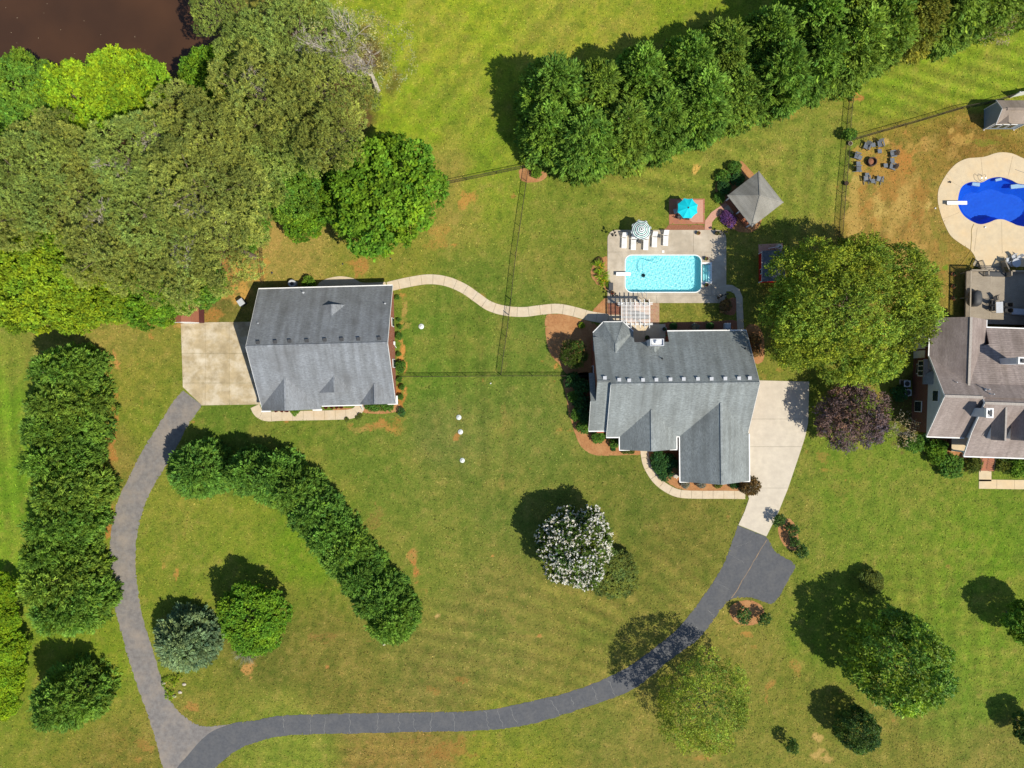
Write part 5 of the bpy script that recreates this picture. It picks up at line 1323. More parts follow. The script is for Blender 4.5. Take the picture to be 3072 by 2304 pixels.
# ---------------------------------------------------------------- sheds
# gambrel shed by the wood
a = G(542, 971); b = G(613, 969)
sx = thing('garden_shed', 'small shed with rusty brown gambrel roof at the corner of the concrete pad', 'shed', ((a[0] + b[0]) / 2, a[1] + 1.8, 0), 0.02)
hw = (b[0] - a[0]) / 2; dp = 1.75
prof = [(-hw - 0.12, 1.9), (-hw * 0.66, 2.75), (0, 3.1), (hw * 0.66, 2.75), (hw + 0.12, 1.9)]
for k in range(4):
    p, q = prof[k], prof[k + 1]
    rp(sx, [(p[0], -dp - 0.1, p[1]), (q[0], -dp - 0.1, q[1]), (q[0], dp + 0.1, q[1]), (p[0], dp + 0.1, p[1])], M['rust_roof'], 'roof_slope', 0.05)
mb = MB(); mb.slab([(-hw, -dp, 0.02), (hw, -dp, 0.02), (hw, -dp, 1.95)] + [(p[0] * .97, -dp, p[1] - 0.06) for p in prof[::-1][1:-1]] + [(-hw, -dp, 1.95)], 2 * dp, (0, 1, 0)); mb.build('wall', pm('maroon_wall', (.12, .035, .04), None, 3, .7), sx)
for k in range(4):
    p, q = prof[k], prof[k + 1]
    bm_(sx, 'trim', (p[0], -dp - 0.13, p[1] - 0.03), (q[0], -dp - 0.13, q[1] - 0.03), 0.05, 0.1, M['white'])
for s in (-1, 1):
    mb = MB(); mb.box(s * 0.4, -dp - 0.04, 0.1, 0.76, 0.05, 1.75); d = mb.build('door', M['white'], sx)
# red pump shed under the big tree
a = G(2276, 762); b = G(2276, 848)
rs = thing('pump_shed', 'red walled shed with dark roof half hidden under the spreading tree', 'shed', (a[0] + 1.3, (a[1] + b[1]) / 2, 0), 0)
d = (a[1] - b[1]) / 2
wallbox(rs, -1.3, 1.3, -d, d, 0, 1.55, M['barnred'])
M['felt'] = pm('roof_felt', (0.10, 0.115, 0.13), (0.07, 0.08, 0.095), 3, 0.8)
rp(rs, [(-1.42, -d - .1, 1.55), (0, -d - .1, 2.15), (0, d + .1, 2.15), (-1.42, d + .1, 1.55)], M['felt'], 'roof_slope', 0.08)
rp(rs, [(1.42, -d - .1, 1.55), (1.42, d + .1, 1.55), (0, d + .1, 2.15), (0, -d - .1, 2.15)], M['felt'], 'roof_slope', 0.08)
for v in (-d, d): bm_(rs, 'corner_trim', (-1.32, v, 0), (-1.32, v, 1.5), 0.1, 0.1, M['white'])
bm_(rs, 'fascia', (-1.42, -d - .1, 1.5), (-1.42, d + .1, 1.5), 0.04, 0.1, M['white'])
window(rs, (-1.3, -0.55, 1.05), 0.5, 0.6, 'u', -1)
sheet('equipment_pad', [(2275,733),(2348,730),(2348,760),(2276,760.5)], M['paver_pale'], 0.03, 0.06)
# garden shed with siding at top right
a = G(2951, 388); b = G(3043, 329)
s2 = thing('garden_shed', 'blue-grey sided shed with tan shingled roof in the upper right corner', 'shed', ((a[0] + b[0]) / 2, (a[1] + b[1]) / 2, 0), 0.0)
hw, hd = (b[0] - a[0]) / 2, (b[1] - a[1]) / 2
M['bluesiding'] = pm('blue_grey_siding', (0.24, 0.30, 0.37), (0.21, 0.265, 0.33), 2, 0.6)
mb = MB(); mb.slab([(-hw, -hd, 0.05), (-hw, hd, 0.05), (-hw, hd, 2.5), (-hw, 0, 3.4), (-hw, -hd, 2.5)], 2 * hw, (1, 0, 0)); mb.build('wall', M['bluesiding'], s2)
ovh = 0.2
rp(s2, [(-hw - .1, -hd - ovh, 2.45), (hw + .1, -hd - ovh, 2.45), (hw + .1, 0, 3.52), (-hw - .1, 0, 3.52)], M['roof_shed'])
rp(s2, [(-hw - .1, 0, 3.52), (hw + .1, 0, 3.52), (hw + .1, hd + ovh, 2.45), (-hw - .1, hd + ovh, 2.45)], M['roof_shed'])
bm_(s2, 'ridge_vent', (-hw + 0.5, -0.05, 3.54), (hw, -0.05, 3.54), 0.32, 0.06, M['roof_shed'])
for p, q in (((-hw - .1, -hd - ovh, 2.4), (-hw - .1, 0, 3.47)), ((-hw - .1, hd + ovh, 2.4), (-hw - .1, 0, 3.47))): bm_(s2, 'fascia', p, q, 0.05, 0.14, M['lightgrey'])
rp(s2, [(-hw + 0.15, -hd - 0.25, 2.5), (-hw + 1.0, -hd - 0.25, 3.05), (-hw + 1.0, -0.4, 3.1), ], M['roof_shed'], 'dormer_slope', 0.05)
rp(s2, [(-hw + 1.85, -hd - 0.25, 2.5), (-hw + 1.0, -0.4, 3.1), (-hw + 1.0, -hd - 0.25, 3.05)], M['roof_shed'], 'dormer_slope', 0.05)
for k in range(3): window(s2, (-hw + 0.7 + k * 0.95, -hd, 1.2), 0.6, 1.0, 'v', -1)
for p in ((-hw, -hd), (hw, -hd), (-hw, hd)):
    bm_(s2, 'corner_trim', (p[0] - 0.0, p[1] - 0.02, 0.05), (p[0], p[1] - 0.02, 2.4), 0.09, 0.09, M['white'])
for x in (-hw, hw - 0.1):
    mb = MB(); mb.box(x, -hd - 0.02, -0.02, 0.2, 0.3, 0.09); mb.build('foundation_block', M['stone'], s2)
# ================================================================ vegetation
def unit(a): return a / (np.linalg.norm(a, axis=-1, keepdims=True) + 1e-9)

def crown(name, seed, lobes, dens, n, L, r, ll, lw, axis=0.5, spread=1.0, up=0.1, tintvar=0.16, leafvar=0.2, upbias=0.35, out=0.7, yellow=0.12, inner=0.0):
    """leaf clumps spread over overlapping lobes; every leaf is a small four-sided face"""
    R = np.random.RandomState(seed)
    lob = np.array(lobes, float)
    cen = lob[:, :3].mean(0)
    C = []; A = []; T = []
    for (x, y, z, rad) in lob:
        k = max(3, int(dens * 2 * math.pi * rad * rad))
        o = unit(np.array([x, y, z]) - cen)
        d = unit(R.randn(k, 3) + o * out + np.array([0, 0, upbias]))
        rr_ = rad * (0.72 + 0.34 * R.rand(k))
        C.append(np.array([x, y, z]) + d * rr_[:, None]); A.append(d)
        lt = 1 + tintvar * R.randn()
        ct = lt * (1 + tintvar * R.randn(k))
        yl = np.clip(R.randn(k) * yellow + R.randn() * yellow * 0.7, -0.3, 0.45)
        T.append(np.stack([ct * (1 + yl), ct * (1 + yl * 0.4), ct * (1 - yl * 0.5)], -1))
    C = np.concatenate(C); A = np.concatenate(A); T = np.concatenate(T)
    ok = C[:, 2] > 0.08
    C, A, T = C[ok], A[ok], T[ok]
    Mn = len(C); Nn = Mn * n
    c = np.repeat(C, n, 0); a = np.repeat(A, n, 0); t = np.repeat(T, n, 0)
    u = R.rand(Nn)[:, None]
    ball = unit(R.randn(Nn, 3)) * (R.rand(Nn) ** 0.5)[:, None]
    p = c + a * L * (u - 0.4) + ball * r * (1.1 - 0.6 * u)
    d = unit(a * axis + unit(R.randn(Nn, 3)) * spread + np.array([0, 0, up]))
    nrm = unit(a * 0.5 + np.array([0, 0, 0.7]) + R.randn(Nn, 3) * 0.6)
    s = unit(np.cross(d, nrm))
    l = (ll * (0.65 + 0.7 * R.rand(Nn)))[:, None]; w = (lw * (0.7 + 0.6 * R.rand(Nn)))[:, None]
    q0 = p; q1 = p + d * l * 0.5 + s * w * 0.5; q2 = p + d * l; q3 = p + d * l * 0.5 - s * w * 0.5
    V = np.stack([q0, q1, q2, q3], 1).reshape(-1, 3)
    V[:, 2] = np.maximum(V[:, 2], 0.03)
    Fa = np.arange(Nn * 4).reshape(-1, 4)
    tc_ = np.clip(t * (1 + leafvar * R.randn(Nn))[:, None], 0.25, 2.2)
    return np_mesh(name, V, Fa, np.repeat(tc_, 4, 0))

def lobes_round(seed, R, z0, z1, K, rl=0.4, place=0.62, low=-0.35, jit=0.12):
    r = random.Random(seed); out = []
    zc = (z0 + z1) / 2; hz = (z1 - z0) / 2
    for i in range(K):
        zz_ = low + (1 - low) * (i + 0.5) / K
        ph = i * 2.39996 + r.uniform(-.3, .3)
        q = math.sqrt(max(0, 1 - zz_ * zz_))
        k = place * (1 + r.uniform(-jit, jit))
        out.append((R * k * q * math.cos(ph), R * k * q * math.sin(ph), zc + hz * k * zz_ * 1.02, R * rl * r.uniform(0.75, 1.15)))
    out.append((0, 0, zc, R * 0.5))
    return out

def lobes_cone(seed, R, H, step=1.0, rl=0.31):
    r = random.Random(seed); out = []
    z = 0.7
    while z < H - 0.5:
        t = z / H
        Rz = R * (1 - t ** 2.4) * (0.94 + 0.06 * r.random())
        n = max(1, int(round(2 * math.pi * Rz * 0.72 / (R * 0.46))))
        off = r.random() * 6.28
        for k in range(n):
            ph = off + 2 * math.pi * k / n + r.uniform(-.25, .25)
            q = Rz * 0.74 * r.uniform(0.86, 1.12)
            out.append((q * math.cos(ph), q * math.sin(ph), z + r.uniform(-.35, .35), R * rl * r.uniform(0.8, 1.2)))
        z += step * r.uniform(0.85, 1.15)
    out.append((0, 0, H - 0.7, R * 0.2))
    return out

def trunk_mesh(name, seed, H, r0, lobes, frac=0.75, nb=9, thick=0.35):
    r = random.Random(seed); mb = MB()
    mb.tube([(0, 0, -0.1), (0.05, 0.03, H * 0.2), (-0.04, 0.05, H * 0.45), (0.03, 0, H * frac)], [r0 * 1.25, r0, r0 * 0.75, r0 * 0.25], 8)
    for (x, y, z, rad) in r.sample(list(lobes), min(nb, len(lobes))):
        zs_ = max(H * 0.15, min(z - 0.6 * math.hypot(x, y), H * frac * 0.9))
        mb.tube([(0, 0, zs_), (x * 0.5, y * 0.5, zs_ + (z - zs_) * 0.6), (x * 1.02, y * 1.02, z)], [r0 * thick, r0 * thick * 0.6, r0 * 0.08], 5)
    return mb.mesh(name, recalc=False)

PROTO = {}
def proto(key, lob, H, r0, ckw, frac=0.75, nb=9, thick=0.35):
    seed = len(PROTO) * 17 + 3
    PROTO[key] = (crown('crown_' + key, seed, lob, **ckw), trunk_mesh('trunk_' + key, seed, H, r0, lob, frac, nb, thick))
CYP = dict(dens=5.5, n=13, L=0.45, r=0.2, ll=0.33, lw=0.13, axis=1.1, spread=0.62, up=0.12, upbias=0.3, out=0.9, tintvar=0.17, yellow=0.1)
BRD = dict(dens=4.2, n=13, L=0.25, r=0.3, ll=0.3, lw=0.22, axis=0.5, spread=1.0, up=0.0, tintvar=0.15, yellow=0.16)
PIN = dict(dens=4.2, n=17, L=0.1, r=0.06, ll=0.31, lw=0.065, axis=0.7, spread=1.0, up=0.25, tintvar=0.17, yellow=0.07, upbias=0.7, out=0.6)
FIN = dict(dens=3.4, n=16, L=0.5, r=0.42, ll=0.24, lw=0.15, axis=0.5, spread=0.9, up=-0.05, tintvar=0.16, yellow=0.16)
MAG = dict(dens=3.4, n=10, L=0.06, r=0.06, ll=0.42, lw=0.17, axis=0.35, spread=0.95, up=0.05, tintvar=0.2, yellow=0.22)
for k in range(4): proto('cyp%d' % k, lobes_cone(10 + k, 3.2, 9.5 + 0.5 * k), 10, 0.22, CYP, 0.9, 0)
for k in range(3): proto('brd%d' % k, lobes_round(30 + k, 5.0, 1.6, 10, 34 + 2 * k, 0.29, 0.7, -0.4, 0.16), 10, 0.28, BRD)
for k in range(3): proto('pin%d' % k, lobes_round(50 + k, 6.0, 8.0, 16.0, 44, 0.23, 0.74, -0.2, 0.28), 16, 0.32, PIN, 0.92, 16, 0.3)
proto('oak', lobes_round(70, 9.7, 2.5, 12.5, 60, 0.24, 0.75, -0.45, 0.16), 12.5, 0.4, FIN, 0.75, 22)
proto('birch', lobes_round(71, 6.2, 1.5, 11, 34, 0.28, 0.7, -0.5, 0.2), 11, 0.2, dict(FIN, dens=2.6, n=13, ll=0.22, lw=0.13), 0.85, 16)
proto('mag', lobes_round(72, 6.4, 0.6, 11, 34, 0.3, 0.7, -0.55), 11, 0.3, MAG)
proto('plum', lobes_round(73, 4.2, 0.8, 6, 26, 0.32, 0.68, -0.4), 6, 0.2, dict(FIN, dens=4.2, n=14, ll=0.26, lw=0.12), 0.7, 12)
proto('crape', lobes_round(74, 4.6, 0.6, 7, 26, 0.34, 0.68, -0.45), 7, 0.15, dict(BRD, ll=0.3, lw=0.2), 0.7, 12)
SHR = dict(dens=30, n=9, L=0.12, r=0.12, ll=0.13, lw=0.09, axis=0.6, spread=0.9, up=0.1, tintvar=0.12, yellow=0.12)
for k in range(3): proto('shr%d' % k, lobes_round(80 + k, 1.0, 0.05, 1.3, 12, 0.42, 0.6, -0.3), 1.2, 0.05, SHR, 0.6, 5)
proto('grassy', [(0, 0, 0.45, 0.45)], 0.8, 0.03, dict(dens=60, n=10, L=0.5, r=0.1, ll=0.75, lw=0.035, axis=1.4, spread=0.35, up=0.25, upbias=0.5), 0.5, 0)
proto('ball', lobes_round(86, 1.0, 0.05, 1.75, 22, 0.36, 0.66, -0.5, 0.04), 1.5, 0.06, dict(SHR, dens=26, ll=0.12, lw=0.09), 0.6, 4)
proto('loose', lobes_round(88, 1.0, 0.3, 2.0, 9, 0.4, 0.6, -0.4, 0.2), 1.8, 0.05, dict(SHR, dens=15, n=8, ll=0.2, lw=0.12, r=0.16), 0.8, 8)

LM = {
 'cyp': leafmat('cypress_leaf', (0.15, 0.27, 0.038)), 'cyp2': leafmat('cypress_leaf_olive', (0.175, 0.275, 0.038)), 'cyp3': leafmat('cypress_leaf_rust', (0.24, 0.26, 0.04)),
 'cypdk': leafmat('cypress_leaf_deep', (0.125, 0.25, 0.038)),
 'pine': leafmat('pine_needle', (0.245, 0.285, 0.058), trans=0.15), 'pine2': leafmat('pine_needle_green', (0.215, 0.285, 0.058), trans=0.15),
 'bright': leafmat('bright_leaf', (0.25, 0.39, 0.02)), 'mid': leafmat('mid_green_leaf', (0.15, 0.275, 0.03)), 'yel': leafmat('yellow_green_leaf', (0.225, 0.33, 0.02)), 'deep': leafmat('deep_green_leaf', (0.14, 0.27, 0.02)),
 'oak': leafmat('oak_leaf', (0.225, 0.305, 0.035)), 'birch': leafmat('birch_leaf', (0.24, 0.33, 0.045)), 'mag': leafmat('magnolia_leaf', (0.175, 0.3, 0.04), rough=0.5, spec=0.2), 'dark': leafmat('dark_leaf', (0.075, 0.15, 0.035), rough=0.5, spec=0.2),
 'plum': leafmat('plum_leaf', (0.14, 0.095, 0.09), trans=0.15), 'plumgreen': leafmat('plum_green_leaf', (0.18, 0.26, 0.03)), 'cedar': leafmat('blue_cedar_leaf', (0.18, 0.26, 0.12)), 'crape': leafmat('crape_leaf', (0.085, 0.14, 0.025)),
 'shrub': leafmat('shrub_leaf', (0.11, 0.23, 0.035)), 'shrubdk': leafmat('dark_and_shaded_shrub_leaf', (0.055, 0.145, 0.04)), 'olive': leafmat('olive_shrub_leaf', (0.14, 0.18, 0.035)), 'lime': leafmat('lime_leaf', (0.24, 0.36, 0.025)),
 'purple': leafmat('purple_flower_leaf', (0.17, 0.075, 0.23)), 'red': leafmat('red_tinged_leaf', (0.16, 0.11, 0.045)), 'grass': leafmat('ornamental_grass_blade', (0.24, 0.25, 0.15)), 'silver': leafmat('silver_leaf', (0.26, 0.27, 0.22)), 'barberry': leafmat('barberry_leaf', (0.14, 0.025, 0.02)),
 'white': leafmat('white_blossom', (0.80, 0.78, 0.76), trans=0.3), 'yellowfl': leafmat('yellow_flower', (0.75, 0.52, 0.03)), 'redfl': leafmat('red_flower', (0.5, 0.05, 0.04)), 'tanolive': leafmat('sparse_olive_leaf', (0.30, 0.30, 0.12)), 'tanleaf': leafmat('dry_leaf', (0.30, 0.25, 0.16)),
}
def setmat(o, m):
    if not o.data.materials: o.data.materials.append(m)
    o.material_slots[0].link = 'OBJECT'; o.material_slots[0].material = m
VR = random.Random(99)
NOM = {}
for k in range(4): NOM['cyp%d' % k] = (3.2, 9.5 + 0.5 * k)
for k in range(3): NOM['brd%d' % k] = (5.0, 10.0); NOM['pin%d' % k] = (6.0, 16.0); NOM['shr%d' % k] = (1.0, 1.35)
NOM.update(oak=(9.7, 12.5), birch=(6.2, 11), mag=(6.4, 11), plum=(4.2, 6), crape=(4.6, 7), grassy=(1.0, 1.2), ball=(1.0, 1.85), loose=(1.0, 2.1))
def plant(key, px, py, zc, R, H, mat, name, label, cat, group=None, ground=False, rx=1.0, rz=None, z=0.0):
    """px, py: where the photograph shows the crown; zc: height of the crown's middle"""
    w = W(px, py, 0.0 if ground else zc)
    t = thing(name, label, cat, (w.x, w.y, z), VR.uniform(0, 6.28) if rz is None else rz, group)
    cm, tm = PROTO[key]; nr, nh = NOM[key]
    tr = link('trunk' if cat == 'tree' else 'stem', tm, M['bark'], t); tr.scale = (R / nr, R / nr, H / nh)
    c = link('crown' if cat == 'tree' else 'foliage', cm, None, t); c.scale = (R / nr * rx, R / nr, H / nh); setmat(c, LM[mat])
    return t
ORD = ['first', 'second', 'third', 'fourth', 'fifth', 'sixth', 'seventh', 'eighth', 'ninth', 'tenth', 'eleventh', 'twelfth', 'thirteenth', 'fourteenth', 'fifteenth']
def ease(pts, t):
    """point at fraction t along a polyline"""
    s = [0]
    for a, b in zip(pts[:-1], pts[1:]): s.append(s[-1] + math.dist(a, b))
    d = t * s[-1]
    for i in range(len(pts) - 1):
        if d <= s[i + 1] + 1e-9:
            k = (d - s[i]) / (s[i + 1] - s[i]); return (pts[i][0] + (pts[i + 1][0] - pts[i][0]) * k, pts[i][1] + (pts[i + 1][1] - pts[i][1]) * k)
# tall hedge above the pool yard: two staggered rows
front = [(1645,425),(1740,460),(1850,425),(1950,390),(2090,345),(2230,300),(2370,250),(2500,190),(2640,130),(2790,85),(2900,40)]
nfr = 13
for i in range(nfr):
    p = ease(front, i / (nfr - 1))
    plant('cyp%d' % (i % 4), p[0] + VR.uniform(-6, 6), p[1] + VR.uniform(-8, 8), 0, VR.uniform(3.5, 4.5), VR.uniform(8.2, 10.8), ['cyp', 'cyp', 'cyp2'][i % 3] if i < 8 else ['cyp2', 'cyp3', 'cyp2'][i % 3], 'cypress_tree', '%s cypress from the left in the front row of the tall hedge above the pool' % ORD[i], 'tree', 'front row of the tall hedge', True)
back = [(1655,335),(1720,330),(1900,300),(2040,250),(2190,205),(2330,155),(2460,95),(2600,40),(2720,-5)]
nbk = 10
for i in range(nbk):
    p = ease(back, i / (nbk - 1))
    plant('cyp%d' % ((i + 2) % 4), p[0] + VR.uniform(-8, 8), p[1] + VR.uniform(-8, 8), 0, VR.uniform(3.5, 4.5), VR.uniform(9.0, 11.8), ['cyp', 'cyp2', 'cyp'][i % 3] if i < 7 else ['cyp3', 'cyp2', 'cyp3'][i % 3], 'cypress_tree', '%s cypress from the left in the back row of the tall hedge above the pool' % ORD[i], 'tree', 'back row of the tall hedge', True)
# hedge along the left side
for i in range(9):
    plant('cyp%d' % ((i + 1) % 4), 262 + 13 * math.sin(i * 1.7 + .6), 1112 + i * 84 + VR.uniform(-9, 9), 0, VR.uniform(3.0, 3.8), VR.uniform(8.8, 11.0), ['cyp', 'cyp2', 'cyp'][i % 3], 'cypress_tree', '%s cypress from the top in the hedge left of the grey lane' % ORD[i], 'tree', 'hedge along the left lane', True)
plant('cyp2', 262, 2052, 0, 3.7, 8.6, 'cyp', 'cypress_tree', 'single cypress below the left hedge, above the bottom left corner', 'tree', None, True)
# diagonal hedge in the middle of the lawn
plant('cyp1', 628, 1402, 0, 3.3, 7.4, 'cypdk', 'cypress_tree', 'rounded cypress set apart at the upper left end of the diagonal hedge', 'tree', None, True)
diag = [(778,1408),(850,1424),(915,1466),(965,1526),(1012,1584),(1058,1644),(1103,1704),(1150,1768),(1192,1828)]
for i, p in enumerate(diag):
    plant('cyp%d' % (i % 4), p[0], p[1], 0, VR.uniform(2.8, 3.2), VR.uniform(7.0, 7.8), ['cypdk', 'cypdk', 'cyp'][i % 3], 'cypress_tree', '%s cypress from the upper left in the joined row of the diagonal hedge' % ORD[i], 'tree', 'diagonal hedge on the lawn', True)
# woodland at the upper left
pines = [(905,120,6.3,'beside the sparse grey tree at the top edge'),(965,300,5.6,'left of the sparse grey tree, above the round tree'),(800,300,5.8,'just right of the pond inlet'),(850,400,5.2,'above the bright leafy strip'),(640,440,5.2,'below the pond corner'),(545,400,5.4,'below the lime green tree'),(420,500,6.4,'largest, in the middle of the wood'),(610,580,6.2,'in the middle of the wood, left of the leafy strip'),(270,590,6.0,'left of the middle of the wood'),
         (470,660,6.6,'lower middle of the wood'),(660,720,5.6,'at the lower right corner of the wood by the fence'),(520,790,5.2,'at the lower edge of the wood above the shed'),(90,540,5.6,'at the left edge, above the yellow-green trees'),(150,470,4.8,'below the mid green tree at the left edge'),(340,740,5.2,'right of the yellow-green trees'),(735,560,4.6,'left of the bright leafy strip'),(20,640,4.8,'cut by the left edge of the wood'),(985,430,3.6,'small, above the round tree'),(760,170,4.6,'on the bank right of the pond')]
PINE = []
for i, (x, y, R, wh) in enumerate(pines):
    PINE.append(plant('pin%d' % (i % 3), x, y, 10.5 + (i * 7 % 5) * 0.8, R * 0.95, 13.5 + (i * 7 % 5) * 1.1, 'pine' if i % 3 else 'pine2', 'pine_tree', 'olive green pine ' + wh, 'tree', 'pines of the wood'))
plant('pin1', 655, 25, 9, 3.2, 11, 'pine2', 'pine_tree', 'small pine overhanging the pond at the top edge', 'tree', 'pines of the wood')
for i, (k, x, y, R, H, zc, mt, lb) in enumerate([
 ('brd0', 215, 285, 4.3, 9, 6.5, 'bright', 'lime green tree on the pond bank, left of two'),('brd1', 375, 262, 4.8, 9.5, 6.5, 'bright', 'lime green tree on the pond bank, right of two'),
 ('brd2', 45, 265, 4.6, 9.5, 7, 'mid', 'mid green tree at the left edge beside the pond'),('brd0', 95, 365, 4.2, 9, 6.5, 'mid', 'mid green tree below the lime green trees at the left'),
 ('brd1', 640, 235, 3.8, 9.5, 7, 'deep', 'leafy green tree at the pond corner'),('brd2', 860, 470, 3.7, 11, 8.5, 'mid', 'upper tree of the bright leafy strip between the pines'),('brd0', 865, 570, 3.6, 10, 7.5, 'mid', 'lower tree of the bright leafy strip between the pines'),
 ('brd1', 70, 745, 4.6, 10, 7, 'yel', 'yellow-green tree at the left edge, upper of the clump'),('brd2', 190, 800, 4.8, 10, 7, 'yel', 'yellow-green tree in the middle of the left clump'),('brd0', 70, 880, 4.6, 9, 6.3, 'yel', 'yellow-green tree at the left edge, lower of the clump'),('brd1', 320, 860, 4.4, 9, 6.3, 'yel', 'yellow-green tree at the right end of the left clump'),
 ('brd2', 215, 905, 3.8, 8, 5.6, 'yel', 'yellow-green tree above the left hedge'),('brd0', 440, 885, 3.9, 8, 5.6, 'deep', 'darker green tree left of the small shed'),('brd1', 590, 838, 3.1, 7.5, 5.2, 'mid', 'green tree reaching over the roof of the small shed'),('brd2', 505, 885, 2.6, 7, 4.8, 'deep', 'small green tree behind the small shed'),
 ('brd2', 720, 660, 3.0, 8, 5.5, 'mid', 'small green tree at the wood edge by the thin fence'),('brd0', 905, 655, 2.6, 6, 4, 'deep', 'small green tree left of the big round tree'),('brd1', 975, 590, 2.8, 7, 5, 'deep', 'leafy tree squeezed between the pines and the big round tree'),
 ('brd1', 1145, 588, 6.9, 11, 6.3, 'deep', 'big round tree with dense green crown above the curving walkway')]):
    plant(k, x, y, zc, R, H, mt, 'leafy_tree', lb, 'tree', None if i == 18 else 'leafy trees of the wood')
plant('shr1', 745, 738, 0.6, 1.3, 1.6, 'mid', 'shrub', 'low leafy shrub at the fence corner by the wood', 'shrub')
# lone trees
plant('oak', 2545, 928, 7.0, 8.5, 12.2, 'oak', 'spreading_tree', 'wide spreading tree with airy yellow-green crown between the two houses', 'tree', rx=1.16, rz=0.05)
plum = plant('plum', 2556, 1250, 3.4, 4.25, 6.0, 'plum', 'plum_tree', 'purple leaved tree below the wide spreading tree', 'tree')
c = link('green_shoots', crown('plum_shoots', 5, [(x, y, z, r) for x, y, z, r in lobes_round(75, 4.0, 0.8, 5.6, 26, 0.32, 0.68, -0.4)[::3]], dens=1.0, n=12, L=.4, r=.4, ll=.3, lw=.14), LM['plumgreen'], plum)
plant('birch', 2112, 2110, 6.2, 5.7, 10.5, 'birch', 'birch_tree', 'airy pale green tree below the bend of the dark asphalt lane', 'tree')
plant('mag', 2694, 1985, 6.0, 6.0, 11, 'mag', 'magnolia_tree', 'large glossy dark tree casting a long shadow on the lower right lawn', 'tree')
plant('mag', 2570, 2188, 2.8, 2.75, 5.2, 'dark', 'magnolia_tree', 'small dark glossy tree below the large dark one', 'tree')
plant('brd1', 3084, 1866, 3.6, 2.9, 6, 'mid', 'leafy_tree', 'green tree cut by the right edge of the lower lawn', 'tree')
plant('brd0', 3090, 2185, 2.4, 2.0, 4.2, 'dark', 'leafy_tree', 'small dark tree cut by the lower right edge', 'tree')
plant('loose', 2376, 2240, 1.8, 0.85, 2.6, 'dark', 'sapling', 'thin young tree left of the small dark glossy tree', 'tree')
wc = plant('crape', 1727, 1640, 3.8, 4.6, 7.0, 'crape', 'flowering_tree', 'round tree covered in white blossoms on the middle lawn', 'tree')
c = link('blossom', crown('blossom', 8, lobes_round(74, 4.75, 0.6, 7.2, 26, 0.34, 0.68, -0.45), dens=6.0, n=7, L=0.1, r=0.1, ll=0.17, lw=0.13, axis=.6, spread=.9, up=.2, upbias=.5, tintvar=.04, leafvar=.06, yellow=0.02), LM['white'], wc)
sc_ = plant('plum', 1722, 1062, 2.2, 1.75, 3.4, 'crape', 'small_tree', 'small crape tree with reddish tips in the bed left of the main house', 'tree')
c = link('seed_heads', crown('seed_heads', 9, lobes_round(76, 1.8, 0.6, 3.6, 14, 0.34, 0.68, -0.3), dens=4, n=5, L=.1, r=.1, ll=.16, lw=.1, upbias=.6), LM['red'], sc_)
plant('brd2', 757, 1852, 3.6, 4.3, 6.4, 'deep', 'leafy_tree', 'bushy yellow-green tree beside the blue-grey cedar', 'tree')
plant('cyp0', 556, 1925, 2.4, 3.6, 5.6, 'cedar', 'cedar_tree', 'blue-grey cedar in the bend of the left lane', 'tree')
plant('grassy', 738, 1955, 0.6, 1.3, 1.3, 'grass', 'ornamental_grass', 'clump of pale ornamental grass below the bushy tree', 'grass clump')
for i, (x, y, R, lb) in enumerate([(8,1770,2.0,'topmost'),(14,1850,2.3,'second from the top'),(30,1940,2.5,'third from the top'),(30,2030,2.3,'second from the bottom'),(14,2110,2.0,'lowest')]):
    plant('brd%d' % (i % 3), x, y, 2.0, R, 4.0, 'bright', 'shrub', 'lime green shrub along the lower left edge, ' + lb, 'shrub', 'lime shrubs at the left edge')
# bare and sparse plants
def twigs(name, seed, H, spread, depth, mat, parent, r0=0.1, nkid=4):
    r = random.Random(seed); mb = MB()
    def go(p, d, ln, rad, k):
        q = p + d * ln
        m_ = p + d * ln * 0.5 + Vector((r.uniform(-1, 1), r.uniform(-1, 1), r.uniform(-.5, .5))) * ln * 0.08
        mb.tube([p, m_, q], [rad, rad * .8, rad * .55], 4, False)
        if k == 0: return
        for _ in range(nkid):
            nd_ = (d + Vector((r.uniform(-1, 1), r.uniform(-1, 1), r.uniform(-.35, .6))) * spread).normalized()
            go(p + d * ln * r.uniform(.45, 1), nd_, ln * r.uniform(.5, .75), rad * .5, k - 1)
    go(Vector((0, 0, -0.05)), Vector((0.02, 0.02, 1)), H * 0.42, r0, depth)
    return mb.build(name, mat, parent, recalc=False)
def sparse(px, py, zc, H, R, lab, seed, leaf='tanleaf', dens=1.0, name='sparse_tree', cat='tree', depth=5, r0=0.16, mat='paletwig'):
    w = W(px, py, zc); t = thing(name, lab, cat, (w.x, w.y, 0), 0)
    twigs('trunk' if cat == 'tree' else 'stem', seed, H, 0.75, depth, M[mat], t, r0)
    if dens: link('crown' if cat == 'tree' else 'foliage', crown('sparse_crown', seed, lobes_round(seed, R, H * .25, H * 1.02, 22, .3, .72, -.4, .25), dens=dens, n=8, L=.4, r=.4, ll=.2, lw=.1), LM[leaf], t)
    return t
tw = None
for i in (0, 2, 5, 6, 7, 9, 10, 11, 14):
    hz_ = PINE[i].children[0].scale[2] * 16
    if tw is None:
        tw = twigs('bare_limbs', 5, 7.5, 1.0, 4, M['paletwig'], PINE[i], 0.11, 4); o = tw
    else:
        o = link('bare_limbs', tw.data, None, PINE[i])
    o.location = (VR.uniform(-2, 2), VR.uniform(-2, 2), hz_ * 0.66); o.rotation_euler = (VR.uniform(-.3, .3), VR.uniform(-.3, .3), VR.uniform(0, 6))
sparse(1090, 180, 8.5, 15, 5.8, 'sparse half bare tree with pale branches at the top of the open field', 61, 'tanolive', 1.5, depth=6, r0=0.4)
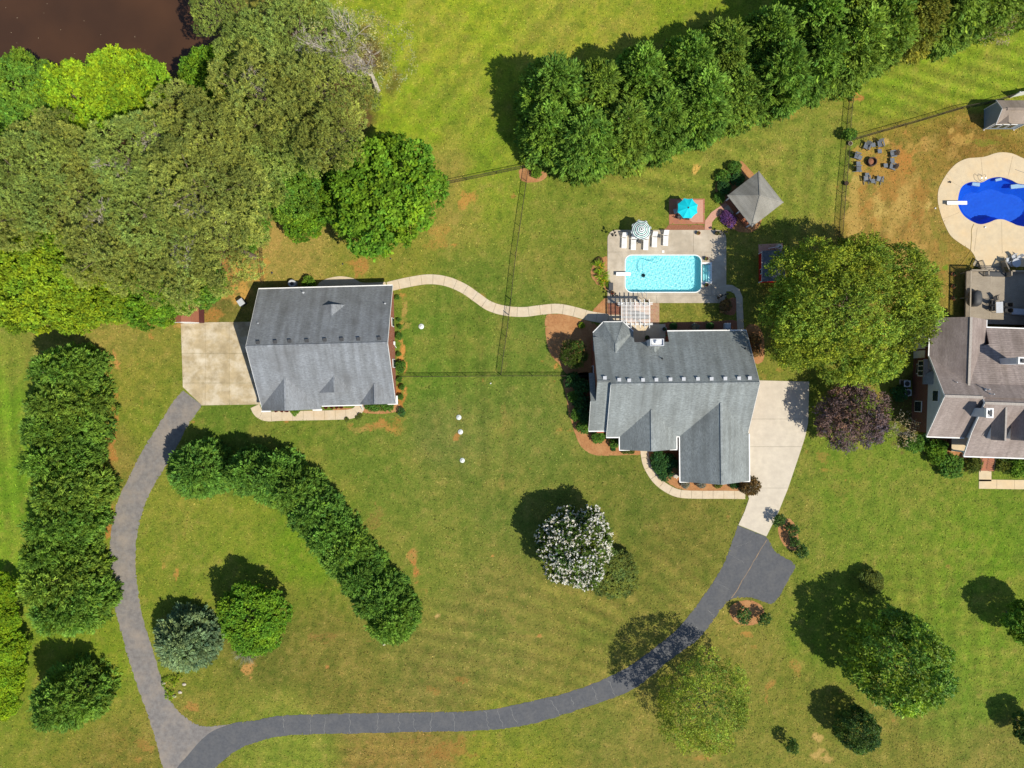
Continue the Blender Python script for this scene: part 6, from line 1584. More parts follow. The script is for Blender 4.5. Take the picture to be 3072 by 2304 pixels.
sparse(2692, 1290, 1.4, 3.4, 2.2, 'half bare shrub with pale twigs beside the neighbouring brick wall', 62, 'tanleaf', 1.4, 'bare_shrub', 'shrub', 4, 0.07)
sparse(2965, 88, 1.5, 4.0, 2.8, 'leafless grey thicket at the right end of the tall hedge', 63, 'tanleaf', 1.0, 'bare_shrub', 'shrub', 5, 0.07)
sparse(2985, 40, 2.5, 5.0, 2.8, 'brownish half bare tree at the top right end of the hedge', 64, 'cyp3', 3.0, 'sparse_tree', 'tree', 4, 0.09)
plant('cyp1', 3050, 15, 2.5, 2.6, 6.0, 'cyp2', 'cypress_tree', 'brownish cypress in the top right corner', 'tree')
# ---------------------------------------------------------------- shrubs
SH = [
 # px, py, R, H, key, mat, label
 (1842,1722,3.1,2.4,'brd0','olive','large low olive shrub beside the white blossoming tree'),
 (2612,1742,1.6,1.9,'brd1','olive','tufted olive shrub alone on the lower right lawn'),
 (2337,1560,0.82,1.9,'loose','dark','topmost shrub of the island bed beside the driveway apron'),(2377,1589,0.82,1.9,'loose','dark','second shrub from the top in the island bed beside the driveway apron'),(2382,1625,0.7,1.6,'loose','dark','third shrub from the top in the island bed beside the driveway apron'),(2404,1654,0.85,1.9,'loose','dark','lowest shrub of the island bed beside the driveway apron'),
 (2231,1846,1.0,1.9,'loose','dark','left shrub in the round island bed below the asphalt apron'),(2293,1856,0.85,2.0,'loose','dark','right shrub in the round island bed below the asphalt apron'),
 (1191.5,892,0.3,0.45,'shr0','shrub','topmost of the small bushes along the right wall of the outbuilding'),(1196,959,0.26,0.4,'shr1','shrub','second small bush from the top along the right wall of the outbuilding'),(1199,980,0.3,0.45,'shr2','shrub','third small bush from the top along the right wall of the outbuilding'),(1197,1008,0.45,0.6,'shr0','shrub','fourth bush from the top along the right wall of the outbuilding'),(1196,1062,0.32,0.45,'shr1','shrub','fifth small bush from the top along the right wall of the outbuilding'),(1202,1099,0.72,1.0,'shr2','shrub','largest bush along the right wall of the outbuilding'),(1198,1138,0.36,0.6,'shr0','shrub','clipped bush just below the fence end at the outbuilding'),(1206,1162,0.36,0.6,'shr1','shrub','second clipped bush below the fence end at the outbuilding'),(1201,1191,0.42,0.65,'shr2','shrub','clipped bush nearest the front corner of the outbuilding'),(1205,1237,0.55,0.9,'loose','shrubdk','spiky bush off the front right corner of the outbuilding'),
 (926,848,0.85,1.2,'shr1','mid','leafy bush behind the outbuilding in its shadow'),(884,1231,0.6,0.7,'shr0','mid','green bush in the front bed of the outbuilding'),
 (828,1231,0.25,0.35,'shr1','barberry','first dark red bush in the front bed of the outbuilding'),(845,1231,0.25,0.35,'shr2','barberry','second dark red bush in the front bed of the outbuilding'),(860,1230,0.28,0.35,'shr0','barberry','third dark red bush in the front bed of the outbuilding'),
 (978,1222,0.22,0.3,'shr1','barberry','first dark red bush from the left under the middle eave'),(995,1221,0.22,0.3,'shr2','barberry','second dark red bush from the left under the middle eave'),(1010,1221,0.22,0.3,'shr0','barberry','third dark red bush from the left under the middle eave'),(1024,1221,0.22,0.3,'shr1','barberry','fourth dark red bush from the left under the middle eave'),
 (1080,1247,0.35,0.35,'shr2','olive','left low plant in the bare bed before the outbuilding'),(1040,1258,0.28,0.3,'shr0','olive','lower low plant in the bare bed before the outbuilding'),(1071,1253,0.25,0.25,'shr1','olive','small low plant in the bare bed before the outbuilding'),
 (1794,1311,0.82,1.15,'ball','shrub','round clipped bush at the front left corner of the main house'),(1843,1330,0.66,0.9,'shr1','shrub','bush between the two left eaves of the main house'),(1840,1347,0.3,0.35,'shr0','shrubdk','tiny bush in the front straw bed of the main house'),(1874,1352,0.45,0.6,'shr2','olive','left half of the bush under the left front gable'),(1893,1352,0.45,0.6,'shr0','olive','right half of the bush under the left front gable'),
 (2251,1457,1.22,2.1,'ball','red','big round red-tinged bush at the garage corner'),
 (2056,1452,0.55,0.7,'shr0','silver','first grey bush from the left below the garage gable'),(2104,1452,0.55,0.7,'shr1','silver','second grey bush from the left below the garage gable'),(2154,1452,0.55,0.7,'shr2','olive','olive bush below the garage gable peak'),(2203,1452,0.6,0.8,'shr0','shrubdk','dark bush below the garage gable near the round bush'),
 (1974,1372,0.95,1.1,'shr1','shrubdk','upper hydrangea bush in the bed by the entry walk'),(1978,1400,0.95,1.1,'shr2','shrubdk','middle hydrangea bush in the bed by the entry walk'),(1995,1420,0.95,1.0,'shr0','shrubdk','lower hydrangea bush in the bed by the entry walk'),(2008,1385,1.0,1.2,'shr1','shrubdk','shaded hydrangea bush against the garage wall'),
 (1718,1140,0.95,1.5,'shr0','shrubdk','topmost shrub of the dark bed left of the main house'),(1745,1160,1.1,1.7,'shr1','shrubdk','second shrub of the dark bed left of the main house'),(1722,1190,0.8,1.2,'shr2','shrub','lighter shrub at the left rim of the dark bed'),(1745,1210,1.1,1.6,'shr0','shrubdk','middle shrub of the dark bed left of the main house'),(1732,1243,0.85,1.2,'shr1','shrub','lighter shrub at the lower left rim of the dark bed'),(1755,1250,0.9,1.4,'shr2','shrubdk','lower shrub of the dark bed left of the main house'),(1750,1280,0.85,1.1,'shr0','shrub','lowest light green shrub of the dark bed left of the main house'),  # shade on the inner shrubs is put into their darker leaf colour
 (1745,976,0.4,0.5,'shr1','lime','small yellow-green plant behind the rear bay'),
 (2170,529,0.85,1.1,'shr0','shrub','lower sunlit bush behind the gazebo'),(2205,502,0.85,1.1,'shr1','shrub','upper sunlit bush behind the gazebo'),(2172,565,0.9,1.1,'shr2','shrubdk','left shaded bush behind the gazebo'),(2213,537,0.9,1.1,'shr0','shrubdk','right shaded bush behind the gazebo'),(2158,592,0.7,0.8,'shr1','shrub','bush at the gazebo step'),  # shaded bushes take the darker leaf: shade put into their colour
 (2178,648,0.75,0.9,'shr2','purple','upper half of the purple shrub before the gazebo'),(2190,662,0.78,0.95,'shr0','purple','lower half of the purple shrub before the gazebo'),
 (1798,800,0.75,0.75,'grassy','lime','upper day lily clump beside the pool deck'),(1806,826,0.8,0.75,'grassy','lime','middle day lily clump beside the pool deck'),(1815,850,0.6,0.6,'grassy','lime','lower day lily clump beside the pool deck'),(1797,782,0.5,0.4,'shr1','red','brownish low plant above the day lilies'),
 (1610,518,0.7,0.9,'shr2','mid','bush at the fence corner below the tall hedge'),
 (2744,1331,1.15,1.5,'ball','shrub','leftmost round bush before the neighbouring house'),(2805,1346,1.15,1.8,'shr0','mid','second tall bush before the neighbouring house'),(2812,1372,1.0,1.4,'shr1','mid','lower lobe of the second bush before the neighbouring house'),(2855,1399,1.5,1.7,'ball','shrub','largest round bush before the neighbouring house'),(2922,1392,1.05,1.3,'shr2','olive','paler bush left of the brick steps'),(3010,1394,1.0,1.3,'shr0','olive','paler bush right of the brick steps'),(3058,1398,1.5,1.8,'shr1','mid','bush at the right edge by the brick steps'),(2830,1335,0.6,0.9,'shr2','shrub','small bush under the left porch eave'),(2778,1315,0.6,0.8,'shr0','shrubdk','small dark bush at the neighbouring house corner'),
 (2548,404,0.85,1.8,'loose','shrub','leafy plant growing against the fence junction'),
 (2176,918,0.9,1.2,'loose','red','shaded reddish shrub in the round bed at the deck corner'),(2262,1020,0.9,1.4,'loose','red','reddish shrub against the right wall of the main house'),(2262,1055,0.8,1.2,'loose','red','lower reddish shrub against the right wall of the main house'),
 (2020,980,0.5,0.7,'shr1','shrubdk','left shrub along the shaded rear wall'),(2085,980,0.5,0.8,'loose','silver','middle shrub along the shaded rear wall'),(2130,978,0.5,0.8,'loose','shrubdk','right shrub along the shaded rear wall'),
 (2700,1180,1.0,1.0,'shr0','shrubdk','dark bush beside the air conditioners'),(2690,1100,0.9,1.2,'loose','shrubdk','dark bush below the neighbouring garage doors'),(2660,1235,0.8,1.0,'shr2','lime','bright shoots at the right side of the purple tree'),
]
PL = {}
for (px, py, R, H, key, mt, lb) in SH:
    PL[lb] = plant(key, px, py, H * 0.55, R, H, mt, 'shrub' if 'plant' not in lb else 'plant', lb, 'shrub' if 'plant' not in lb else 'plant')
w = W(1138, 1221, 0.5); t = thing('clipped_hedge', 'long low clipped hedge along the front of the outbuilding', 'hedge', (w.x, w.y, 0), 0.03)
link('foliage', crown('clipped_hedge', 4, [(x, y, 0.35, 0.42) for x in np.linspace(-1.3, 1.3, 8) for y in (-0.1, 0.12)], **dict(SHR, dens=22)), LM['shrub'], t)
w = W(515, 2056, 0.2); t = tag(link('ground_cover', crown('ground_cover', 6, [(x, y, 0.12, 0.42) for x, y in ((-.9, .4), (-.4, .7), (.2, .8), (.8, 1.0), (-.6, -.2), (0, 0), (.5, .3), (-.4, -.9), (0, -.6), (-.3, -1.4), (.1, -1.2))], **dict(SHR, dens=14)), LM['lime']), 'bright green ground cover at the tip of the bed by the left lane', 'ground cover', None, 'stuff'); t.location = (w.x, w.y, 0)
# blossoms on the day lilies
for i, lb in enumerate(('upper', 'middle', 'lower')):
    link('blossom', crown('lily_blossom', 40 + i, [(0, 0, .4, .5)], dens=7, n=3, L=.05, r=.05, ll=.13, lw=.1, upbias=.9), LM['yellowfl'], PL['%s day lily clump beside the pool deck' % lb])
# ================================================================ fences
def wire_bay(h=1.0):
    mb = MB(); st = 0.13; L_ = 1.0; w = 0.004
    n = int((3.0 + h) / st)
    for s in (1, -1):
        for k in range(-int(h / st), int(3.0 / st) + 1):
            x0 = k * st; x1 = x0 + h
            a, b = max(0, x0), min(3.0, x1)
            if b <= a: continue
            z0, z1 = a - x0, b - x0
            if s < 0: z0, z1 = h - z0, h - z1
            mb.add([(a / 3.0, 0, z0), (b / 3.0, 0, z1), (b / 3.0 + w * .4, 0, z1), (a / 3.0 + w * .4, 0, z0)], [(0, 1, 2, 3)])
            mb.add([(a / 3.0, -w, z0), (b / 3.0, -w, z1), (b / 3.0, w, z1), (a / 3.0, w, z0)], [(0, 1, 2, 3)])
    return mb.mesh('chain_link', recalc=False)
WIRE = wire_bay(1.05)
WIRE.materials.append(M['fence'])
mb = MB(); mb.tube([(0, 0, -0.05), (0, 0, 1.12)], 0.032, 8); POSTM = mb.mesh('fence_post'); POSTM.materials.append(M['fence'])
mb = MB(); mb.beam((0, 0, 1.1), (1, 0, 1.1), 0.05, 0.045); RAILM = mb.mesh('top_rail'); RAILM.materials.append(M['fence'])
mb = MB(); mb.beam((0, 0, 0.06), (1, 0, 0.06), 0.03, 0.03); LOWM = mb.mesh('bottom_rail'); LOWM.materials.append(M['fence'])
def fence(px, lab, bay=2.9, post_at_end=True):
    pts = pxs(px)
    root = thing('chain_link_fence', lab, 'fence', (pts[0][0], pts[0][1], 0))
    ox, oy = pts[0]
    for i in range(len(pts) - 1):
        a, b = Vector(pts[i]), Vector(pts[i + 1]); Ln = (b - a).length; n = max(1, round(Ln / bay)); ang = math.atan2(b.y - a.y, b.x - a.x)
        for k in range(n):
            p = a.lerp(b, k / n)
            o = link('post', POSTM, None, root); o.location = (p.x - ox, p.y - oy, 0)
            for nm, me in (('chain_mesh', WIRE), ('top_rail', RAILM), ('bottom_rail', LOWM)):
                o = link(nm, me, None, root); o.location = (p.x - ox, p.y - oy, 0.0); o.rotation_euler = (0, 0, ang); o.scale = (Ln / n, 1, 1)
    if post_at_end:
        o = link('post', POSTM, None, root); o.location = (pts[-1][0] - ox, pts[-1][1] - oy, 0)
    return root
fence([(1586,497),(1573,590),(1560,680),(1547,770),(1540,830),(1533,898)], 'upper run of black chain fence between the two back lawns', 2.6)
fence([(1527,946),(1519,1010),(1510,1070),(1503,1124)], 'lower run of black chain fence from walkway to crossing fence', 2.6)
fence([(1312,558),(1400,540),(1490,521),(1578,503)], 'black chain fence from the big round tree to the hedge end', 2.9)
fence([(1207,1130),(1300,1130),(1400,1129),(1500,1128)], 'black chain fence from the outbuilding to the crossing post', 2.4)
fence([(1506,1128),(1600,1128),(1700,1128),(1764,1128)], 'black chain fence from the crossing post to the main house', 2.9)
fence([(785,692),(787,760),(791,848)], 'short black chain fence behind the outbuilding', 2.6)
fence([(2552,280),(2545,330),(2541,372),(2540,425),(2534,500),(2526,580),(2520,660),(2516,715)], 'black chain fence between the pool yard and the neighbouring yard', 2.6)
fence([(2546,425),(2640,398),(2760,364),(2880,328),(2955,314),(3035,291)], 'black chain fence from the leafy junction to the corner shed', 2.8)
# gate frame on the curving walkway
def gatepost(px, py, root): 
    w = G(px, py); mb = MB(); mb.tube([(w[0], w[1], 0), (w[0], w[1], 1.25)], 0.045, 8); return mb.build('gate_post', M['black'], root)
gt = thing('garden_gate', 'black chain gate where the fence crosses the curving walkway', 'gate', (0, 0, 0))
gatepost(1533, 899, gt); gatepost(1527, 945, gt)
a = G(1533, 899); b = G(1527, 945)
for z in (0.1, 1.1): bm_(gt, 'gate_rail', (*a, z), (*b, z), 0.04, 0.04, M['black'])
o = link('chain_mesh', WIRE, None, gt); o.location = (a[0], a[1], 0.03); o.rotation_euler = (0, 0, math.atan2(b[1] - a[1], b[0] - a[0])); o.scale = (math.dist(a, b), 1, 1)
# white privacy fence at top right
a = Vector(G(3030, 293)); b = Vector(G(3160, 268))
vf_ = thing('vinyl_fence', 'white panel fence behind the corner shed at the right edge', 'fence', (a.x, a.y, 0), math.atan2(b.y - a.y, b.x - a.x))
Ln = (b - a).length
for k in range(4):
    mb = MB(); mb.box(k * Ln / 3, 0, 0, 0.13, 0.13, 1.75); mb.lathe([(0.1, 0), (0.1, 0.04), (0.02, 0.12)], 4, (k * Ln / 3, 0, 1.75)); mb.build('post', M['white'], vf_)
    if k < 3:
        for j in range(8):
            mb = MB(); mb.box((k + (j + .5) / 8) * Ln / 3, 0, 0.08, Ln / 24 - 0.012, 0.03, 1.55); mb.build('panel_board', M['white'], vf_)

# ================================================================ pool furniture
def lounger(px, py, lab, rz=0.0):
    w = W(px, py, 0.35); t = thing('sun_lounger', lab, 'lounger', (w.x, w.y, DK), rz, 'white loungers by the pool')
    mb = MB()
    for s in (-1, 1): mb.beam((s * .29, -0.95, 0.32), (s * .29, 0.35, 0.32), 0.04, 0.05)
    mb.beam((-.29, -0.95, .32), (.29, -0.95, .32), 0.04, 0.05); mb.build('frame', M['whitemetal'], t)
    for k in range(8):
        mb = MB(); mb.box(0, -0.88 + k * 0.155, 0.335, 0.56, 0.125, 0.012); mb.build('strap', M['white'], t)
    br = []
    mb = MB()
    for s in (-1, 1): mb.beam((s * .29, 0.35, 0.32), (s * .29, 0.86, 0.82), 0.04, 0.05)
    mb.beam((-.29, .86, .82), (.29, .86, .82), .04, .05); bk = mb.build('backrest', M['whitemetal'], t)
    for k in range(4):
        mb = MB(); y = 0.42 + k * 0.125; z = 0.39 + k * 0.123; mb.slab([(-.28, y - .05, z - .05 + .02), (.28, y - .05, z - .05 + .02), (.28, y + .05, z + .05 + .02), (-.28, y + .05, z + .05 + .02)], 0.012); mb.build('strap', M['white'], bk)
    for sx_, sy_ in ((-1, -.8), (1, -.8), (-1, .3), (1, .3)):
        mb = MB(); mb.box(sx_ * .29, sy_, 0, 0.04, 0.04, 0.32); mb.build('leg', M['whitemetal'], t)
for zx, zy, lb in ((588, 360, 'leftmost white lounger beside the pool'), (711, 383, 'second white lounger from the left, left of the striped umbrella'), (875, 385, 'white lounger partly under the striped umbrella'), (989, 347, 'white lounger right of the striped umbrella'), (1138, 327, 'rightmost white lounger beside the pool')):
    lounger(1740 + zx * .226, 640 + zy * .226, lb, -0.04)
def umbrella(px, py, R, h, lab, mat, rz=0.2, valance=True):
    w = W(px, py, h - 0.2); t = thing('patio_umbrella', lab, 'umbrella', (w.x, w.y, 0.05), rz)
    mb = MB(); mb.tube([(0, 0, 0.05), (0, 0, h)], 0.022, 8); mb.build('pole', M['whitemetal'], t)
    mb = MB(); mb.lathe([(0.28, 0), (0.26, 0.07), (0.05, 0.1), (0.04, 0.3)], 14); mb.build('base', M['darkgrey'], t)
    n = 8; zr_ = h - 0.42
    for k in range(n):
        a0, a1 = 2 * math.pi * k / n, 2 * math.pi * (k + 1) / n
        nv = []; fs = []
        rows = 8; cols = 4
        for i in range(rows + 1):
            f = i / rows
            for j in range(cols + 1):
                g_ = j / cols; am = a0 + (a1 - a0) * g_
                sag = 4 * g_ * (1 - g_)
                rr_ = R * f * (math.cos(math.pi / n) / math.cos(am - (a0 + a1) / 2)) * (1 - 0.05 * sag * f)
                nv.append((rr_ * math.cos(am), rr_ * math.sin(am), h - (h - zr_) * f ** 1.15 - 0.045 * sag * f))
        for i in range(rows):
            for j in range(cols):
                q = i * (cols + 1) + j; fs.append((q, q + 1, q + cols + 2, q + cols + 1))
        mb = MB(); mb.add(nv, fs); mb.build('canopy_panel', mat, t, recalc=False)
        mb = MB(); mb.tube([(0, 0, h - 0.04), (R * 0.5 * math.cos(a0), R * 0.5 * math.sin(a0), h - 0.24), (R * 0.98 * math.cos(a0), R * 0.98 * math.sin(a0), zr_ - 0.03)], 0.012, 5); mb.build('rib', M['whitemetal'], t)
    mb = MB(); mb.lathe([(0.12, 0), (0.09, 0.05), (0.02, 0.07), (0.02, 0.12)], 10, (0, 0, h - 0.02)); mb.build('finial', M['darkgrey'], t)
m, nt, N, L, P = newmat('striped_canvas')
P.inputs['Roughness'].default_value = 0.8
tc = N.new('ShaderNodeTexCoord'); sp2 = N.new('ShaderNodeSeparateXYZ'); L.new(tc.outputs['Object'], sp2.inputs[0])
cb = N.new('ShaderNodeCombineXYZ'); L.new(sp2.outputs['X'], cb.inputs['X']); L.new(sp2.outputs['Y'], cb.inputs['Y'])
ln_ = N.new('ShaderNodeVectorMath'); ln_.operation = 'LENGTH'; L.new(cb.outputs[0], ln_.inputs[0])
ra = N.new('ShaderNodeValToRGB'); ra.color_ramp.interpolation = 'CONSTANT'
mr = N.new('ShaderNodeMath'); mr.operation = 'DIVIDE'; mr.inputs[1].default_value = 1.3; L.new(ln_.outputs['Value'], mr.inputs[0]); L.new(mr.outputs[0], ra.inputs[0])
els = ra.color_ramp.elements; wht = (0.74, 0.77, 0.76, 1); gry = (0.06, 0.1, 0.11, 1); grn = (0.03, 0.2, 0.17, 1); tl = (0.22, 0.42, 0.42, 1)
stops = [(0, wht), (.17, gry), (.26, wht), (.34, grn), (.43, wht), (.5, gry), (.59, wht), (.66, grn), (.75, wht), (.82, gry), (.91, wht), (.96, grn)]
els[0].position = 0; els[0].color = wht; els[1].position = 0.18; els[1].color = gry
for p_, c_ in stops[2:]:
    e = els.new(p_); e.color = c_
L.new(ra.outputs[0], P.inputs['Base Color'])
M['striped'] = m
umbrella(1924.2, 688.6, 1.3, 2.45, 'striped white and grey umbrella over the loungers', M['striped'], 0.25)
umbrella(2064, 624, 1.32, 2.45, 'turquoise umbrella on the brick patio', M['turq'], 0.35)
def table(px, py, w_, d_, h, lab, mat, z=0.04, rz=0.0, rnd=False, name='side_table'):
    w = W(px, py, z + h); t = thing(name, lab, 'table', (w.x, w.y, z), rz)
    mb = MB()
    if rnd: mb.lathe([(w_ / 2, h - .03), (w_ / 2, h), (w_ / 2 - .02, h + .005)], 20)
    else: mb.box(0, 0, h - .035, w_, d_, .035)
    mb.build('table_top', mat, t)
    for sx_, sy_ in ((-1, -1), (1, -1), (1, 1), (-1, 1)):
        mb = MB(); k = 0.62 if rnd else 0.88; mb.beam((sx_ * w_ / 2 * k, sy_ * d_ / 2 * k, 0), (sx_ * w_ / 2 * k, sy_ * d_ / 2 * k, h - .03), .04, .04); mb.build('leg', mat, t)
    return t
table(1740 + 1050 * .226, 640 + 297 * .226, .42, .42, .45, 'small dark side table between the two right loungers', M['darkgrey'], DK)
table(1740 + 790 * .226, 640 + 372 * .226, .42, .42, .45, 'small dark side table below the striped umbrella', M['darkgrey'], DK)
table(2063, 628, 1.05, 1.05, .72, 'round dark table under the turquoise umbrella', M['darkgrey'], 0.04, 0, True, 'patio_table')
def chair(px, py, rz, lab, mat, z=0.04, name='patio_chair', group=None, zc=0.45):
    w = W(px, py, zc + z); t = thing(name, lab, 'chair', (w.x, w.y, z), rz, group)
    mb = MB(); mb.box(0, 0, .40, .5, .48, .04); mb.build('seat', mat, t)
    mb = MB(); mb.slab([(-.25, -.24, .42), (.25, -.24, .42), (.23, -.38, .95), (-.23, -.38, .95)], .03, (0, -1, 0)); mb.build('backrest', mat, t)
    for s in (-1, 1):
        mb = MB(); mb.beam((s * .26, -.26, .62), (s * .26, .22, .62), .04, .03); mb.beam((s * .26, .2, .02), (s * .26, .2, .62), .03, .03); mb.build('armrest', mat, t)
        for y in (-.22,): mb = MB(); mb.beam((s * .24, y, 0), (s * .24, y, .42), .03, .03); mb.build('leg', mat, t)
    return t
chair(2028, 634, math.radians(-80), 'grey patio chair left of the turquoise umbrella', M['lightgrey'])
chair(2040, 650, math.radians(-30), 'dark patio chair below left of the turquoise umbrella', M['darkgrey'])
chair(2062, 652, math.radians(0), 'dark patio chair below the turquoise umbrella', M['darkgrey'])
# under the pergola
table(1924, 948, .9, .9, .72, 'dark round table seen through the pergola slats', M['darkgrey'], 0.04, 0, True, 'patio_table')
chair(1913, 946, math.radians(-90), 'dark patio chair left of the table under the pergola', M['darkgrey']); chair(1936, 950, math.radians(90), 'dark patio chair right of the table under the pergola', M['darkgrey'])
# diving boards
def dboard(px0, px1, py, lab, z=0.5):
    a = W(px0, py, z); b = W(px1, py, z); t = thing('diving_board', lab, 'diving board', (a.x, a.y, 0.04))
    mb = MB(); mb.box((b.x - a.x) / 2, 0, z - .06, b.x - a.x, .44, .05); mb.build('board', M['white'], t)
    mb = MB(); mb.box(.5, 0, 0, .5, .4, z - .06); mb.build('stand', M['lightgrey'], t)
dboard(1848.5, 1892, 822, 'white diving board over the turquoise pool'); dboard(2841, 2901, 608.5, 'white diving board over the deep blue pool')
def ladder(px, py, lab, rz=0.0, z=DK):
    w = G(px, py); t = thing('pool_ladder', lab, 'ladder', (w[0], w[1], z), rz)
    for s in (-.25, .25):
        mb = MB(); pts = [(s, -.55, -.05), (s, -.55, .5)] + [(s, -.55 + .36 * (1 - math.cos(a)), .5 + .3 * math.sin(a)) for a in np.linspace(.3, math.pi, 7)] + [(s, .2, -.8)]
        mb.tube(pts, .024, 6); mb.build('handrail', M['steel'], t)
    for k in range(3): mb = MB(); mb.box(0, .2, -.7 + k * .25, .5, .1, .04); mb.build('tread', M['white'], t)
ladder(1930, 884, 'steel ladder at the lower side of the turquoise pool'); ladder(2938, 541, 'steel ladder at the upper side of the deep blue pool', math.pi, .04)
w = G(2122, 815); t = thing('handrail', 'steel handrail at the pool steps', 'handrail', (w[0], w[1], DK))
mb = MB(); mb.tube([(.8, 0, 0), (.75, 0, .75), (.5, 0, .85), (-.2, 0, .5), (-.3, 0, -.5)], .024, 6); mb.build('rail', M['steel'], t)
w = G(1989, 755); mb = MB(); mb.box(0, 0, 0, .29, .29, .03); mb.box(0, 0, .03, .25, .25, .006); o = tag(mb.build('skimmer_cover', M['white']), 'white square skimmer cover on the pool deck', 'cover'); o.location = (w[0], w[1], DK)
# cleaner and its hose
hp = catmull(pxs([(1986, 766), (1986, 776), (1966, 787), (1950, 783), (1940, 781), (1930, 789), (1928, 806), (1931, 818), (1934, 822)]), 5)
mb = MB(); mb.tube([(p[0], p[1], -.11) for p in hp], .022, 6); o = tag(mb.build('cleaner_hose', pm('blue_hose', (.05, .22, .3), None, 5, .5)), 'dark vacuum hose curling across the pool water', 'hose')
w = G(1934, 823); mb = MB(); mb.lathe([(.2, 0), (.24, .06), (.2, .16), (.08, .22)], 14); mb.box(.1, .05, .1, .25, .14, .14); o = tag(mb.build('pool_cleaner', M['darkgrey']), 'dark pool cleaner on the pool floor', 'pool cleaner'); o.location = (w[0], w[1], WD + .01)
# pots
def pot(px, py, r, h, lab, potmat, leaf=None, z=DK, flower=None, name='flower_pot'):
    w = W(px, py, z + h); t = thing(name, lab, 'pot', (w.x, w.y, z))
    mb = MB(); mb.lathe([(r * .68, 0), (r * .92, h * .85), (r, h * .85), (r, h), (r * .86, h), (r * .84, h - .06)], 16); mb.build('pot', potmat, t)
    mb = MB(); mb.lathe([(r * .84, h - .08), (r * .84, h - .05)], 16); mb.build('soil', M['soil'], t)
    if leaf: link('foliage', crown('pot_leaf', int(px), [(0, 0, h + .03, r * .75)], **dict(SHR, dens=40, ll=.1, lw=.07, r=.05, L=.05)), LM[leaf], t)
    if flower: link('blossom', crown('pot_flower', int(py), [(0, 0, h + .05, r * .85)], **dict(SHR, dens=22, n=3, ll=.07, lw=.06, r=.03, L=.03)), LM[flower], t)
M['cream'] = pm('cream_glaze', (.55, .5, .42), None, 5, .5)
pot(2096, 699, .24, .38, 'terracotta pot with red flowers at the top edge of the pool deck', M['terracotta'], 'shrub', DK, 'redfl')
pot(2152, 699, .28, .4, 'olive pot beside the upper right lamp', M['soil'], 'olive')
pot(2120, 776, .25, .35, 'pot of red and yellow flowers above the pool steps', M['darkgrey'], 'lime', DK, 'redfl'); pot(2120, 854, .25, .35, 'pot of red flowers below the pool steps', M['darkgrey'], 'shrub', DK, 'redfl')
pot(2155, 894, .26, .42, 'cream pot at the lower right of the pool deck', M['cream'], 'tanleaf'); pot(1837, 878, .24, .36, 'terracotta pot with pink plant at the lower left of the pool deck', M['terracotta'], 'red', DK, 'redfl')
pot(1993, 987, .3, .4, 'dark pot on the right side of the terrace', M['lightgrey'], 'shrubdk', .045); pot(1942, 1013, .3, .4, 'dark pot beside the chimney on the terrace', M['black'], 'shrubdk', .045)
pot(1941, 904, .2, .25, 'pot of ferns at the upper right of the pergola', M['soil'], 'olive', .04)
pot(2540, 549, .27, .45, 'black pot at the fence beside the fire circle', M['black'], None, .0); pot(2552, 430, .26, .35, 'stone trough below the leafy fence junction', M['stone'], None, .0)
# lamp posts with four globes
def lamp(px, py, lab, rz):
    w = G(px, py); t = thing('lamp_post', lab, 'lamp post', (w[0], w[1], DK), rz, 'four-globe lamp posts round the pool')
    mb = MB(); mb.lathe([(.12, 0), (.1, .12), (.04, .2), (.035, 1.7)], 10); mb.build('post', M['black'], t)
    for k in range(4):
        a = math.pi / 2 * k + .4; x, y = .34 * math.cos(a), .34 * math.sin(a); zt_ = 1.55 if k else 1.8
        if k == 0: x = y = 0
        mb = MB(); mb.tube([(0, 0, 1.35), (x * .6, y * .6, 1.32), (x, y, 1.45), (x, y, zt_)], .02, 6); ar = mb.build('arm', M['black'], t)
        mb = MB(); mb.lathe([(.03, 0), (.1, .03), (.125, .1), (.1, .18), (.04, .22), (.02, .28)], 12, (x, y, zt_)); mb.build('globe', M['black'], ar)
lamp(1838, 707, 'black lamp post with globes at the upper left of the pool deck', 0); lamp(2160, 703, 'black lamp post with globes at the upper right of the pool deck', 1); lamp(1839, 887, 'black lamp post with globes beside the pergola', .5); lamp(2163, 889, 'black lamp post with globes at the lower right of the pool deck', 1.4)
def crate(px, py, sx_, sy_, h, lab, mat, z=.04, rz=0, name='storage_box', cat='box', lidmat=None):
    w = W(px, py, h + z); t = thing(name, lab, cat, (w.x, w.y, z), rz)
    mb = MB(); mb.box(0, 0, 0, sx_ * .92, sy_ * .92, h * .82); mb.build('body', mat, t)
    mb = MB(); mb.box(0, 0, h * .82, sx_, sy_, h * .1); mb.box(0, 0, h * .92, sx_ * .86, sy_ * .86, h * .08); mb.build('lid', lidmat or mat, t)
    return t
crate(1833, 859, .55, .95, .55, 'dark storage box at the left edge of the pool deck', M['darkgrey'], DK)
b_ = crate(721, 906, .75, .8, 1.05, 'wheeled grey bin standing on the grass behind the outbuilding', M['darkgrey'], 0, .6, 'wheelie_bin', 'bin', M['lightgrey'])
for s in (-1, 1):
    mb = MB(); mb.tube([(s * .34, .36, .12), (s * .27, .36, .12)], .12, 12); mb.build('wheel', M['black'], b_)
mb = MB(); mb.tube([(-.3, .42, .98), (.3, .42, .98)], .025, 6); mb.build('handle', M['darkgrey'], b_)
crate(2184, 978, .75, .75, .8, 'grey air conditioner behind the main house', M['lightgrey'], .02, 0, 'air_conditioner', 'air conditioner')
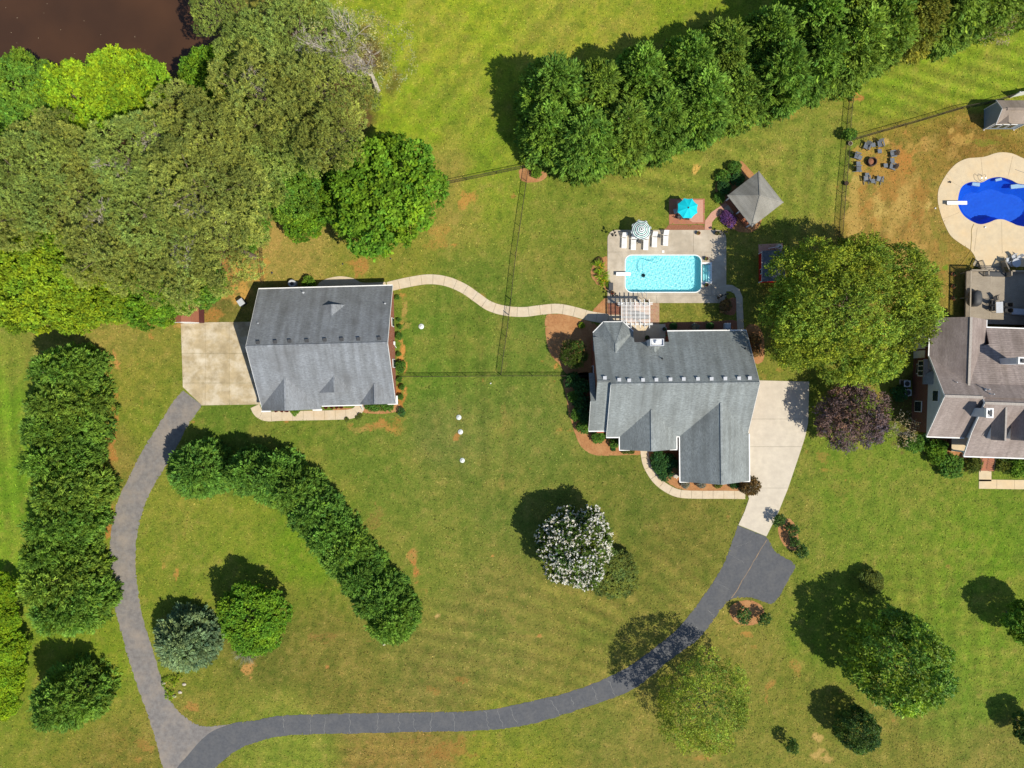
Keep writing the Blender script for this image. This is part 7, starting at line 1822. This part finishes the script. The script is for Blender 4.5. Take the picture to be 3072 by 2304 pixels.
def aircon(px, py, lab, rz=0.0, s=.8, h=.85):
    w = W(px, py, h); t = thing('air_conditioner', lab, 'air conditioner', (w.x, w.y, 0), rz)
    mb = MB(); mb.box(0, 0, 0, s + .25, s + .25, .08); mb.build('pad', M['concrete_pool'], t)
    mb = MB(); mb.box(0, 0, .08, s, s, h - .12); mb.build('case', M['darkgrey'], t)
    mb = MB(); mb.ring(rounded(-s / 2, -s / 2, s / 2, s / 2, .08, 4), [(s * .4 * math.cos(a), s * .4 * math.sin(a)) for a in np.linspace(0, 2 * math.pi, 20, endpoint=False)], h - .05, h); mb.build('top_plate', M['lightgrey'], t)
    for k in range(4):
        a = k * math.pi / 2 + .3; mb = MB(); mb.slab([(0, 0, h - .08), (s * .37 * math.cos(a), s * .37 * math.sin(a), h - .12), (s * .37 * math.cos(a + .6), s * .37 * math.sin(a + .6), h - .06)], .01); mb.build('fan_blade', M['lightgrey'], t)
    mb = MB()
    for r_ in (.12, .2, .28): mb.ring([(r_ * math.cos(a), r_ * math.sin(a)) for a in np.linspace(0, 6.283, 18, endpoint=False)], [((r_ - .012) * math.cos(a), (r_ - .012) * math.sin(a)) for a in np.linspace(0, 6.283, 18, endpoint=False)], h - .012, h - .002)
    mb.beam((-s * .4, 0, h - .02), (s * .4, 0, h - .02), .02, .012); mb.beam((0, -s * .4, h - .03), (0, s * .4, h - .03), .02, .012); mb.build('grille', M['darkgrey'], t)
aircon(2722, 1151, 'upper square air conditioner beside the neighbouring brick wall'); aircon(2725, 1178, 'lower square air conditioner beside the neighbouring brick wall')
w = G(881, 853); t = thing('air_conditioner', 'round grey condenser in the shadow behind the outbuilding', 'air conditioner', (w[0], w[1], 0))
mb = MB(); mb.lathe([(.5, 0), (.5, .7), (.46, .78), (.36, .78), (.34, .72)], 22); mb.build('case', M['lightgrey'], t); mb = MB(); mb.lathe([(.3, .7), (.1, .76), (.08, .8)], 16); mb.build('fan_hub', M['darkgrey'], t)
# septic and utility covers
def lid(px, py, r, lab, z=.0, mat='white'):
    w = G(px, py); mb = MB(); mb.lathe([(r, 0), (r, .07), (r * .93, .1), (r * .2, .115), (r * .18, .13)], 24); o = tag(mb.build('tank_cover', M[mat], None, True), lab, 'cover'); o.location = (w[0], w[1], z)
M['cover'] = pm('cover_plastic', (.62, .66, .62), (.54, .58, .55), 4, .6)
lid(1264, 979.5, .34, 'round pale cover on the lawn right of the outbuilding', 0, 'cover'); lid(1376.5, 1252, .32, 'upper of the round white covers on the middle lawn', 0, 'cover'); lid(1381.5, 1295.5, .32, 'round white cover in the bare orange spot', 0, 'cover'); lid(1387, 1381, .31, 'lowest of the round white covers on the middle lawn', 0, 'cover')
lid(1472, 1150, .09, 'tiny white pipe cap below the fence crossing', 0, 'white'); lid(2954, 682, .12, 'round white skimmer lid on the neighbouring pool deck', .04, 'white')
lid(2805, 625, .09, 'tiny white cap in the grass left of the neighbouring pool', 0, 'white'); lid(1028, 792, .1, 'small dark cap on the lawn left of the round tree', 0, 'darkgrey'); lid(1172, 776, .1, 'small dark cap on the lawn below the round tree', 0, 'darkgrey'); lid(816, 818, .12, 'dark square drain beside the short fence', 0, 'darkgrey')
# stones
def stone(px, py, r, lab, seed):
    rs_ = random.Random(seed); bm = bmesh.new(); bmesh.ops.create_icosphere(bm, subdivisions=2, radius=1)
    for v in bm.verts: v.co = Vector((v.co.x * r * 1.3, v.co.y * r, v.co.z * r * .7)) * rs_.uniform(.85, 1.12)
    me = bpy.data.meshes.new('boulder'); bm.to_mesh(me); bm.free(); o = tag(link('boulder', me, M['stone']), lab, 'stone'); w = G(px, py); o.location = (w[0], w[1], r * .35)
stone(2027, 1427, .32, 'pale boulder beside the garage wall', 1)
for i, (x, y, lb) in enumerate(((491, 2050, 'pale edging stone at the upper left of the lane bed'), (524, 2088, 'pale edging stone at the tip of the lane bed'), (541, 2076, 'pale edging stone right of the lane bed tip'), (553, 2052, 'pale edging stone under the blue-grey cedar'))): stone(x, y, .2, lb, 10 + i)
for i, (x, y, lb) in enumerate(((1140, 1916, 'leftmost'), (1149, 1922, 'second'), (1158, 1919, 'third'), (1166, 1927, 'fourth'), (1152, 1932, 'lowest'))): stone(x, y, .17, '%s pale stone of the small heap below the diagonal hedge' % lb, 20 + i)
# pool filter by the red shed
w = W(2339, 741, .8); t = thing('pool_filter', 'pale round pool filter on the equipment pad', 'pool filter', (w.x, w.y, .03)); mb = MB(); mb.lathe([(.3, 0), (.42, .2), (.42, .6), (.3, .8), (.1, .86)], 18); mb.build('tank', M['cream'], t); mb = MB(); mb.tube([(0, .05, .9), (-.9, -.1, .9), (-1.3, -.12, .5)], .035, 6); mb.build('pipe', M['white'], t); mb = MB(); mb.lathe([(.1, .86), (.1, 1.0), (.04, 1.02)], 10); mb.build('valve', M['black'], t)

# ================================================================ fire circle in the neighbouring yard
M['adir'] = pm('grey_plastic', (.13, .145, .165), (.11, .125, .145), 4, .5)
def adirondack(px, py, deg, lab):
    w = W(px, py, .35); t = thing('adirondack_chair', lab, 'chair', (w.x, w.y, 0), math.radians(deg), 'grey chairs round the fire pit'); A = M['adir']
    for k in range(5):
        mb = MB(); y = -.05 + k * .11; mb.slab([(-.26, y - .05, .30 + .02 * k), (.26, y - .05, .30 + .02 * k), (.26, y + .05, .32 + .02 * k), (-.26, y + .05, .32 + .02 * k)], .02); mb.build('seat_slat', A, t)
    for k in range(5):
        x = (k - 2) * .115; top = 1.0 - abs(k - 2) * .06
        mb = MB(); mb.slab([(x - .05, -.1, .3), (x + .05, -.1, .3), (x * 1.25 + .055, -.1 - (top - .3) * .42, top), (x * 1.25 - .055, -.1 - (top - .3) * .42, top)], .02, (0, -1, 0)); mb.build('back_slat', A, t)
    for s in (-1, 1):
        mb = MB(); mb.box(s * .35, .12, .52, .14, .72, .025); mb.build('armrest', A, t)
        mb = MB(); mb.box(s * .32, .42, 0, .04, .1, .52); mb.build('leg', A, t)
        mb = MB(); mb.beam((s * .3, .4, .3), (s * .3, -.5, .04), .04, .12); mb.build('rear_leg', A, t)
for zx, zy, deg, lb in ((592, 960, 160, 'upper left grey chair of the fire circle'), (785, 925, 190, 'upper right grey chair of the fire circle'), (432, 1105, 252, 'grey chair left of the fire pit, upper'), (452, 1298, 270, 'grey chair left of the fire pit, lower'), (985, 1078, 100, 'grey chair right of the fire pit, upper'), (975, 1265, 75, 'grey chair right of the fire pit, lower'), (588, 1460, 8, 'lower left grey chair of the fire circle'), (772, 1465, -8, 'lower right grey chair of the fire circle')):
    adirondack(2480 + zx * .205, 240 + zy * .205, deg, lb)
for zx, zy, r_, lb in ((685, 950, .2, 'grey stool between the two upper chairs'), (778, 1040, .1, 'grey stool below the upper right chair'), (488, 1132, -.4, 'grey stool before the upper left-hand chair'), (466, 1222, .05, 'grey stool between the left-hand chairs'), (962, 1172, .1, 'grey stool between the right-hand chairs'), (866, 1250, .1, 'grey stool before the lower right-hand chair'), (593, 1388, .05, 'grey stool above the lower left chair'), (682, 1478, 0, 'grey stool between the two lower chairs')):
    t = table(2480 + zx * .205, 240 + zy * .205, .5, .5, .4, lb, M['adir'], 0, r_, False, 'foot_stool'); t['category'] = 'stool'; t['group'] = 'stools round the fire pit'
w = W(2480 + 665 * .205, 240 + 1195 * .205, .4); fp = thing('fire_pit', 'round rusty fire pit in the middle of the grey chairs', 'fire pit', (w.x, w.y, 0))
M['rust'] = pm('rusty_iron', (.09, .05, .04), (.05, .035, .03), 6, .9)
mb = MB(); mb.lathe([(.5, 0), (.52, .5), (.56, .52), (.56, .56), (.46, .56), (.44, .2)], 24); mb.build('drum', M['rust'], fp); mb = MB(); mb.lathe([(.44, .2), (.3, .26), (.1, .3)], 18); mb.build('ash_bed', M['mulch_red'], fp)
for z in (.12, .4): mb = MB(); cir = lambda r: [(r * math.cos(a), r * math.sin(a)) for a in np.linspace(0, 6.2832, 24, endpoint=False)]; mb.ring(cir(.56), cir(.525), z, z + .05); mb.build('hoop', M['rust'], fp)
# hose on the neighbouring pool deck
M['hose'] = pm('yellow_hose', (.45, .33, .08), (.36, .27, .07), 5, .6)
hp = catmull(pxs([(2921, 672), (2914, 690), (2914, 712), (2912, 740), (2910, 755), (2900, 770), (2886, 790), (2878, 800)]), 6)
mb = MB(); mb.tube([(p[0], p[1], .07) for p in hp], .022, 6); tag(mb.build('garden_hose', M['hose']), 'yellow hose lying from the deep blue pool to the wooden deck', 'hose')
w = G(2847, 546); mb = MB(); mb.box(0, 0, 0, .35, .14, .06, .3); mb.box(.12, -.06, .02, .16, .16, .08, .8); o = tag(mb.build('sandals', M['black']), 'dark sandals lying on the neighbouring pool deck', 'sandals'); o.location = (w[0], w[1], .04)
a = G(3045, 509); mb = MB(); mb.tube([(a[0], a[1], .08), (a[0] + 3.4, a[1] - 1.2, .08)], .02, 6); tag(mb.build('skimmer_pole', M['steel']), 'thin pole lying on the upper right of the neighbouring pool deck', 'pole')
# deck furniture
tk = thing('covered_grill', 'grill under a draped dark cover on the wooden deck', 'grill', (*W(2933, 893, DZ + .9).xy, DZ))
rg = random.Random(12); prof = []
mb = MB(); rings = [(1.0, .62, 0), (.98, .6, .45), (.93, .56, .85), (.7, .42, 1.12), (.25, .2, 1.18)]; n = 16
vs = []; fs = []
for (ry, rx_, z) in rings:
    for k in range(n):
        a = 2 * math.pi * k / n; e = 1 / (abs(math.cos(a)) ** 4 + abs(math.sin(a)) ** 4) ** .25; j = rg.uniform(.93, 1.07)
        vs.append((rx_ * e * math.cos(a) * j, ry * e * math.sin(a) * j, z))
for i in range(len(rings) - 1):
    for k in range(n): k2 = (k + 1) % n; fs.append((i * n + k, i * n + k2, (i + 1) * n + k2, (i + 1) * n + k))
fs.append(tuple(range((len(rings) - 1) * n, len(rings) * n)))
mb.add(vs, fs); mb.build('cover', M['darkgrey'], tk, True)
mb = MB(); mb.box(.1, .1, .3, .5, .8, .6); mb.build('body', M['black'], tk)
table(2999, 922, .85, 1.35, .74, 'rectangular grey glass table on the wooden deck', M['lightgrey'], DZ, .02, False, 'patio_table')
for i, (x, y, d) in enumerate(((2977, 908, -90), (2977, 926, -90), (2987, 896, 190), (3021, 915, 90), (3021, 932, 90))):
    chair(x, y, math.radians(d), '%s black chair at the table on the wooden deck' % ('upper left', 'lower left', 'top', 'upper right', 'lower right')[i], M['black'], DZ, 'patio_chair', 'chairs on the wooden deck')
crate(3060, 935, .75, 1.9, .6, 'covered pale bench on the shaded part of the wooden deck', M['lightgrey'], DZ, 1.5, 'deck_bench', 'bench')
table(3050, 788, 1.1, 1.1, .7, 'round glass table on the deck beside the blue pool', M['lightgrey'], .04, 0, True, 'patio_table')
for i, (x, y, d) in enumerate(((3021, 781, -90), (3031, 792, -50), (3042, 772, 190), (3058, 774, 150))):
    chair(x, y, math.radians(d), '%s grey chair round the glass table beside the blue pool' % ('left', 'lower left', 'upper left', 'upper right')[i], M['lightgrey'], .04, 'patio_chair', 'chairs beside the blue pool')
# things along the neighbouring wall
for i, (x, y, lb) in enumerate(((2862, 822, 'uppermost'), (2862, 858, 'second'), (2862, 894, 'lowest'))):
    pot(x, y, .28, .35, '%s terracotta pot in the shade beside the wooden deck' % lb, M['terracotta'], 'shrubdk', 0.0)
crate(2717, 1048, .45, .5, .5, 'blue plastic tub beside the neighbouring garage door', pm('blue_plastic', (.02, .16, .3), None, 5, .4), 0, .1, 'plastic_tub', 'tub')
crate(2766, 958, .8, .9, .7, 'cream well cover at the back corner of the neighbouring house', M['cream'], 0, .2, 'well_cover', 'cover')
# gazebo seats
for i, (dx, dy, d) in enumerate(((-.9, -1.2, -60), (-.3, -1.6, -20))):
    c, s = math.cos(gz.rotation_euler.z), math.sin(gz.rotation_euler.z)
    x = gc.x + dx * c - dy * s; y = gc.y + dx * s + dy * c
    t = thing('garden_chair', '%s timber chair at the open side of the gazebo' % ('left', 'right')[i], 'chair', (x, y, .38), gz.rotation_euler.z + math.radians(d))
    for k in range(5): mb = MB(); mb.box(0, -.2 + k * .1, .4, .5, .08, .03); mb.build('seat_slat', M['redwood'], t)
    for k in range(4): mb = MB(); mb.slab([(-.22 + k * .12, -.26, .4), (-.12 + k * .12, -.26, .4), (-.12 + k * .12, -.42, .95), (-.22 + k * .12, -.42, .95)], .02, (0, -1, 0)); mb.build('back_slat', M['redwood'], t)
    for sx_ in (-.24, .24):
        for sy_ in (-.24, .24): mb = MB(); mb.box(sx_, sy_, 0, .05, .05, .4); mb.build('leg', M['redwood'], t)
